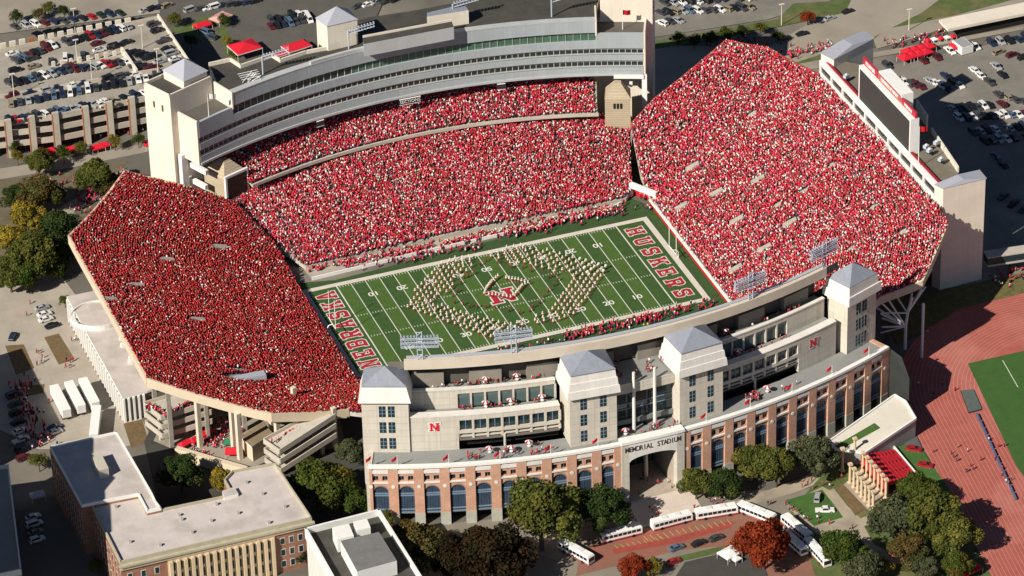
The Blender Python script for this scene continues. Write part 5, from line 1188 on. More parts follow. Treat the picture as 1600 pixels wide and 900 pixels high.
# low skywalk at the far right and small road bridge top right
r = thing('footbridge', 'dark covered footbridge crossing the right edge behind the elevator tower', 'bridge', (*w2(1570, 395, 6), 0)); a, c = w2(1540, 400, 7), w2(1640, 385, 7); L = math.hypot(c[0]-a[0], c[1]-a[1])
b = MB(); b.obox((a[0]+c[0])/2, (a[1]+c[1])/2, L, 4, 4.2, 4.8, math.atan2(c[1]-a[1], c[0]-a[0]), concrete_plain); b.obox((a[0]+c[0])/2, (a[1]+c[1])/2, L, 4, 7.2, 7.6, math.atan2(c[1]-a[1], c[0]-a[0]), concrete_plain); child(b, 'deck_and_roof', r)
b = MB(); b.obox((a[0]+c[0])/2, (a[1]+c[1])/2, L, 3.6, 4.8, 7.2, math.atan2(c[1]-a[1], c[0]-a[0]), glass_dark); child(b, 'glazing', r)
r = thing('road_bridge', 'pale concrete overpass with shadowed side at the top right corner', 'bridge', (*w2(1530, 30, 5), 0)); a, c = w2(1474, 38, 5), w2(1620, 8, 5); L = math.hypot(c[0]-a[0], c[1]-a[1]); an = math.atan2(c[1]-a[1], c[0]-a[0])
b = MB(); b.obox((a[0]+c[0])/2, (a[1]+c[1])/2, L, 7, 4.0, 5.0, an, tw); child(b, 'deck', r); b = MB(); b.obox((a[0]+c[0])/2+2, (a[1]+c[1])/2+.5, L-6, 5, 0, 4.0, an, void); child(b, 'abutment', r)
# ------------------------------------------------------------------ trees
def leafmat(name, c, c2, f2=.25):
    m = bpy.data.materials.new(name); m.use_nodes = True; n = m.node_tree; n.nodes.clear(); N = n.nodes.new; L = n.links.new
    out = N('ShaderNodeOutputMaterial'); d = N('ShaderNodeBsdfDiffuse'); t = N('ShaderNodeBsdfTranslucent'); mx = N('ShaderNodeMixShader'); mx.inputs[0].default_value = .22
    a = N('ShaderNodeAttribute'); a.attribute_name = 'leaf'; sep = N('ShaderNodeSeparateColor'); L(a.outputs[0], sep.inputs[0])
    mr = N('ShaderNodeMapRange'); mr.inputs[1].default_value = 1-f2-.12; mr.inputs[2].default_value = 1-f2+.12; L(sep.outputs[1], mr.inputs[0])
    m1 = N('ShaderNodeMix'); m1.data_type = 'RGBA'; m1.inputs[6].default_value = (*c, 1); m1.inputs[7].default_value = (*c2, 1); L(mr.outputs[0], m1.inputs[0])
    v = N('ShaderNodeMix'); v.data_type = 'RGBA'; v.blend_type = 'MULTIPLY'; v.inputs[0].default_value = 1; L(m1.outputs[2], v.inputs[6]); L(sep.outputs[0], v.inputs[7])
    L(v.outputs[2], d.inputs[0]); L(v.outputs[2], t.inputs[0]); L(d.outputs[0], mx.inputs[1]); L(t.outputs[0], mx.inputs[2]); L(mx.outputs[0], out.inputs[0]); return m
LEAF = {'green': leafmat('green_foliage', (.052, .085, .018), (.10, .11, .02)), 'olive': leafmat('olive_foliage', (.088, .102, .024), (.14, .13, .03), .3),
 'dark': leafmat('dark_green_foliage', (.033, .055, .017), (.06, .075, .02)), 'yellow': leafmat('yellow_foliage', (.28, .21, .03), (.14, .13, .03), .3),
 'autumn': leafmat('turning_foliage', (.065, .085, .018), (.19, .10, .02), .10), 'red': leafmat('rust_red_foliage', (.26, .045, .018), (.17, .03, .012), .35),
 'brown': leafmat('brown_olive_foliage', (.11, .075, .025), (.07, .07, .022), .4), 'grey': leafmat('grey_green_foliage', (.075, .088, .043), (.11, .11, .055), .35), 'maroon': leafmat('deep_shade_maroon_foliage', (.026, .022, .012), (.034, .02, .01), .4)}  # maroon leaves near black: deep shade is put into their colour
bark = mat('bark', (.09, .07, .05), .9, .2, 1.)
def crown_mesh(seed, nleaf=11500, flat=.92, tall=False):
    r = np.random.default_rng(seed); nl = 34
    u = r.normal(size=(nl, 3)); u /= np.linalg.norm(u, axis=1)[:, None]; u[:, 2] = np.abs(u[:, 2])*1.1-.45
    c = u*r.uniform(.38, .86, (nl, 1)); c[:, 2] *= flat*(1.15 if tall else 1); rad = r.uniform(.14, .36, nl)
    k = r.integers(0, nl, nleaf); d = r.normal(size=(nleaf, 3)); d /= np.linalg.norm(d, axis=1)[:, None]
    p = c[k]+d*(rad[k]*r.uniform(.72, 1.06, nleaf))[:, None]
    ni = int(nleaf*.12); q = r.normal(size=(ni, 3)); q = q/np.linalg.norm(q, axis=1)[:, None]*r.uniform(.1, .6, (ni, 1)); p = np.concatenate([p, q]); d = np.concatenate([d, q]); k = np.concatenate([k, r.integers(0, nl, ni)])
    n = len(p); nn = d+r.normal(0, .55, (n, 3)); nn /= np.linalg.norm(nn, axis=1)[:, None]
    t = np.cross(nn, r.normal(size=(n, 3))); t /= np.linalg.norm(t, axis=1)[:, None]; b = np.cross(nn, t)
    s = r.uniform(.019, .043, n)[:, None]
    V = np.stack([p-t*s-b*s*.7, p+t*s*1.1-b*s*.5, p+t*s*.8+b*s, p-t*s*.7+b*s*.8], 1).reshape(-1, 3)
    me = bpy.data.meshes.new('crown'); me.vertices.add(4*n); me.vertices.foreach_set('co', V.reshape(-1).astype(np.float32)); me.loops.add(4*n); me.loops.foreach_set('vertex_index', np.arange(4*n, dtype=np.int32)); me.polygons.add(n); me.polygons.foreach_set('loop_start', (np.arange(n)*4).astype(np.int32)); me.update(calc_edges=True)
    lob = r.uniform(.75, 1.25, nl)[k]*r.uniform(.75, 1.3, n); hue = np.clip(r.uniform(0, 1, nl)[k]*.8+r.uniform(0, .2, n), 0, 1)
    at = me.attributes.new('leaf', 'FLOAT_COLOR', 'FACE'); at.data.foreach_set('color', np.stack([lob, hue, lob, np.ones(n)], 1).reshape(-1).astype(np.float32))
    # fix: value in red, hue selector in green
    me.materials.append(LEAF['green']); return me
CROWNS = [crown_mesh(s) for s in (1, 2, 3, 4, 5)]; CROWN_S = [crown_mesh(s, 3200) for s in (11, 12)]
def trunk_mesh(seed):
    r = random.Random(seed); b = MB(); b.bar((0, 0, -1.35), (0, 0, -.45), .06, bark, n=8, r2=.04)
    for i in range(7):
        a = i*2*math.pi/7+r.random(); e = r.uniform(.35, .55); b.bar((0, 0, -.7+.05*i), (math.cos(a)*e, math.sin(a)*e, r.uniform(-.2, .35)), .026, bark, n=5, r2=.008)
    return b.mesh('trunk')
TRUNKS = [trunk_mesh(1), trunk_mesh(2)]
LIFTW = {'green': 'green', 'olive': 'olive green', 'dark': 'dark green', 'yellow': 'yellow', 'autumn': 'green tree turning orange', 'red': 'rust red', 'brown': 'brownish', 'grey': 'grey green', 'maroon': 'dull maroon'}
def tree(px, py, r, kind, label, squash=1., name='tree', group=None, lift=.7):
    R = r*1.12/4.9; zc = R*.95*squash+lift; x, y = w2(px, py, zc); i = len(bpy.data.objects)
    t = thing(name, label, 'tree', (x, y, 0), group=group)
    big = r > 17
    o = bpy.data.objects.new('crown', (CROWNS if big else CROWN_S)[i % (5 if big else 2)]); COL.objects.link(o); o.parent = t; o.location.z = zc; o.scale = (R, R, R*squash); o.rotation_euler.z = random.uniform(0, 6.28)
    o.material_slots[0].link = 'OBJECT'; o.material_slots[0].material = LEAF[kind]
    o = bpy.data.objects.new('trunk', TRUNKS[i % 2]); COL.objects.link(o); o.parent = t; o.location.z = zc; k = zc/1.35; o.scale = (R, R, k)
    return t
for a in [
 (495, 752, 44, 'autumn', 'large green tree turning orange beside the cream ramp, left of the brick arcade'), (545, 777, 27, 'green', 'rounded green tree against the left end of the brick arcade'), (546, 702, 19, 'grey', 'small grey green tree tucked behind the southern pavilion tower'),
 (283, 735, 29, 'dark', 'dark green tree in the courtyard of the L-shaped building'), (346, 752, 22, 'yellow', 'yellow green tree beside the courtyard bulkhead of the L-shaped building'),
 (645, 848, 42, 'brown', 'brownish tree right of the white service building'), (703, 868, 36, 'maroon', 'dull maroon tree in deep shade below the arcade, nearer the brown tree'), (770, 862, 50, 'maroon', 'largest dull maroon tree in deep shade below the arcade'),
 (600, 812, 16, 'olive', 'small olive tree at the foot of the first arcade pier'),
 (845, 800, 56, 'olive', 'broad olive tree in front of the arcade, left of the entrance'), (945, 790, 38, 'dark', 'dark green tree immediately left of the stadium entrance'),
 (1088, 752, 25, 'olive', 'olive tree immediately right of the stadium entrance'), (1131, 752, 24, 'dark', 'dark green tree second to the right of the entrance'), (1178, 718, 28, 'olive', 'olive tree third to the right of the entrance'),
 (1213, 724, 34, 'olive', 'tall olive tree fourth to the right of the entrance'), (1274, 708, 34, 'grey', 'grey green tree near the wedge building and arcade'),
 (1193, 846, 40, 'red', 'big rust red tree beside the curved line of buses'), (990, 884, 20, 'red', 'rust red tree at the bottom edge below the brick road'), (1020, 884, 14, 'yellow', 'small orange yellow tree at the bottom edge below the brick road'),
 (1398, 805, 38, 'grey', 'grey green tree right of the stone columns'), (1432, 762, 30, 'autumn', 'tree turning orange beside the red bleachers'), (1455, 800, 44, 'olive', 'largest olive tree between the columns and the track'),
 (1492, 835, 34, 'olive', 'olive tree at the edge of the track, lower right'), (1420, 858, 26, 'brown', 'brownish tree at the bottom right near the path'), (1318, 858, 34, 'green', 'green tree at the bottom, right of the last buses'), (1350, 880, 26, 'grey', 'grey green tree at the bottom edge right of the buses'),
 (1378, 880, 15, 'yellow', 'small golden tree at the bottom edge among the green ones'), (1497, 880, 20, 'autumn', 'tree turning orange at the bottom edge beside the track'), (1445, 884, 18, 'grey', 'small grey tree at the bottom edge, lower right'),
 (148, 272, 33, 'olive', 'broad olive tree left of the cream end tower'), (170, 285, 22, 'brown', 'brownish tree at the top corner of the left grandstand'), (60, 252, 22, 'olive', 'olive tree at the left edge near the street'),
 (62, 300, 34, 'brown', 'bare brownish tree at the left edge beside the street'), (25, 305, 22, 'dark', 'dark tree at the left margin beside the street'), (38, 340, 30, 'yellow', 'yellow tree at the left edge'), (15, 370, 26, 'yellow', 'yellow tree at the left margin, lower one'),
 (48, 395, 40, 'olive', 'large olive tree at the left edge below the yellow trees'), (92, 355, 34, 'dark', 'dark green tree between the yellow tree and the grandstand'), (15, 425, 30, 'olive', 'olive tree at the left margin above the parking lot'), (40, 430, 26, 'green', 'green tree above the pale parking lot'),
 (120, 372, 20, 'dark', 'dark green hedge tree beside the grandstand rim, upper one'), (102, 392, 18, 'green', 'green hedge tree beside the grandstand rim, middle one'), (85, 415, 18, 'green', 'green hedge tree beside the grandstand rim, lower one'), (101, 468, 10, 'green', 'small green shrub at the corner of the field house'),
 (60, 718, 16, 'olive', 'olive tree at the street corner of the L-shaped building'), (150, 882, 12, 'green', 'small green tree at the bottom left brick corner'), (470, 868, 13, 'dark', 'small dark tree between brick building and white building'),
 (1060, 58, 14, 'green', 'first roadside tree right of the far cream tower'), (1085, 62, 13, 'dark', 'second roadside tree right of the far cream tower'), (1110, 58, 15, 'dark', 'third roadside tree right of the far cream tower'), (1135, 52, 14, 'green', 'fourth roadside tree right of the far cream tower'), (1160, 48, 14, 'dark', 'fifth roadside tree right of the far cream tower'), (1188, 42, 13, 'olive', 'sixth roadside tree right of the far cream tower'), (1262, 25, 14, 'red', 'orange red tree beside the far road'), (1215, 55, 12, 'dark', 'seventh roadside tree before the far road'),
 (355, 62, 9, 'yellow', 'small yellow tree on the verge of the fan lot'), (350, 30, 12, 'green', 'green tree on the verge near the red tents'), (272, 28, 14, 'olive', 'olive tree behind the parking garage ramp'), (298, 62, 14, 'dark', 'dark tree beside the garage side wall'), (364, 82, 8, 'green', 'small green tree on the verge below the yellow one'),
 (25, 25, 13, 'dark', 'dark shrubby tree at the top left corner'), (60, 20, 12, 'brown', 'brown shrubby tree at the top left'), (100, 16, 12, 'dark', 'dark shrubby tree along the top edge, left'), (75, 10, 13, 'olive', 'olive shrubby tree along the top edge, left'),
 (580, 800, 13, 'green', 'low green bush between the brick arcade and white building'), (1360, 500, 10, 'dark', 'dark bush under the steel frame')]:
    tree(*a)
for i, (px, py, k) in enumerate([(27, 243, 'yellow'), (65, 238, 'brown'), (99, 238, 'green'), (126, 229, 'olive'), (179, 220, 'yellow'), (216, 216, 'green'), (20, 228, 'green')]):
    tree(px, py, 12 if i != 2 else 14, k, '%s street tree in front of the parking garage, %s' % (LIFTW[k], ('near the left edge', 'second from the left', 'third from the left', 'fourth from the left', 'beside the red awnings', 'next to the cream tower', 'at the very left edge')[i]), squash=1.15)
# ------------------------------------------------------------------ vehicles
PAINT = {}
def paint(nm, c, r=.35):
    if nm not in PAINT: PAINT[nm] = mat(nm+'_car_paint', c, r, spec=.5)
    return PAINT[nm]
PC = [('white', (.72, .71, .68), 8), ('silver', (.34, .35, .36), 5), ('dark grey', (.05, .052, .058), 8), ('black', (.013, .013, .016), 9), ('navy blue', (.016, .026, .06), 5), ('red', (.33, .012, .016), 2), ('maroon', (.10, .012, .016), 3), ('tan', (.26, .21, .14), 2), ('dark green', (.016, .035, .024), 1), ('steel blue', (.08, .13, .2), 2)]
for n_, c_, _ in PC: paint(n_, c_)
tyre_m = mat('tyre_rubber', (.012, .012, .012), .8); hub_m = mat('wheel_hub', (.3, .3, .3), .4); car_glass = mat('car_glass', (.012, .016, .02), .1, spec=.7)
def car_body(kind):
    Lh = {'sedan': 2.35, 'suv': 2.4, 'pickup': 2.75, 'van': 2.6}[kind]; w = .92
    if kind == 'sedan': low = [(-Lh, .42, .82), (-Lh+.15, .3, .98), (-1.5, .3, 1.02), (1.15, .3, .98), (2.1, .3, .84), (Lh, .4, .62)]; cab = [(-1.75, 1.0), (-1.15, 1.44), (.25, 1.46), (1.15, .98)]
    elif kind == 'suv': low = [(-Lh, .45, 1.0), (-Lh+.1, .36, 1.1), (1.3, .36, 1.12), (2.2, .36, 1.0), (Lh, .45, .75)]; cab = [(-2.3, 1.1), (-2.05, 1.76), (.45, 1.78), (1.25, 1.1)]
    elif kind == 'pickup': low = [(-Lh, .5, 1.05), (1.4, .4, 1.1), (2.5, .4, 1.02), (Lh, .5, .8)]; cab = [(-.9, 1.08), (-.7, 1.78), (.75, 1.8), (1.45, 1.1)]
    else: low = [(-Lh, .45, 1.2), (1.5, .36, 1.2), (2.35, .4, 1.0), (Lh, .5, .8)]; cab = [(-2.55, 1.2), (-2.45, 2.0), (1.0, 2.02), (1.65, 1.18)]
    P = PAINT['white']; b = MB(); pts = []
    prof = [(x, zt) for x, zb, zt in low]+[(x, zb) for x, zb, zt in low[::-1]]
    for s, ww in ((-1, w), (1, w)):
        pts += [(x, s*(ww-(.08 if z > .9 else 0)-(.1 if abs(x) > Lh-.2 else 0)), z) for x, z in prof]
    n = len(prof); F = [[i, (i+1) % n, n+(i+1) % n, n+i] for i in range(n)]; b.add(pts, F, P)
    m = len(low)
    for o_ in (0, n):
        for i in range(m-1): b.f.append([o_+i, o_+i+1, o_+n-2-i, o_+n-1-i]); b.m.append(0)
    wt = w-.22; c = []
    for s in (-1, 1): c += [(cab[0][0], s*(w-.1), cab[0][1]-.04), (cab[1][0], s*wt, cab[1][1]), (cab[2][0], s*wt, cab[2][1]), (cab[3][0], s*(w-.1), cab[3][1]-.04)]
    b.add(c, [[0, 1, 2, 3], [7, 6, 5, 4], [1, 5, 6, 2], [0, 4, 5, 1], [3, 2, 6, 7]], P)
    body = b.mesh('body')
    g = MB()
    def ins(q, k, off):
        q = [Vector(p) for p in q]; ce = sum(q, Vector())/4; nrm = (q[1]-q[0]).cross(q[2]-q[0]).normalized(); 
        return [tuple(ce+(p-ce)*k+nrm*off) for p in q]
    for f, k in (([0, 1, 2, 3], .84), ([7, 6, 5, 4], .84), ([0, 4, 5, 1], .86), ([3, 2, 6, 7], .88)):
        q = [c[i] for i in f]; 
        for off in (.012, -.012): g.add(ins(q, k, off), [[0, 1, 2, 3]], car_glass)
    glass = g.mesh('windows')
    wl_ = MB(); r_ = .34 if kind == 'sedan' else .39; nn = 10
    vs = [(r_*math.cos(2*math.pi*i/nn), y, r_*math.sin(2*math.pi*i/nn)) for y in (-.11, .11) for i in range(nn)]
    wl_.add(vs, [[i, (i+1) % nn, nn+(i+1) % nn, nn+i] for i in range(nn)]+[list(range(nn))[::-1], list(range(nn, 2*nn))], tyre_m)
    vs = [(r_*.55*math.cos(2*math.pi*i/nn), y, r_*.55*math.sin(2*math.pi*i/nn)) for y in (-.125, .125) for i in range(nn)]; wl_.add(vs, [list(range(nn))[::-1], list(range(nn, 2*nn))], hub_m)
    return body, glass, wl_.mesh('wheel'), Lh*.62, w-.06, r_
CM = {k: car_body(k) for k in ('sedan', 'suv', 'pickup', 'van')}
KW = {'sedan': 'sedan', 'suv': 'SUV', 'pickup': 'pickup truck', 'van': 'van'}
cr = random.Random(5)
USED = {}
def car(x, y, a, label, z=0., kind=None, col=None, group=None):
    kind = kind or cr.choices(['sedan', 'suv', 'pickup', 'van'], [5, 5, 1.6, 1.2])[0]; col = col or cr.choices([p[0] for p in PC], [p[2] for p in PC])[0]
    body, glass, wh, wx, wy, wr = CM[kind]
    lab = label % {'c': col, 'k': KW[kind]} if '%' in label else label
    t = thing('parked_car' if kind in ('sedan', 'suv') else 'parked_'+kind, lab, {'sedan': 'car', 'suv': 'car', 'pickup': 'pickup truck', 'van': 'van'}[kind], (x, y, z), a, group)
    o = bpy.data.objects.new('body', body); COL.objects.link(o); o.parent = t; o.material_slots[0].link = 'OBJECT'; o.material_slots[0].material = PAINT[col]
    o = bpy.data.objects.new('windows', glass); COL.objects.link(o); o.parent = t
    for sx in (-1, 1):
        for sy in (-1, 1): o = bpy.data.objects.new('wheel', wh); COL.objects.link(o); o.parent = t; o.location = (sx*wx, sy*wy, wr)
    return t
ORD = ['first', 'second', 'third', 'fourth', 'fifth', 'sixth', 'seventh', 'eighth', 'ninth', 'tenth', 'eleventh', 'twelfth', 'thirteenth', 'fourteenth', 'fifteenth', 'sixteenth', 'seventeenth', 'eighteenth', 'nineteenth', 'twentieth']
def car_row(a, b, n, ang, where, z=0., gap=.02, order='from left'):
    A, B_ = w2(*a, z), w2(*b, z)
    for i in range(n):
        if cr.random() < gap: continue
        x, y = lerp(A, B_, i/max(1, n-1)); an = math.radians(ang)+(math.pi if cr.random() < .4 else 0)+cr.gauss(0, .03)
        car(x+cr.gauss(0, .12), y+cr.gauss(0, .2), an, '%(c)s %(k)s '+'%s %s in %s' % (ORD[i], 'from left', where), z, group='cars in '+where)
gz_ = 12.
def pang(dx, dy):      # world angle of an image direction
    y = -(dy+1.05*dx/4.85)/(2.62+.364); x = (dx+1.68*y)/4.85; return math.degrees(math.atan2(y, x))
aN_ = pang(1.6, 1.0)
car_row((26, 44), (188, 22), 12, aN_, 'the street row behind the parking garage', 6., .0)
car_row((26, 96), (82, 73), 7, aN_, 'the left rear row on the garage roof', gz_)
car_row((104, 68), (198, 44), 11, aN_, 'the rear row on the garage roof', gz_)
for i, (px, py) in enumerate([(20, 86), (50, 94), (24, 112), (52, 106), (80, 98), (102, 92), (130, 88), (152, 70), (156, 80), (180, 75), (198, 68)]):
    x, y = w2(px, py, gz_); car(x, y, math.radians(75 if i in (5, 4, 6) else 10), '%(c)s %(k)s '+'standing in the middle lane of the garage roof, %s from left' % ORD[i], gz_, col='white' if i == 5 else None, kind='van' if i in (5, 9) else None, group='cars driving on the garage roof')
car_row((16, 132), (80, 118), 7, aN_, 'the left middle row on the garage roof', gz_)
car_row((86, 114), (196, 98), 12, aN_, 'the long middle row on the garage roof', gz_, .04)
car_row((18, 152), (240, 113), 17, pang(1.0, -.3), 'the row behind the garage mid parapet', gz_-.4, .3)
car_row((18, 164), (242, 122), 18, 80, 'the row before the garage mid parapet', gz_)
car_row((16, 190), (176, 160), 16, aN_, 'the front row on the garage roof', gz_, .03)
car_row((196, 155), (226, 148), 3, aN_, 'the garage roof corner', gz_, 0)
car_row((212, 84), (232, 92), 3, 5, 'the short row beyond the sloping white wall', gz_); car_row((212, 104), (236, 108), 3, 5, 'the second short row beyond the sloping white wall', gz_)
for i, (px, py) in enumerate([(240, 40), (246, 50), (256, 66), (262, 78), (268, 86), (274, 94), (280, 102), (250, 98), (262, 116)]):
    x, y = w2(px, py, gz_); car(x, y, math.radians(12), '%(c)s %(k)s '+'%s from the back in the column along the garage side wall' % ORD[i], gz_, group='cars along the garage side wall')
# lot with tents
car_row((424, 44), (482, 32), 7, pang(1.0, 1.5), 'the row beside the stair tower', 0, 0); car_row((424, 34), (478, 24), 6, pang(1, 1.5), 'the back row beside the stair tower', 0)
car_row((228, 18), (262, 10), 4, 20, 'the group at the top edge behind the garage', 0); car_row((300, 18), (400, 4), 9, 10, 'the top edge row behind the red tents', 0); car_row((315, 45), (330, 60), 3, -60, 'the shaded lane beside the verge', 0, 0)
car_row((560, 12), (660, -6), 8, 20, 'the row beyond the dark roof', 0)
# far lots
car_row((1034, 38), (1060, 34), 3, aN_, 'the short row beside the far cream tower', 0, 0); car_row((1032, 22), (1170, 14), 13, aN_, 'the far lot row', 0); car_row((1040, 8), (1190, -4), 13, aN_, 'the top edge row right of the cream tower', 0)
for px, py, an, lab in ((1296, 31, 15, 'grey sedan driving alone on the far road'), (1254, 55, 5, 'black sedan driving in the tower shadow on the far road'), (1226, 62, 5, 'dark sedan waiting in the shadow beside the far road'), (1325, 20, 12, 'dark sedan on the far road near the top edge')):
    x, y = w2(px, py); car(x, y, math.radians(an), lab, kind='sedan', col='silver' if 'grey' in lab else 'black')
A1 = pang(1, 1.15)
car_row((1395, 126), (1438, 137), 6, A1, 'the shaded row nearest the video board', 0, 0); car_row((1452, 128), (1480, 140), 4, A1, 'the second shaded row right of the video board', 0, 0)
car_row((1478, 122), (1500, 136), 3, A1, 'the pair group at the shadow edge', 0, 0); car_row((1522, 112), (1545, 130), 3, A1, 'the sunlit group beside the shadow edge', 0, 0)
car_row((1556, 106), (1566, 120), 2, A1, 'the sunlit pair right of the shadow edge', 0, 0); car_row((1560, 150), (1600, 162), 4, A1, 'the sunlit row at the right edge', 0, 0)
car_row((1488, 172), (1566, 166), 9, A1, 'the long shaded lot row', 0, .05); car_row((1498, 186), (1600, 180), 11, A1, 'the second long shaded lot row', 0, .1)
car_row((1520, 208), (1600, 200), 8, A1, 'the third shaded lot row', 0, .05); car_row((1528, 224), (1605, 216), 8, A1, 'the fourth shaded lot row', 0, .1); car_row((1556, 246), (1568, 260), 2, A1, 'the lone shaded pair near the right edge', 0, 0)
car_row((1550, 70), (1604, 60), 5, A1, 'the sunlit back row at the right edge', 0, .1); car_row((1560, 84), (1600, 92), 3, 15, 'the right edge cars below the back row', 0, 0); car_row((1552, 300), (1600, 330), 4, 30, 'the shaded cars behind the elevator tower', 0, .1)
for i, (px, py, k, c, lab) in enumerate([(1484, 82, 'pickup', 'white', 'white pickup truck parked right of the red tents'), (1523, 75, 'pickup', 'white', 'white pickup truck right of the white box trailer'), (1442, 97, 'suv', 'maroon', 'maroon car parked directly under the red tents'), (1463, 92, 'suv', 'maroon', 'maroon car parked at the right end of the red tents'), (1386, 105, 'suv', 'dark grey', 'dark grey car parked alone left of the red tents'), (1277, 780, 'suv', 'silver', 'silver car with pale bonnet on the small lawn near the stone columns'), (1289, 800, 'pickup', 'white', 'white pickup truck on the small lawn near the stone columns')]):
    x, y = w2(px, py); car(x, y, math.radians(pang(1, 1.1) if i < 5 else (60 if i == 5 else -20)), lab, kind=k, col=c)
for px, py, an, lab in ((1428, 704, -38, 'bright red car parked on the grass beside the track, upper one'), (1446, 729, -38, 'bright red car parked on the grass beside the track, lower one')):
    x, y = w2(px, py); car(x, y, math.radians(an), lab, kind='sedan', col='red')
for px, py, c, lab in ((1057, 858, 'steel blue', 'steel blue car on the island kerb below the buses'), (1092, 851, 'black', 'black car on the island kerb in the middle below the buses'), (1119, 843, 'dark grey', 'dark grey car on the island kerb at its right end'), (1052, 880, 'red', 'red car at the bottom edge beside the red tree')):
    x, y = w2(px, py); car(x, y, math.radians(12), lab, kind='sedan', col=c)
for i, (px, py, an, c, lab) in enumerate([(66, 483, 10, 'silver', 'silver car near the field house corner, the furthest'), (70, 493, 10, 'white', 'white car near the field house corner, second'), (72, 501, 10, 'white', 'white car near the field house corner, third'), (82, 511, 10, 'black', 'black car near the field house corner, nearest'), (86, 670, 12, 'navy blue', 'navy car behind the white one by the brick building'), (86, 677, 12, 'white', 'white car beside the brick building in the pale lot'), (30, 438, 10, 'dark grey', 'dark grey car below the left edge trees'), (42, 443, 10, 'white', 'white car below the left edge trees'), (20, 528, 60, 'navy blue', 'navy car at the left edge of the pale lot')]):
    x, y = w2(px, py); car(x, y, math.radians(an), lab, kind='sedan', col=c)
for i in range(8):
    x, y = w2(22+i*2.2, 620+i*14); car(x, y, math.radians(15), '%(c)s %(k)s '+'%s from the top in the shaded street at the left edge' % ORD[i], group='cars in the shaded left street')
for i in range(4):
    x, y = w2(52+i*2, 850+i*12-40); car(x, y, math.radians(10), '%(c)s %(k)s '+'%s from the top below the low white building' % ORD[i], col=('white' if i < 2 else None), group='cars below the low white building')
# buses and trailers
def bus_template():
    t = bpy.data.objects.new('bus', None); wp = mat('bus_white_paint', (.80, .79, .76), .4); rp = mat('bus_red_stripe', (.45, .015, .02), .4)
    L, w = 6.0, 1.27; b = MB(); pr = [(-L, .5), (-L, 2.7), (-L+.25, 3.1), (L-.35, 3.1), (L-.02, 2.6), (L, .5)]; n = len(pr)
    vs = [(x, s*(w if z < 3 else w-.18), z) for s in (-1, 1) for x, z in pr]; b.add(vs, [[i, (i+1) % n, n+(i+1) % n, n+i] for i in range(n)]+[list(range(n))[::-1], list(range(n, 2*n))], wp); b.build('body', t)
    for s in (-1, 1):
        b = MB(); b.box(-L+.5, L-.6, s*w-.02, s*w+.02, 1.55, 2.45, car_glass); o = b.build('side_windows', t); f = MB()
        for k in range(1, 8): x = -L+.5+(2*L-1.1)*k/8; f.box(x-.07, x+.07, s*w-.035, s*w+.035, 1.55, 2.45, wp)
        f.build('window_posts', o)
    b = MB(); b.box(-L+.1, L-.1, -w-.025, w+.025, .55, .85, rp); b.build('red_stripe', t)
    b = MB(); b.quad((L-.005, -1.1, 1.3), (L-.005, 1.1, 1.3), (L+.0, 1.1, 2.45), (L+.0, -1.1, 2.45), car_glass); b.box(L, L+.03, -1.05, 1.05, 1.3, 2.5, car_glass); b.build('windscreen', t)
    for k in (-2.2, 1.8): b = MB(); b.box(k-.9, k+.9, -.7, .7, 3.1, 3.32, mat('roof_unit_white', (.7, .69, .66), .5)); b.build('roof_unit', t)
    nn = 12; wm = MB(); vs = [(.5*math.cos(2*math.pi*i/nn), y, .5*math.sin(2*math.pi*i/nn)) for y in (-.15, .15) for i in range(nn)]; wm.add(vs, [[i, (i+1) % nn, nn+(i+1) % nn, nn+i] for i in range(nn)]+[list(range(nn))[::-1], list(range(nn, 2*nn))], tyre_m); me = wm.mesh('wheel')
    for x in (-3.4, 3.7):
        for s in (-1, 1): o = bpy.data.objects.new('wheel', me); COL.objects.link(o); o.parent = t; o.location = (x, s*1.18, .5)
    return t
BT = bus_template(); used_b = [False]
def copy_tree(o, parent=None):
    c = o.copy(); COL.objects.link(c)
    if parent is not None: c.parent = parent
    for ch in list(o.children): copy_tree(ch, c)
    return c
def put_bus(px, py, dx, dy, label, z=0.):
    t = BT if not used_b[0] else copy_tree(BT)
    if not used_b[0]: COL.objects.link(BT); used_b[0] = True
    t.location = (*w2(px, py, z), z); t.rotation_euler.z = math.radians(pang(dx, dy)); tag(t, label, 'bus', 'white buses on the curved road'); return t
for a in ((970, 840, -60, 13.5, 'first white bus of the line, in front of the entrance steps'), (1049, 820, 60, -14.5, 'second white bus in the line right of the entrance steps'), (1119, 806, 60, -9, 'third white bus in the line, below the trees right of the entrance'),
          (1182, 808, 55, 22, 'fourth white bus where the line curves above the red tree'), (1245, 832, 40, 36, 'fifth white bus along the small lawn'), (1238, 853, 36, 34, 'sixth white bus parked inside the curve, beside the red tree'), (1277, 870, 34, 42, 'last white bus at the bottom edge right of the red tree'), (900, 869, 50, 27, 'white bus standing in the tree shade left of the brick road')):
    put_bus(*a)
def trailer(p, q, label):
    a, c = w2(*p, 3.9), w2(*q, 3.9); L = math.hypot(a[0]-c[0], a[1]-c[1]); t = thing('semi_trailer', label, 'trailer', ((a[0]+c[0])/2, (a[1]+c[1])/2, 0), math.atan2(c[1]-a[1], c[0]-a[0]), 'white trailers in the pale lot')
    wp = mat('trailer_white', (.82, .81, .78), .5); b = MB(); b.box(-L/2, L/2, -1.3, 1.3, 1.1, 3.9, wp); b.build('box_body', t); b = MB(); b.box(-L/2, L/2, -.5, .5, .8, 1.1, tyre_m); b.build('chassis', t)
    b = MB(); b.box(L/2-.02, L/2+.05, -1.2, 1.2, 1.2, 3.8, mat('trailer_door_grey', (.6, .6, .58), .5)); b.build('rear_door', t)
    for x in (L/2-1.2, L/2-2.4, -L/2+2.5):
        for s in (-1, 1): o = bpy.data.objects.new('wheel', WH_); COL.objects.link(o); o.parent = t; o.location = (x, s*1.0, .5)
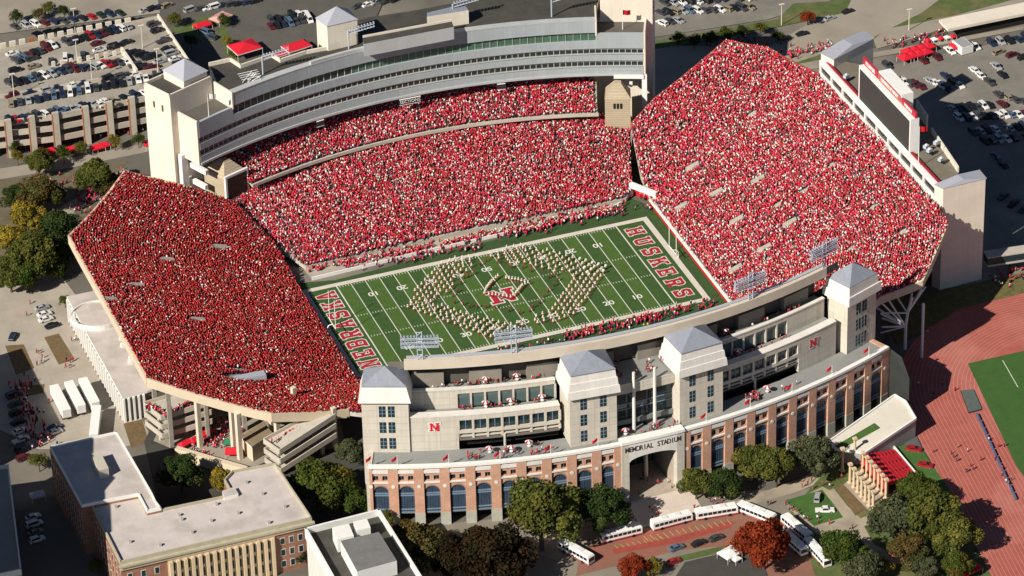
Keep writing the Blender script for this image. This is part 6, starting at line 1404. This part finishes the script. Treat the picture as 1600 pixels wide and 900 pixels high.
wm = MB(); nn = 12; vs = [(.5*math.cos(2*math.pi*i/nn), y, .5*math.sin(2*math.pi*i/nn)) for y in (-.25, .25) for i in range(nn)]; wm.add(vs, [[i, (i+1) % nn, nn+(i+1) % nn, nn+i] for i in range(nn)]+[list(range(nn))[::-1], list(range(nn, 2*nn))], tyre_m); WH_ = wm.mesh('wheel')
trailer((84, 601), (104, 640), 'leftmost of the three parallel white semi-trailers in the pale lot'); trailer((107, 595), (127, 633), 'middle one of the three parallel white semi-trailers'); trailer((129, 590), (149, 628), 'rightmost of the three parallel white semi-trailers'); trailer((151, 633), (146, 678), 'white semi-trailer parked at a different angle nearest the brick building')
t = thing('box_trailer', 'small white box trailer with grey roof right of the red tents', 'trailer', (*w2(1504, 80, 0), 0), math.radians(pang(1, 1.1))); b = MB(); b.box(-3, 3, -2.2, 2.2, .5, 3.2, white_paint); b.build('box_body', t); b = MB(); b.box(-2.8, 2.8, -1.9, 1.9, 3.2, 3.3, mat('trailer_roof_grey', (.3, .31, .32), .6)); b.build('roof', t)
# ------------------------------------------------------------------ people
skin = mat('skin', (.46, .27, .18), .7); hair = mat('dark_hair', (.03, .02, .015), .8)
def person_mesh(pose, shirt, pants, name, headm):
    me = bpy.data.meshes.new('p'); 
    sp = .13 if pose != 'walk' else .11; st = .28 if pose == 'walk' else 0
    V = [(0, 0, .95), (0, 0, 1.15), (0, 0, 1.38), (0, 0, 1.50), (0, 0, 1.60), (0, 0, 1.72),
         (sp, st*.4, .52), (sp, st, .10), (sp, st+.16, .05), (-sp, -st*.2, .52), (-sp, -st, .10), (-sp, -st+.16, .05),
         (.21, 0, 1.40), (.28, .02, 1.12), (.27, .14, .90), (-.21, 0, 1.40), (-.28, .02, 1.12), (-.27, .14, .90), (.10, 0, .90), (-.10, 0, .90)]
    if pose == 'arms': V[13] = (.32, .16, 1.2); V[14] = (.14, .34, 1.30); V[16] = (-.32, .16, 1.2); V[17] = (-.14, .34, 1.30)
    E = [(0, 1), (1, 2), (2, 3), (3, 4), (4, 5), (0, 18), (18, 6), (6, 7), (7, 8), (0, 19), (19, 9), (9, 10), (10, 11), (2, 12), (12, 13), (13, 14), (2, 15), (15, 16), (16, 17)]
    Rr = [.15, .15, .17, .06, .10, .09, .075, .05, .045, .075, .05, .045, .075, .05, .04, .075, .05, .04, .10, .10]
    me.from_pydata(V, E, []); o = bpy.data.objects.new('p', me); COL.objects.link(o); md = o.modifiers.new('s', 'SKIN')
    for i, r_ in enumerate(Rr): me.skin_vertices[0].data[i].radius = (r_, r_*.8); me.skin_vertices[0].data[i].use_root = (i == 0)
    md.use_smooth_shade = True; bpy.context.view_layer.update()
    res = bpy.data.meshes.new_from_object(o.evaluated_get(bpy.context.evaluated_depsgraph_get())); bpy.data.objects.remove(o)
    res.materials.clear()
    for m in (shirt, pants, skin, headm): res.materials.append(m)
    for f in res.polygons:
        c = f.center; k = 0
        if c.z < .93 and abs(c.x) < .22: k = 1
        if c.z > 1.50: k = 2
        if c.z > 1.68 or (c.z > 1.55 and c.y < -.05): k = 3
        if c.z < .98 and abs(c.x) > .22: k = 2
        if pose == 'arms' and c.y > .26: k = 2
        f.material_index = k
    res.name = name; return res
cl = {n: mat(n+'_cloth', c, .85) for n, c in (('red', (.50, .012, .03)), ('crimson', (.36, .01, .03)), ('white', (.72, .71, .68)), ('black', (.02, .02, .022)), ('grey', (.3, .3, .3)), ('denim', (.04, .06, .11)), ('khaki', (.28, .22, .14)), ('cream', (.62, .58, .5)), ('yellow', (.6, .45, .05)))}
PM = [(s, person_mesh(p, cl[s], cl[q], 'person_body', h)) for s, q, p, h in (('red', 'denim', 'stand', hair), ('red', 'black', 'walk', cl['red']), ('crimson', 'denim', 'walk', hair), ('crimson', 'khaki', 'stand', cl['white']), ('white', 'denim', 'stand', hair), ('white', 'khaki', 'walk', cl['red']), ('black', 'denim', 'walk', hair), ('red', 'khaki', 'arms', cl['white']), ('grey', 'black', 'stand', hair), ('yellow', 'black', 'stand', hair))]
PWT = [6, 6, 5, 4, 3, 3, 2.5, 5, 1.5, 0]
pr_ = random.Random(3)
def person(x, y, z, where, a=None, idx=None):
    i = pr_.choices(range(len(PM)), PWT)[0] if idx is None else idx
    o = bpy.data.objects.new('person', PM[i][1]); COL.objects.link(o); o.location = (x, y, z); o.rotation_euler.z = pr_.uniform(0, 6.28) if a is None else a; s = pr_.uniform(.93, 1.06); o.scale = (s, s, s)
    tag(o, 'person in %s shirt %s' % (PM[i][0], where), 'person', 'people in %s shirts %s' % (PM[i][0], where)); return o
def terrace(t0, t1, r0, r1, z, n, where, clumps=5):
    cs = [(pr_.uniform(t0, t1), pr_.uniform(r0+.6, r1-.6)) for _ in range(clumps)]
    for i in range(n):
        if pr_.random() < .62:
            c = pr_.choice(cs); t = min(t1, max(t0, c[0]+pr_.gauss(0, .38))); R = min(r1, max(r0, c[1]+pr_.gauss(0, .75)))
        else: t, R = pr_.uniform(t0, t1), pr_.uniform(r0, r1)
        person(*polE(R, t), z, where)
terrace(-18.2, -7.9, 177.2, 179.9, 34.95, 34, 'on the upper terrace left of the entrance towers', 5)
terrace(8.4, 19.0, 177.2, 179.9, 34.95, 34, 'on the upper terrace right of the entrance towers', 5)
terrace(-2.4, 2.6, 178.5, 187.0, 34.92, 24, 'on the roof terrace between the two entrance towers', 4)
terrace(-15.8, -8.0, 181.6, 183.5, 29.5, 18, 'on the middle terrace left of the entrance towers', 3); terrace(8.2, 15.5, 181.6, 183.5, 29.5, 18, 'on the middle terrace right of the entrance towers', 3)
terrace(-15.5, -8.2, 187.0, 193.2, 19.02, 32, 'on the lower terrace above the left arcade', 4); terrace(-2.5, 2.6, 189.2, 193.4, 19.02, 20, 'on the lower terrace above the entrance arch', 3); terrace(8.5, 14.8, 187.5, 193.2, 19.02, 30, 'on the lower terrace above the right arcade', 2)
def scatter(pts, where, z=.05):
    for px, py in pts: person(*w2(px, py, z), z, where)
scatter([(998, 770), (1028, 757), (1044, 755), (1050, 763), (1015, 796), (1020, 800), (1026, 806), (1020, 812), (990, 812), (994, 815), (1085, 795), (1110, 785), (1118, 784), (1125, 786), (1132, 782), (1115, 790), (1128, 790), (1200, 790), (975, 815), (918, 852)], 'on the plaza near the entrance steps')
scatter([(1005, 745), (1010, 748), (1015, 742), (1020, 746), (1012, 752), (1002, 750)], 'in the shade under the entrance arch')
scatter([(1228, 790), (1233, 797), (1238, 799), (1247, 806), (1256, 812), (1262, 815), (1277, 812), (1279, 818), (1296, 820), (1253, 762), (1262, 758), (1270, 765), (1285, 760), (1292, 758), (1296, 762), (1315, 748), (1332, 826), (1205, 788), (1268, 752), (1244, 801)], 'on the paths round the small lawn')
scatter([(1486, 711), (1490, 716), (1495, 722), (1512, 707), (1516, 730), (1520, 735), (1532, 721), (1458, 708), (1497, 700), (1510, 739), (1560, 700), (1569, 699), (1572, 755), (1580, 752), (1565, 745), (1576, 760), (1545, 690), (1555, 720), (1566, 735)], 'on the red running track')
scatter([(57, 551), (60, 553), (66, 560), (69, 565), (65, 568), (58, 571), (104, 565), (110, 567), (114, 564), (103, 574), (108, 575), (112, 533), (117, 533), (38, 588), (45, 593), (47, 475), (42, 494)], 'in the pale parking lot left of the field house')
# sideline benches side near
nr = []
for i in range(0): t = pr_.random(); nr.append((885+t*170+pr_.gauss(0, 2), 531-t*43+pr_.uniform(-1, 9)))
scatter(nr, 'on the near sideline beside the team benches')
scatter([(1068, 487), (1073, 488), (1092, 487), (1096, 484), (1100, 480), (840, 540), (848, 537), (856, 533), (828, 545), (990, 325), (993, 329), (1004, 324), (1009, 327), (1013, 326), (973, 333), (975, 337)], 'standing at the edges of the field')
for (px, py) in ((1012, 511), (1006, 512)): person(*w2(px, py), .03, 'beside the field at the near benches', idx=9)
# marching band
bred = mat('band_uniform_red', (.42, .02, .03), .8); bcream = mat('band_uniform_cream', (.74, .68, .58), .8); plume = mat('white_plumed_hat', (.80, .76, .68), .8); horn = mat('white_sousaphone', (.8, .78, .74), .3)
BM = person_mesh('arms', bcream, bred, 'band_member_body', plume)
hb = MB(); hb.bar((0, 0, 1.66), (0, 0, 1.92), .17, plume, n=8, r2=.2); hb.bar((0, .02, 1.92), (0, .04, 2.08), .17, plume, n=6, r2=.2); HATM = hb.mesh('plumed_hat')
sb = MB(); sb.bar((0, -.1, 1.3), (0, .1, 1.95), .1, horn, n=8, r2=.2); sb.bar((0, .05, 1.95), (0, .35, 2.0), .22, horn, n=12, r2=.42); SOUS = sb.mesh('sousaphone')
# drape on front
Z3 = lambda x, y: (640+x/5, 370+y/5)
limbs = [[(0, 490), (150, 320), (215, 230), (300, 205), (350, 175), (510, 165), (490, 245), (390, 330), (340, 380), (350, 440), (240, 470), (210, 540), (0, 600)],
         [(-30, 520), (60, 510), (200, 540), (290, 560), (420, 570), (640, 640), (900, 660), (890, 740), (760, 790), (620, 820), (520, 780), (350, 730), (200, 690), (60, 650), (-20, 600)],
         [(600, 150), (720, 110), (830, 85), (960, 95), (1120, 130), (1350, 190), (1500, 220), (1560, 270), (1500, 340), (1300, 330), (1200, 290), (1060, 300), (960, 250), (780, 240), (690, 190), (600, 180)],
         [(1290, 300), (1550, 280), (1450, 420), (1400, 500), (1310, 600), (1220, 660), (1000, 710), (930, 620), (1060, 590), (1080, 540), (1130, 470), (1180, 400)]]
limbsW = [[w2(*Z3(*p)) for p in q] for q in limbs]
nb_ = 0; bandpts = []
OD = [np.array(w2(*p)) for p in ((628, 480), (700, 405), (826, 386), (955, 424), (898, 505), (795, 540))]; CD = np.array(w2(792, 462))
for k in range(9):
    ring_d = [CD+(p-CD)*(1-k*.068) for p in OD]
    for i_ in range(6):
      pa, pb = ring_d[i_], ring_d[(i_+1) % 6]; nn_ = max(1, int(np.linalg.norm(pb-pa)/2.15))
      for j_ in range(nn_):
        x, y = pa+(pb-pa)*(j_+(.5 if k % 2 else 0))/nn_
        if any(inpoly([x], [y], q)[0] for q in limbsW): bandpts.append((x+pr_.gauss(0, .12), y+pr_.gauss(0, .12)))
print('band', len(bandpts))
def band(x, y, lab, grp, sous=False):
    o = bpy.data.objects.new('band_member', BM); COL.objects.link(o); o.location = (x, y, .03); o.rotation_euler.z = math.pi+pr_.gauss(0, .1); o.scale = (1., 1., .84)
    h = bpy.data.objects.new('plumed_hat', HATM); COL.objects.link(h); h.parent = o
    if sous: s = bpy.data.objects.new('sousaphone', SOUS); COL.objects.link(s); s.parent = o
    tag(o, lab, 'person', grp)
for x, y in bandpts[:300]:
    sous = x > 27 and y > -2
    band(x, y, 'band member in cream and red with %s in the hollow diamond' % ('white sousaphone' if sous else 'white plumed hat'), 'band members %sin the hollow diamond formation' % ('with sousaphones ' if sous else ''), sous)
ringp = [(690, 328), (640, 370), (600, 420), (585, 460), (620, 470), (700, 475), (790, 492), (830, 460), (880, 400), (925, 380), (850, 355), (730, 338)]
rw = [w2(*Z3(*p)) for p in ringp]; acc = 0; cnt = 0
for i in range(len(rw)):
    if i == len(rw)-1: break
    a, c = rw[i], rw[i+1]; L = math.hypot(c[0]-a[0], c[1]-a[1]); n = max(1, int(L/.95))
    for k in range(n): x, y = lerp(a, c, k/n); band(x, y, 'band member with white plumed hat in the ring around midfield letter', 'band members ringing the midfield letter'); cnt += 1
print('ring', cnt)
gm = person_mesh('arms', cl['crimson'], cl['black'], 'guard_body', hair)
for i, (px, py) in enumerate([(430, 330), (400, 375), (375, 440), (340, 470), (355, 525), (420, 540), (470, 560), (530, 560), (600, 560), (670, 570), (780, 590), (860, 610), (940, 590), (965, 560), (1020, 525), (1050, 480), (1085, 435), (1130, 390), (1160, 350), (1140, 315), (1090, 330), (950, 280), (885, 255), (800, 250), (690, 215), (600, 200), (555, 230), (500, 300), (460, 320)]):
    o = bpy.data.objects.new('flag_performer', gm); COL.objects.link(o); o.location = (*w2(*Z3(px, py)), .03); tag(o, 'performer in dark red costume standing inside the hollow diamond formation', 'person', 'flag performers inside the diamond')
# ------------------------------------------------------------------ tents, awnings, poles, goalposts, tables
def tent(cx, cy, L, Wd, a, h, label, z=0., m=None, name='canopy_tent', px=True, group=None):
    x, y = w2(cx, cy, z+h) if px else (cx, cy); t = thing(name, label, 'tent', (x, y, z), math.radians(a), group); m = m or red_tent
    b = MB(); e = h*.68
    A = [(-L/2, -Wd/2, e), (L/2, -Wd/2, e), (L/2, Wd/2, e), (-L/2, Wd/2, e)]
    if L > Wd*1.25: T = [(-L/2+Wd*.3, 0, h), (L/2-Wd*.3, 0, h)]; b.add(A+T, [[0, 1, 5, 4], [1, 2, 5], [2, 3, 4, 5], [3, 0, 4]], m)
    else: b.add(A+[(0, 0, h)], [[0, 1, 4], [1, 2, 4], [2, 3, 4], [3, 0, 4]], m)
    b.build('canopy', t)
    b = MB(); B2 = [(p[0], p[1], e-.35) for p in A]; b.add(A+B2, [[0, 1, 5, 4], [1, 2, 6, 5], [2, 3, 7, 6], [3, 0, 4, 7]], white_paint if 'edged' in label else m); b.build('valance', t)
    for p in A: b = MB(); b.bar((p[0]*.97, p[1]*.97, 0), (p[0]*.97, p[1]*.97, e), .05, steel_white); b.build('pole', t)
    return t
red_tent = mat('bright_red_canopy', (.60, .012, .03), .7)
tent(382, 66, 9.5, 8, 10, 5.0, 'large bright red white-edged tent on the verge behind the stadium roof'); tent(463, 66, 9, 5.5, 12, 4.0, 'long bright red white-edged tent left of the pyramid-roofed stair tower'); tent(452, 76, 11, 3, 12, 2.6, 'low red white-edged awning below the long red tent'); tent(316, 34, 6, 3.5, 12, 3, 'small red tent near the garage ramp')
tent(345, 22, 7, 5, 30, 3, 'pale pink tent at the top edge left of the fan lot', m=mat('pale_pink_canopy', (.55, .3, .27), .7)); tent(1415, 84, 4.2, 4.2, 12, 3.2, 'first red square tent of the row in the right lot', group='red tents in the right lot')
for i in range(1, 8): tent(1415+(i % 4)*10.5+(i//4)*4, 84-(i % 4)*2.9-(i//4)*8.5, 4.0, 4.0, 12, 3.1, '%s red square tent of the cluster in the right lot' % ORD[i], group='red tents in the right lot')
tent(1495, 66, 4, 4, 12, 3, 'single red tent beside the white box trailer')
for i, px in enumerate((1450, 1460, 1470, 1480, 1489)): tent(px, 59-i*1.4, 2.0, 1.8, 12, 2.2, '%s little white and red stall along the far footpath' % ORD[i], m=white_paint if i % 2 else red_tent, group='little stalls along the far footpath')
tent(1140, 858, 5.5, 4.5, 20, 3.2, 'round-topped white tent on the island below the buses', m=white_paint); tent(1150, 868, 2.5, 2.5, 20, 2.4, 'small white tent beside the larger white tent', m=white_paint)
tent(58, 768, 4, 3, 0, 2.8, 'pale grey tent in the shaded street left of the brick building', m=mat('pale_grey_canopy', (.5, .52, .56), .7)); tent(289, 688, 4, 2.4, 25, 2.6, 'first red awning under the left grandstand', group='red awnings under the left grandstand'); tent(305, 682, 4, 2.4, 25, 2.6, 'second red awning under the left grandstand', group='red awnings under the left grandstand'); tent(321, 672, 5, 2.4, 25, 2.6, 'third red awning under the left grandstand', group='red awnings under the left grandstand')
tent(365, 700, 5, 3.4, -20, 2.8, 'red tent with green neighbour under the left grandstand'); tent(360, 686, 4, 2.6, -30, 2.8, 'green tent under the left grandstand', m=mat('green_canopy', (.02, .16, .08), .7))
for i, px in enumerate((75, 110, 152, 160, 235)): tent(px, 231-i*3, 4.5, 3, 5, 2.8, '%s red street tent in front of the parking garage' % ORD[i], group='red street tents by the garage')
tent(1510, 884, 8, 5, 15, 3, 'red tent at the bottom right edge beside the track')
def pole(px, py, h, z, label, lamp=True, group='white lamp poles on the garage roof', name='lamp_post'):
    x, y = w2(px, py, z); t = thing(name, label, 'lamp post', (x, y, z), group=group); b = MB(); b.bar((0, 0, 0), (0, 0, h), .17, tw, n=6, r2=.12); b.build('pole', t); b = MB(); b.box(-.9, .9, -.25, .25, h, h+.25, tw); b.build('lamp_head', t)
for i, a in enumerate(((223, 75), (121, 97.5), (247, 112), (144, 127), (22, 151))): pole(*a, 8.3, gz_, '%s lamp pole on the garage roof' % ('tall white rear right', 'white rear middle', 'white right-hand', 'white centre', 'white leftmost')[i])
pole(118, 55, 10, 0, 'thin lamp pole at the top behind the garage', group='far lamp poles'); pole(1221, 40, 8, 0, 'thin lamp pole beside the far road and red tree', group='far lamp poles'); pole(1420, 48, 8, 0, 'thin lamp pole on the far verge right of the video board', group='far lamp poles')
def flagpole(px, py, z, h, label, c=None):
    x, y = w2(px, py, z); t = thing('flagpole', label, 'flagpole', (x, y, z)); b = MB(); b.bar((0, 0, 0), (0, 0, h), .14, steel_white, n=6, r2=.08); b.build('pole', t)
    b = MB(); pts = []
    for i in range(6):
        for j in (0, 1): pts.append((.55*i, .18*math.sin(i*1.7), h-.1-j*1.7-.12*i))
    b.add(pts, [[2*i, 2*i+1, 2*i+3, 2*i+2] for i in range(5)], c or red_cloth); b.build('flag_cloth', t)
flagpole(1435, 256, 35.6, 13, 'tall flagpole with red flag on the roof deck right of the video board'); flagpole(326.5, 184, 40, 8.5, 'flagpole with red and white flag on the left terrace of the glass suites', cl['white']); flagpole(973, 46, 40, 7, 'flagpole with red flag on the right terrace of the glass suites')
# goalposts
def goal(x, sg, label):
    t = thing('goalpost', label, 'goalpost', (x, 0, 0)); gm_ = mat('goalpost_white', (.8, .8, .74), .5)
    b = MB(); pr = [(sg*1.8, 0, 0), (sg*1.8, 0, 2.0), (sg*1.2, 0, 2.9), (0, 0, 3.05)]
    for p, q in zip(pr[:-1], pr[1:]): b.bar(p, q, .16, gm_, n=8)
    b.build('gooseneck', t); b = MB(); b.bar((0, -2.9, 3.05), (0, 2.9, 3.05), .12, gm_, n=8); b.build('crossbar', t)
    for y in (-2.85, 2.85): b = MB(); b.bar((0, y, 3.05), (0, y, 13.2), .10, gm_, n=8); b.build('upright', t)
goal(54.86, 1, 'white goalpost at the far right end zone below the steep stand'); goal(-54.86, -1, 'white goalpost at the left end zone beside the navy wall')
# picnic umbrellas/tables on terraces read as red clusters: small red umbrellas
def umbrella(t_, R, z, label, first=[None]):
    if first[0] is None:
        r = thing('table_umbrella', '', 'umbrella', group='table umbrellas on the stadium terraces'); b = MB(); n = 8
        vs = [(1.15*math.cos(2*math.pi*i/n), 1.15*math.sin(2*math.pi*i/n), 2.1) for i in range(n)]+[(0, 0, 2.75)]; b.add(vs, [[i, (i+1) % n, n] for i in range(0, n, 2)], cl['crimson']); b.add(vs, [[i, (i+1) % n, n] for i in range(1, n, 2)], cl['white']); b.build('canopy', r); b = MB(); b.bar((0, 0, 0), (0, 0, 2.7), .04, steel_white); b.build('pole', r)
        b = MB(); b.bar((0, 0, .7), (0, 0, .76), .55, white_paint, n=10); b.build('table_top', r); first[0] = r
    else: r = copy_tree(first[0])
    r.location = (*polE(R, t_), z); r['label'] = label
for i, (t_, R, z, w) in enumerate(((-13.6, 189.6, 19, 'lower terrace, leftmost of three there'), (-11.8, 190.2, 19, 'lower terrace, middle of three there'), (-10.2, 188.6, 19, 'lower terrace, rightmost of three there'), (-13.6, 182.4, 29.5, 'middle terrace on the left, the left one'), (-11.4, 182.4, 29.5, 'middle terrace on the left, the middle one'), (-8.6, 182.4, 29.5, 'left middle terrace, beside the entrance tower'), (-13.4, 178.6, 34.95, 'upper terrace on the left, the left one'), (-10.6, 178.6, 34.95, 'upper terrace on the left, the right one'), (-1.9, 190.4, 19, 'terrace above the entrance arch'), (9.6, 178.6, 34.95, 'upper terrace on the right'), (10.2, 182.4, 29.5, 'middle terrace on the right'), (11.8, 189.6, 19, 'lower terrace above the right arcade'))):
    umbrella(t_, R, z, 'red and white table umbrella on the '+w)
# track furniture: hurdles/barrier line and covered pit
t = thing('equipment_cart_line', 'line of blue-grey fence panels and carts along the track beside the green infield', 'barrier', (*w2(1545, 690), 0)); a, c = w2(1526, 650), w2(1588, 785)
for k in range(12):
    p, q = lerp(a, c, k/12), lerp(a, c, (k+.85)/12); L = math.hypot(q[0]-p[0], q[1]-p[1]); b = MB(); b.obox((p[0]+q[0])/2, (p[1]+q[1])/2, L, .5, .1, 1.1, math.atan2(q[1]-p[1], q[0]-p[0]), mat('blue_grey_barrier', (.10, .12, .2), .6)); child(b, 'panel', t)
t = thing('landing_pit', 'dark grey covered landing pit on the track beside the infield', 'pit cover', (*w2(1518, 625), 0)); q = pxpoly([(1502, 610), (1521, 608), (1534, 638), (1514, 643)], .6); b = MB(); b.prism(q, .05, .6, mat('pit_cover_grey', (.10, .12, .11), .6, .2, 1)); child(b, 'cover', t); b = MB(); q2 = [lerp(p, (t.location.x, t.location.y), -.08) for p in q]; b.prism(q2, .04, .3, mat('pit_frame_dark', (.02, .02, .02), .6)); child(b, 'frame', t)
# rooftop clutter on the dark roof: satellite lattice and vents
def roof_lights(px, py, label):
    x, y = w2(px, py, 45.3); t = thing('roof_floodlights', label, 'floodlights', (x, y, 45.2), -.1, 'floodlight lattices on the dark roof'); b = MB(); b.bar((0, 0, 0), (0, 0, 6.5), .25, steel_grey, n=6); b.bar((0, 0, 5.2), (8.5, 0, 6.6), .12, steel_grey); b.bar((0, 0, 6.3), (8.5, 0, 7.6), .12, steel_grey); b.build('frame', t)
    for i in range(9): b = MB(); b.bar((.8+i*.95, .1, 5.5+i*.15), (.8+i*.95, .6, 5.4+i*.15), .2, lamp_m, n=8, r2=.38); b.build('lamp', t); b = MB(); b.bar((.8+i*.95, .1, 6.7+i*.15), (.8+i*.95, .6, 6.6+i*.15), .2, lamp_m, n=8, r2=.38); b.build('lamp', t)
roof_lights(411, 116, 'floodlight lattice on the dark roof near its left end'); roof_lights(545, 76, 'floodlight lattice on the dark roof beside the stair tower'); roof_lights(708, 34, 'floodlight lattice on the dark roof right of the camera deck'); roof_lights(862, 26, 'floodlight lattice on the dark roof at the upper right')
t = thing('antenna_frame', 'tangle of pale metal frames on the dark roof behind the left tower', 'antenna', (*w2(390, 123, 45.3), 45.2)); b = MB()
for k in range(9): b.bar((pr_.uniform(-3, 3), pr_.uniform(-2.5, 2.5), 0), (pr_.uniform(-3.5, 3.5), pr_.uniform(-3, 3), pr_.uniform(1.2, 2.6)), .11, steel_white)
for k in range(4): b.bar((-3.2, -2+k*1.3, 1.4), (3.2, -2+k*1.3, 1.6), .09, steel_white)
b.build('frame', t)
for i, (px, py) in enumerate([(1408, 195), (1447, 232), (1452, 238), (1470, 252), (1463, 226), (1322, 122)]):
    x, y = w2(px, py, 35.6); t = thing('roof_air_unit', 'pale air unit on the roof deck %s' % ('just behind the video board' if i == 0 else 'left of the video board' if i > 4 else 'right of the video board, %s from it' % ORD[i-1]), 'air unit', (x, y, 35.6), .4); b = MB(); b.box(-.8, .8, -.6, .6, .2, 1.2, steel_grey); b.box(-.9, .9, -.7, .7, 0, .2, tyre_m); b.build('casing', t); b = MB(); b.bar((0, 0, 1.2), (0, 0, 1.45), .4, steel_white, n=10); b.build('fan_hood', t)
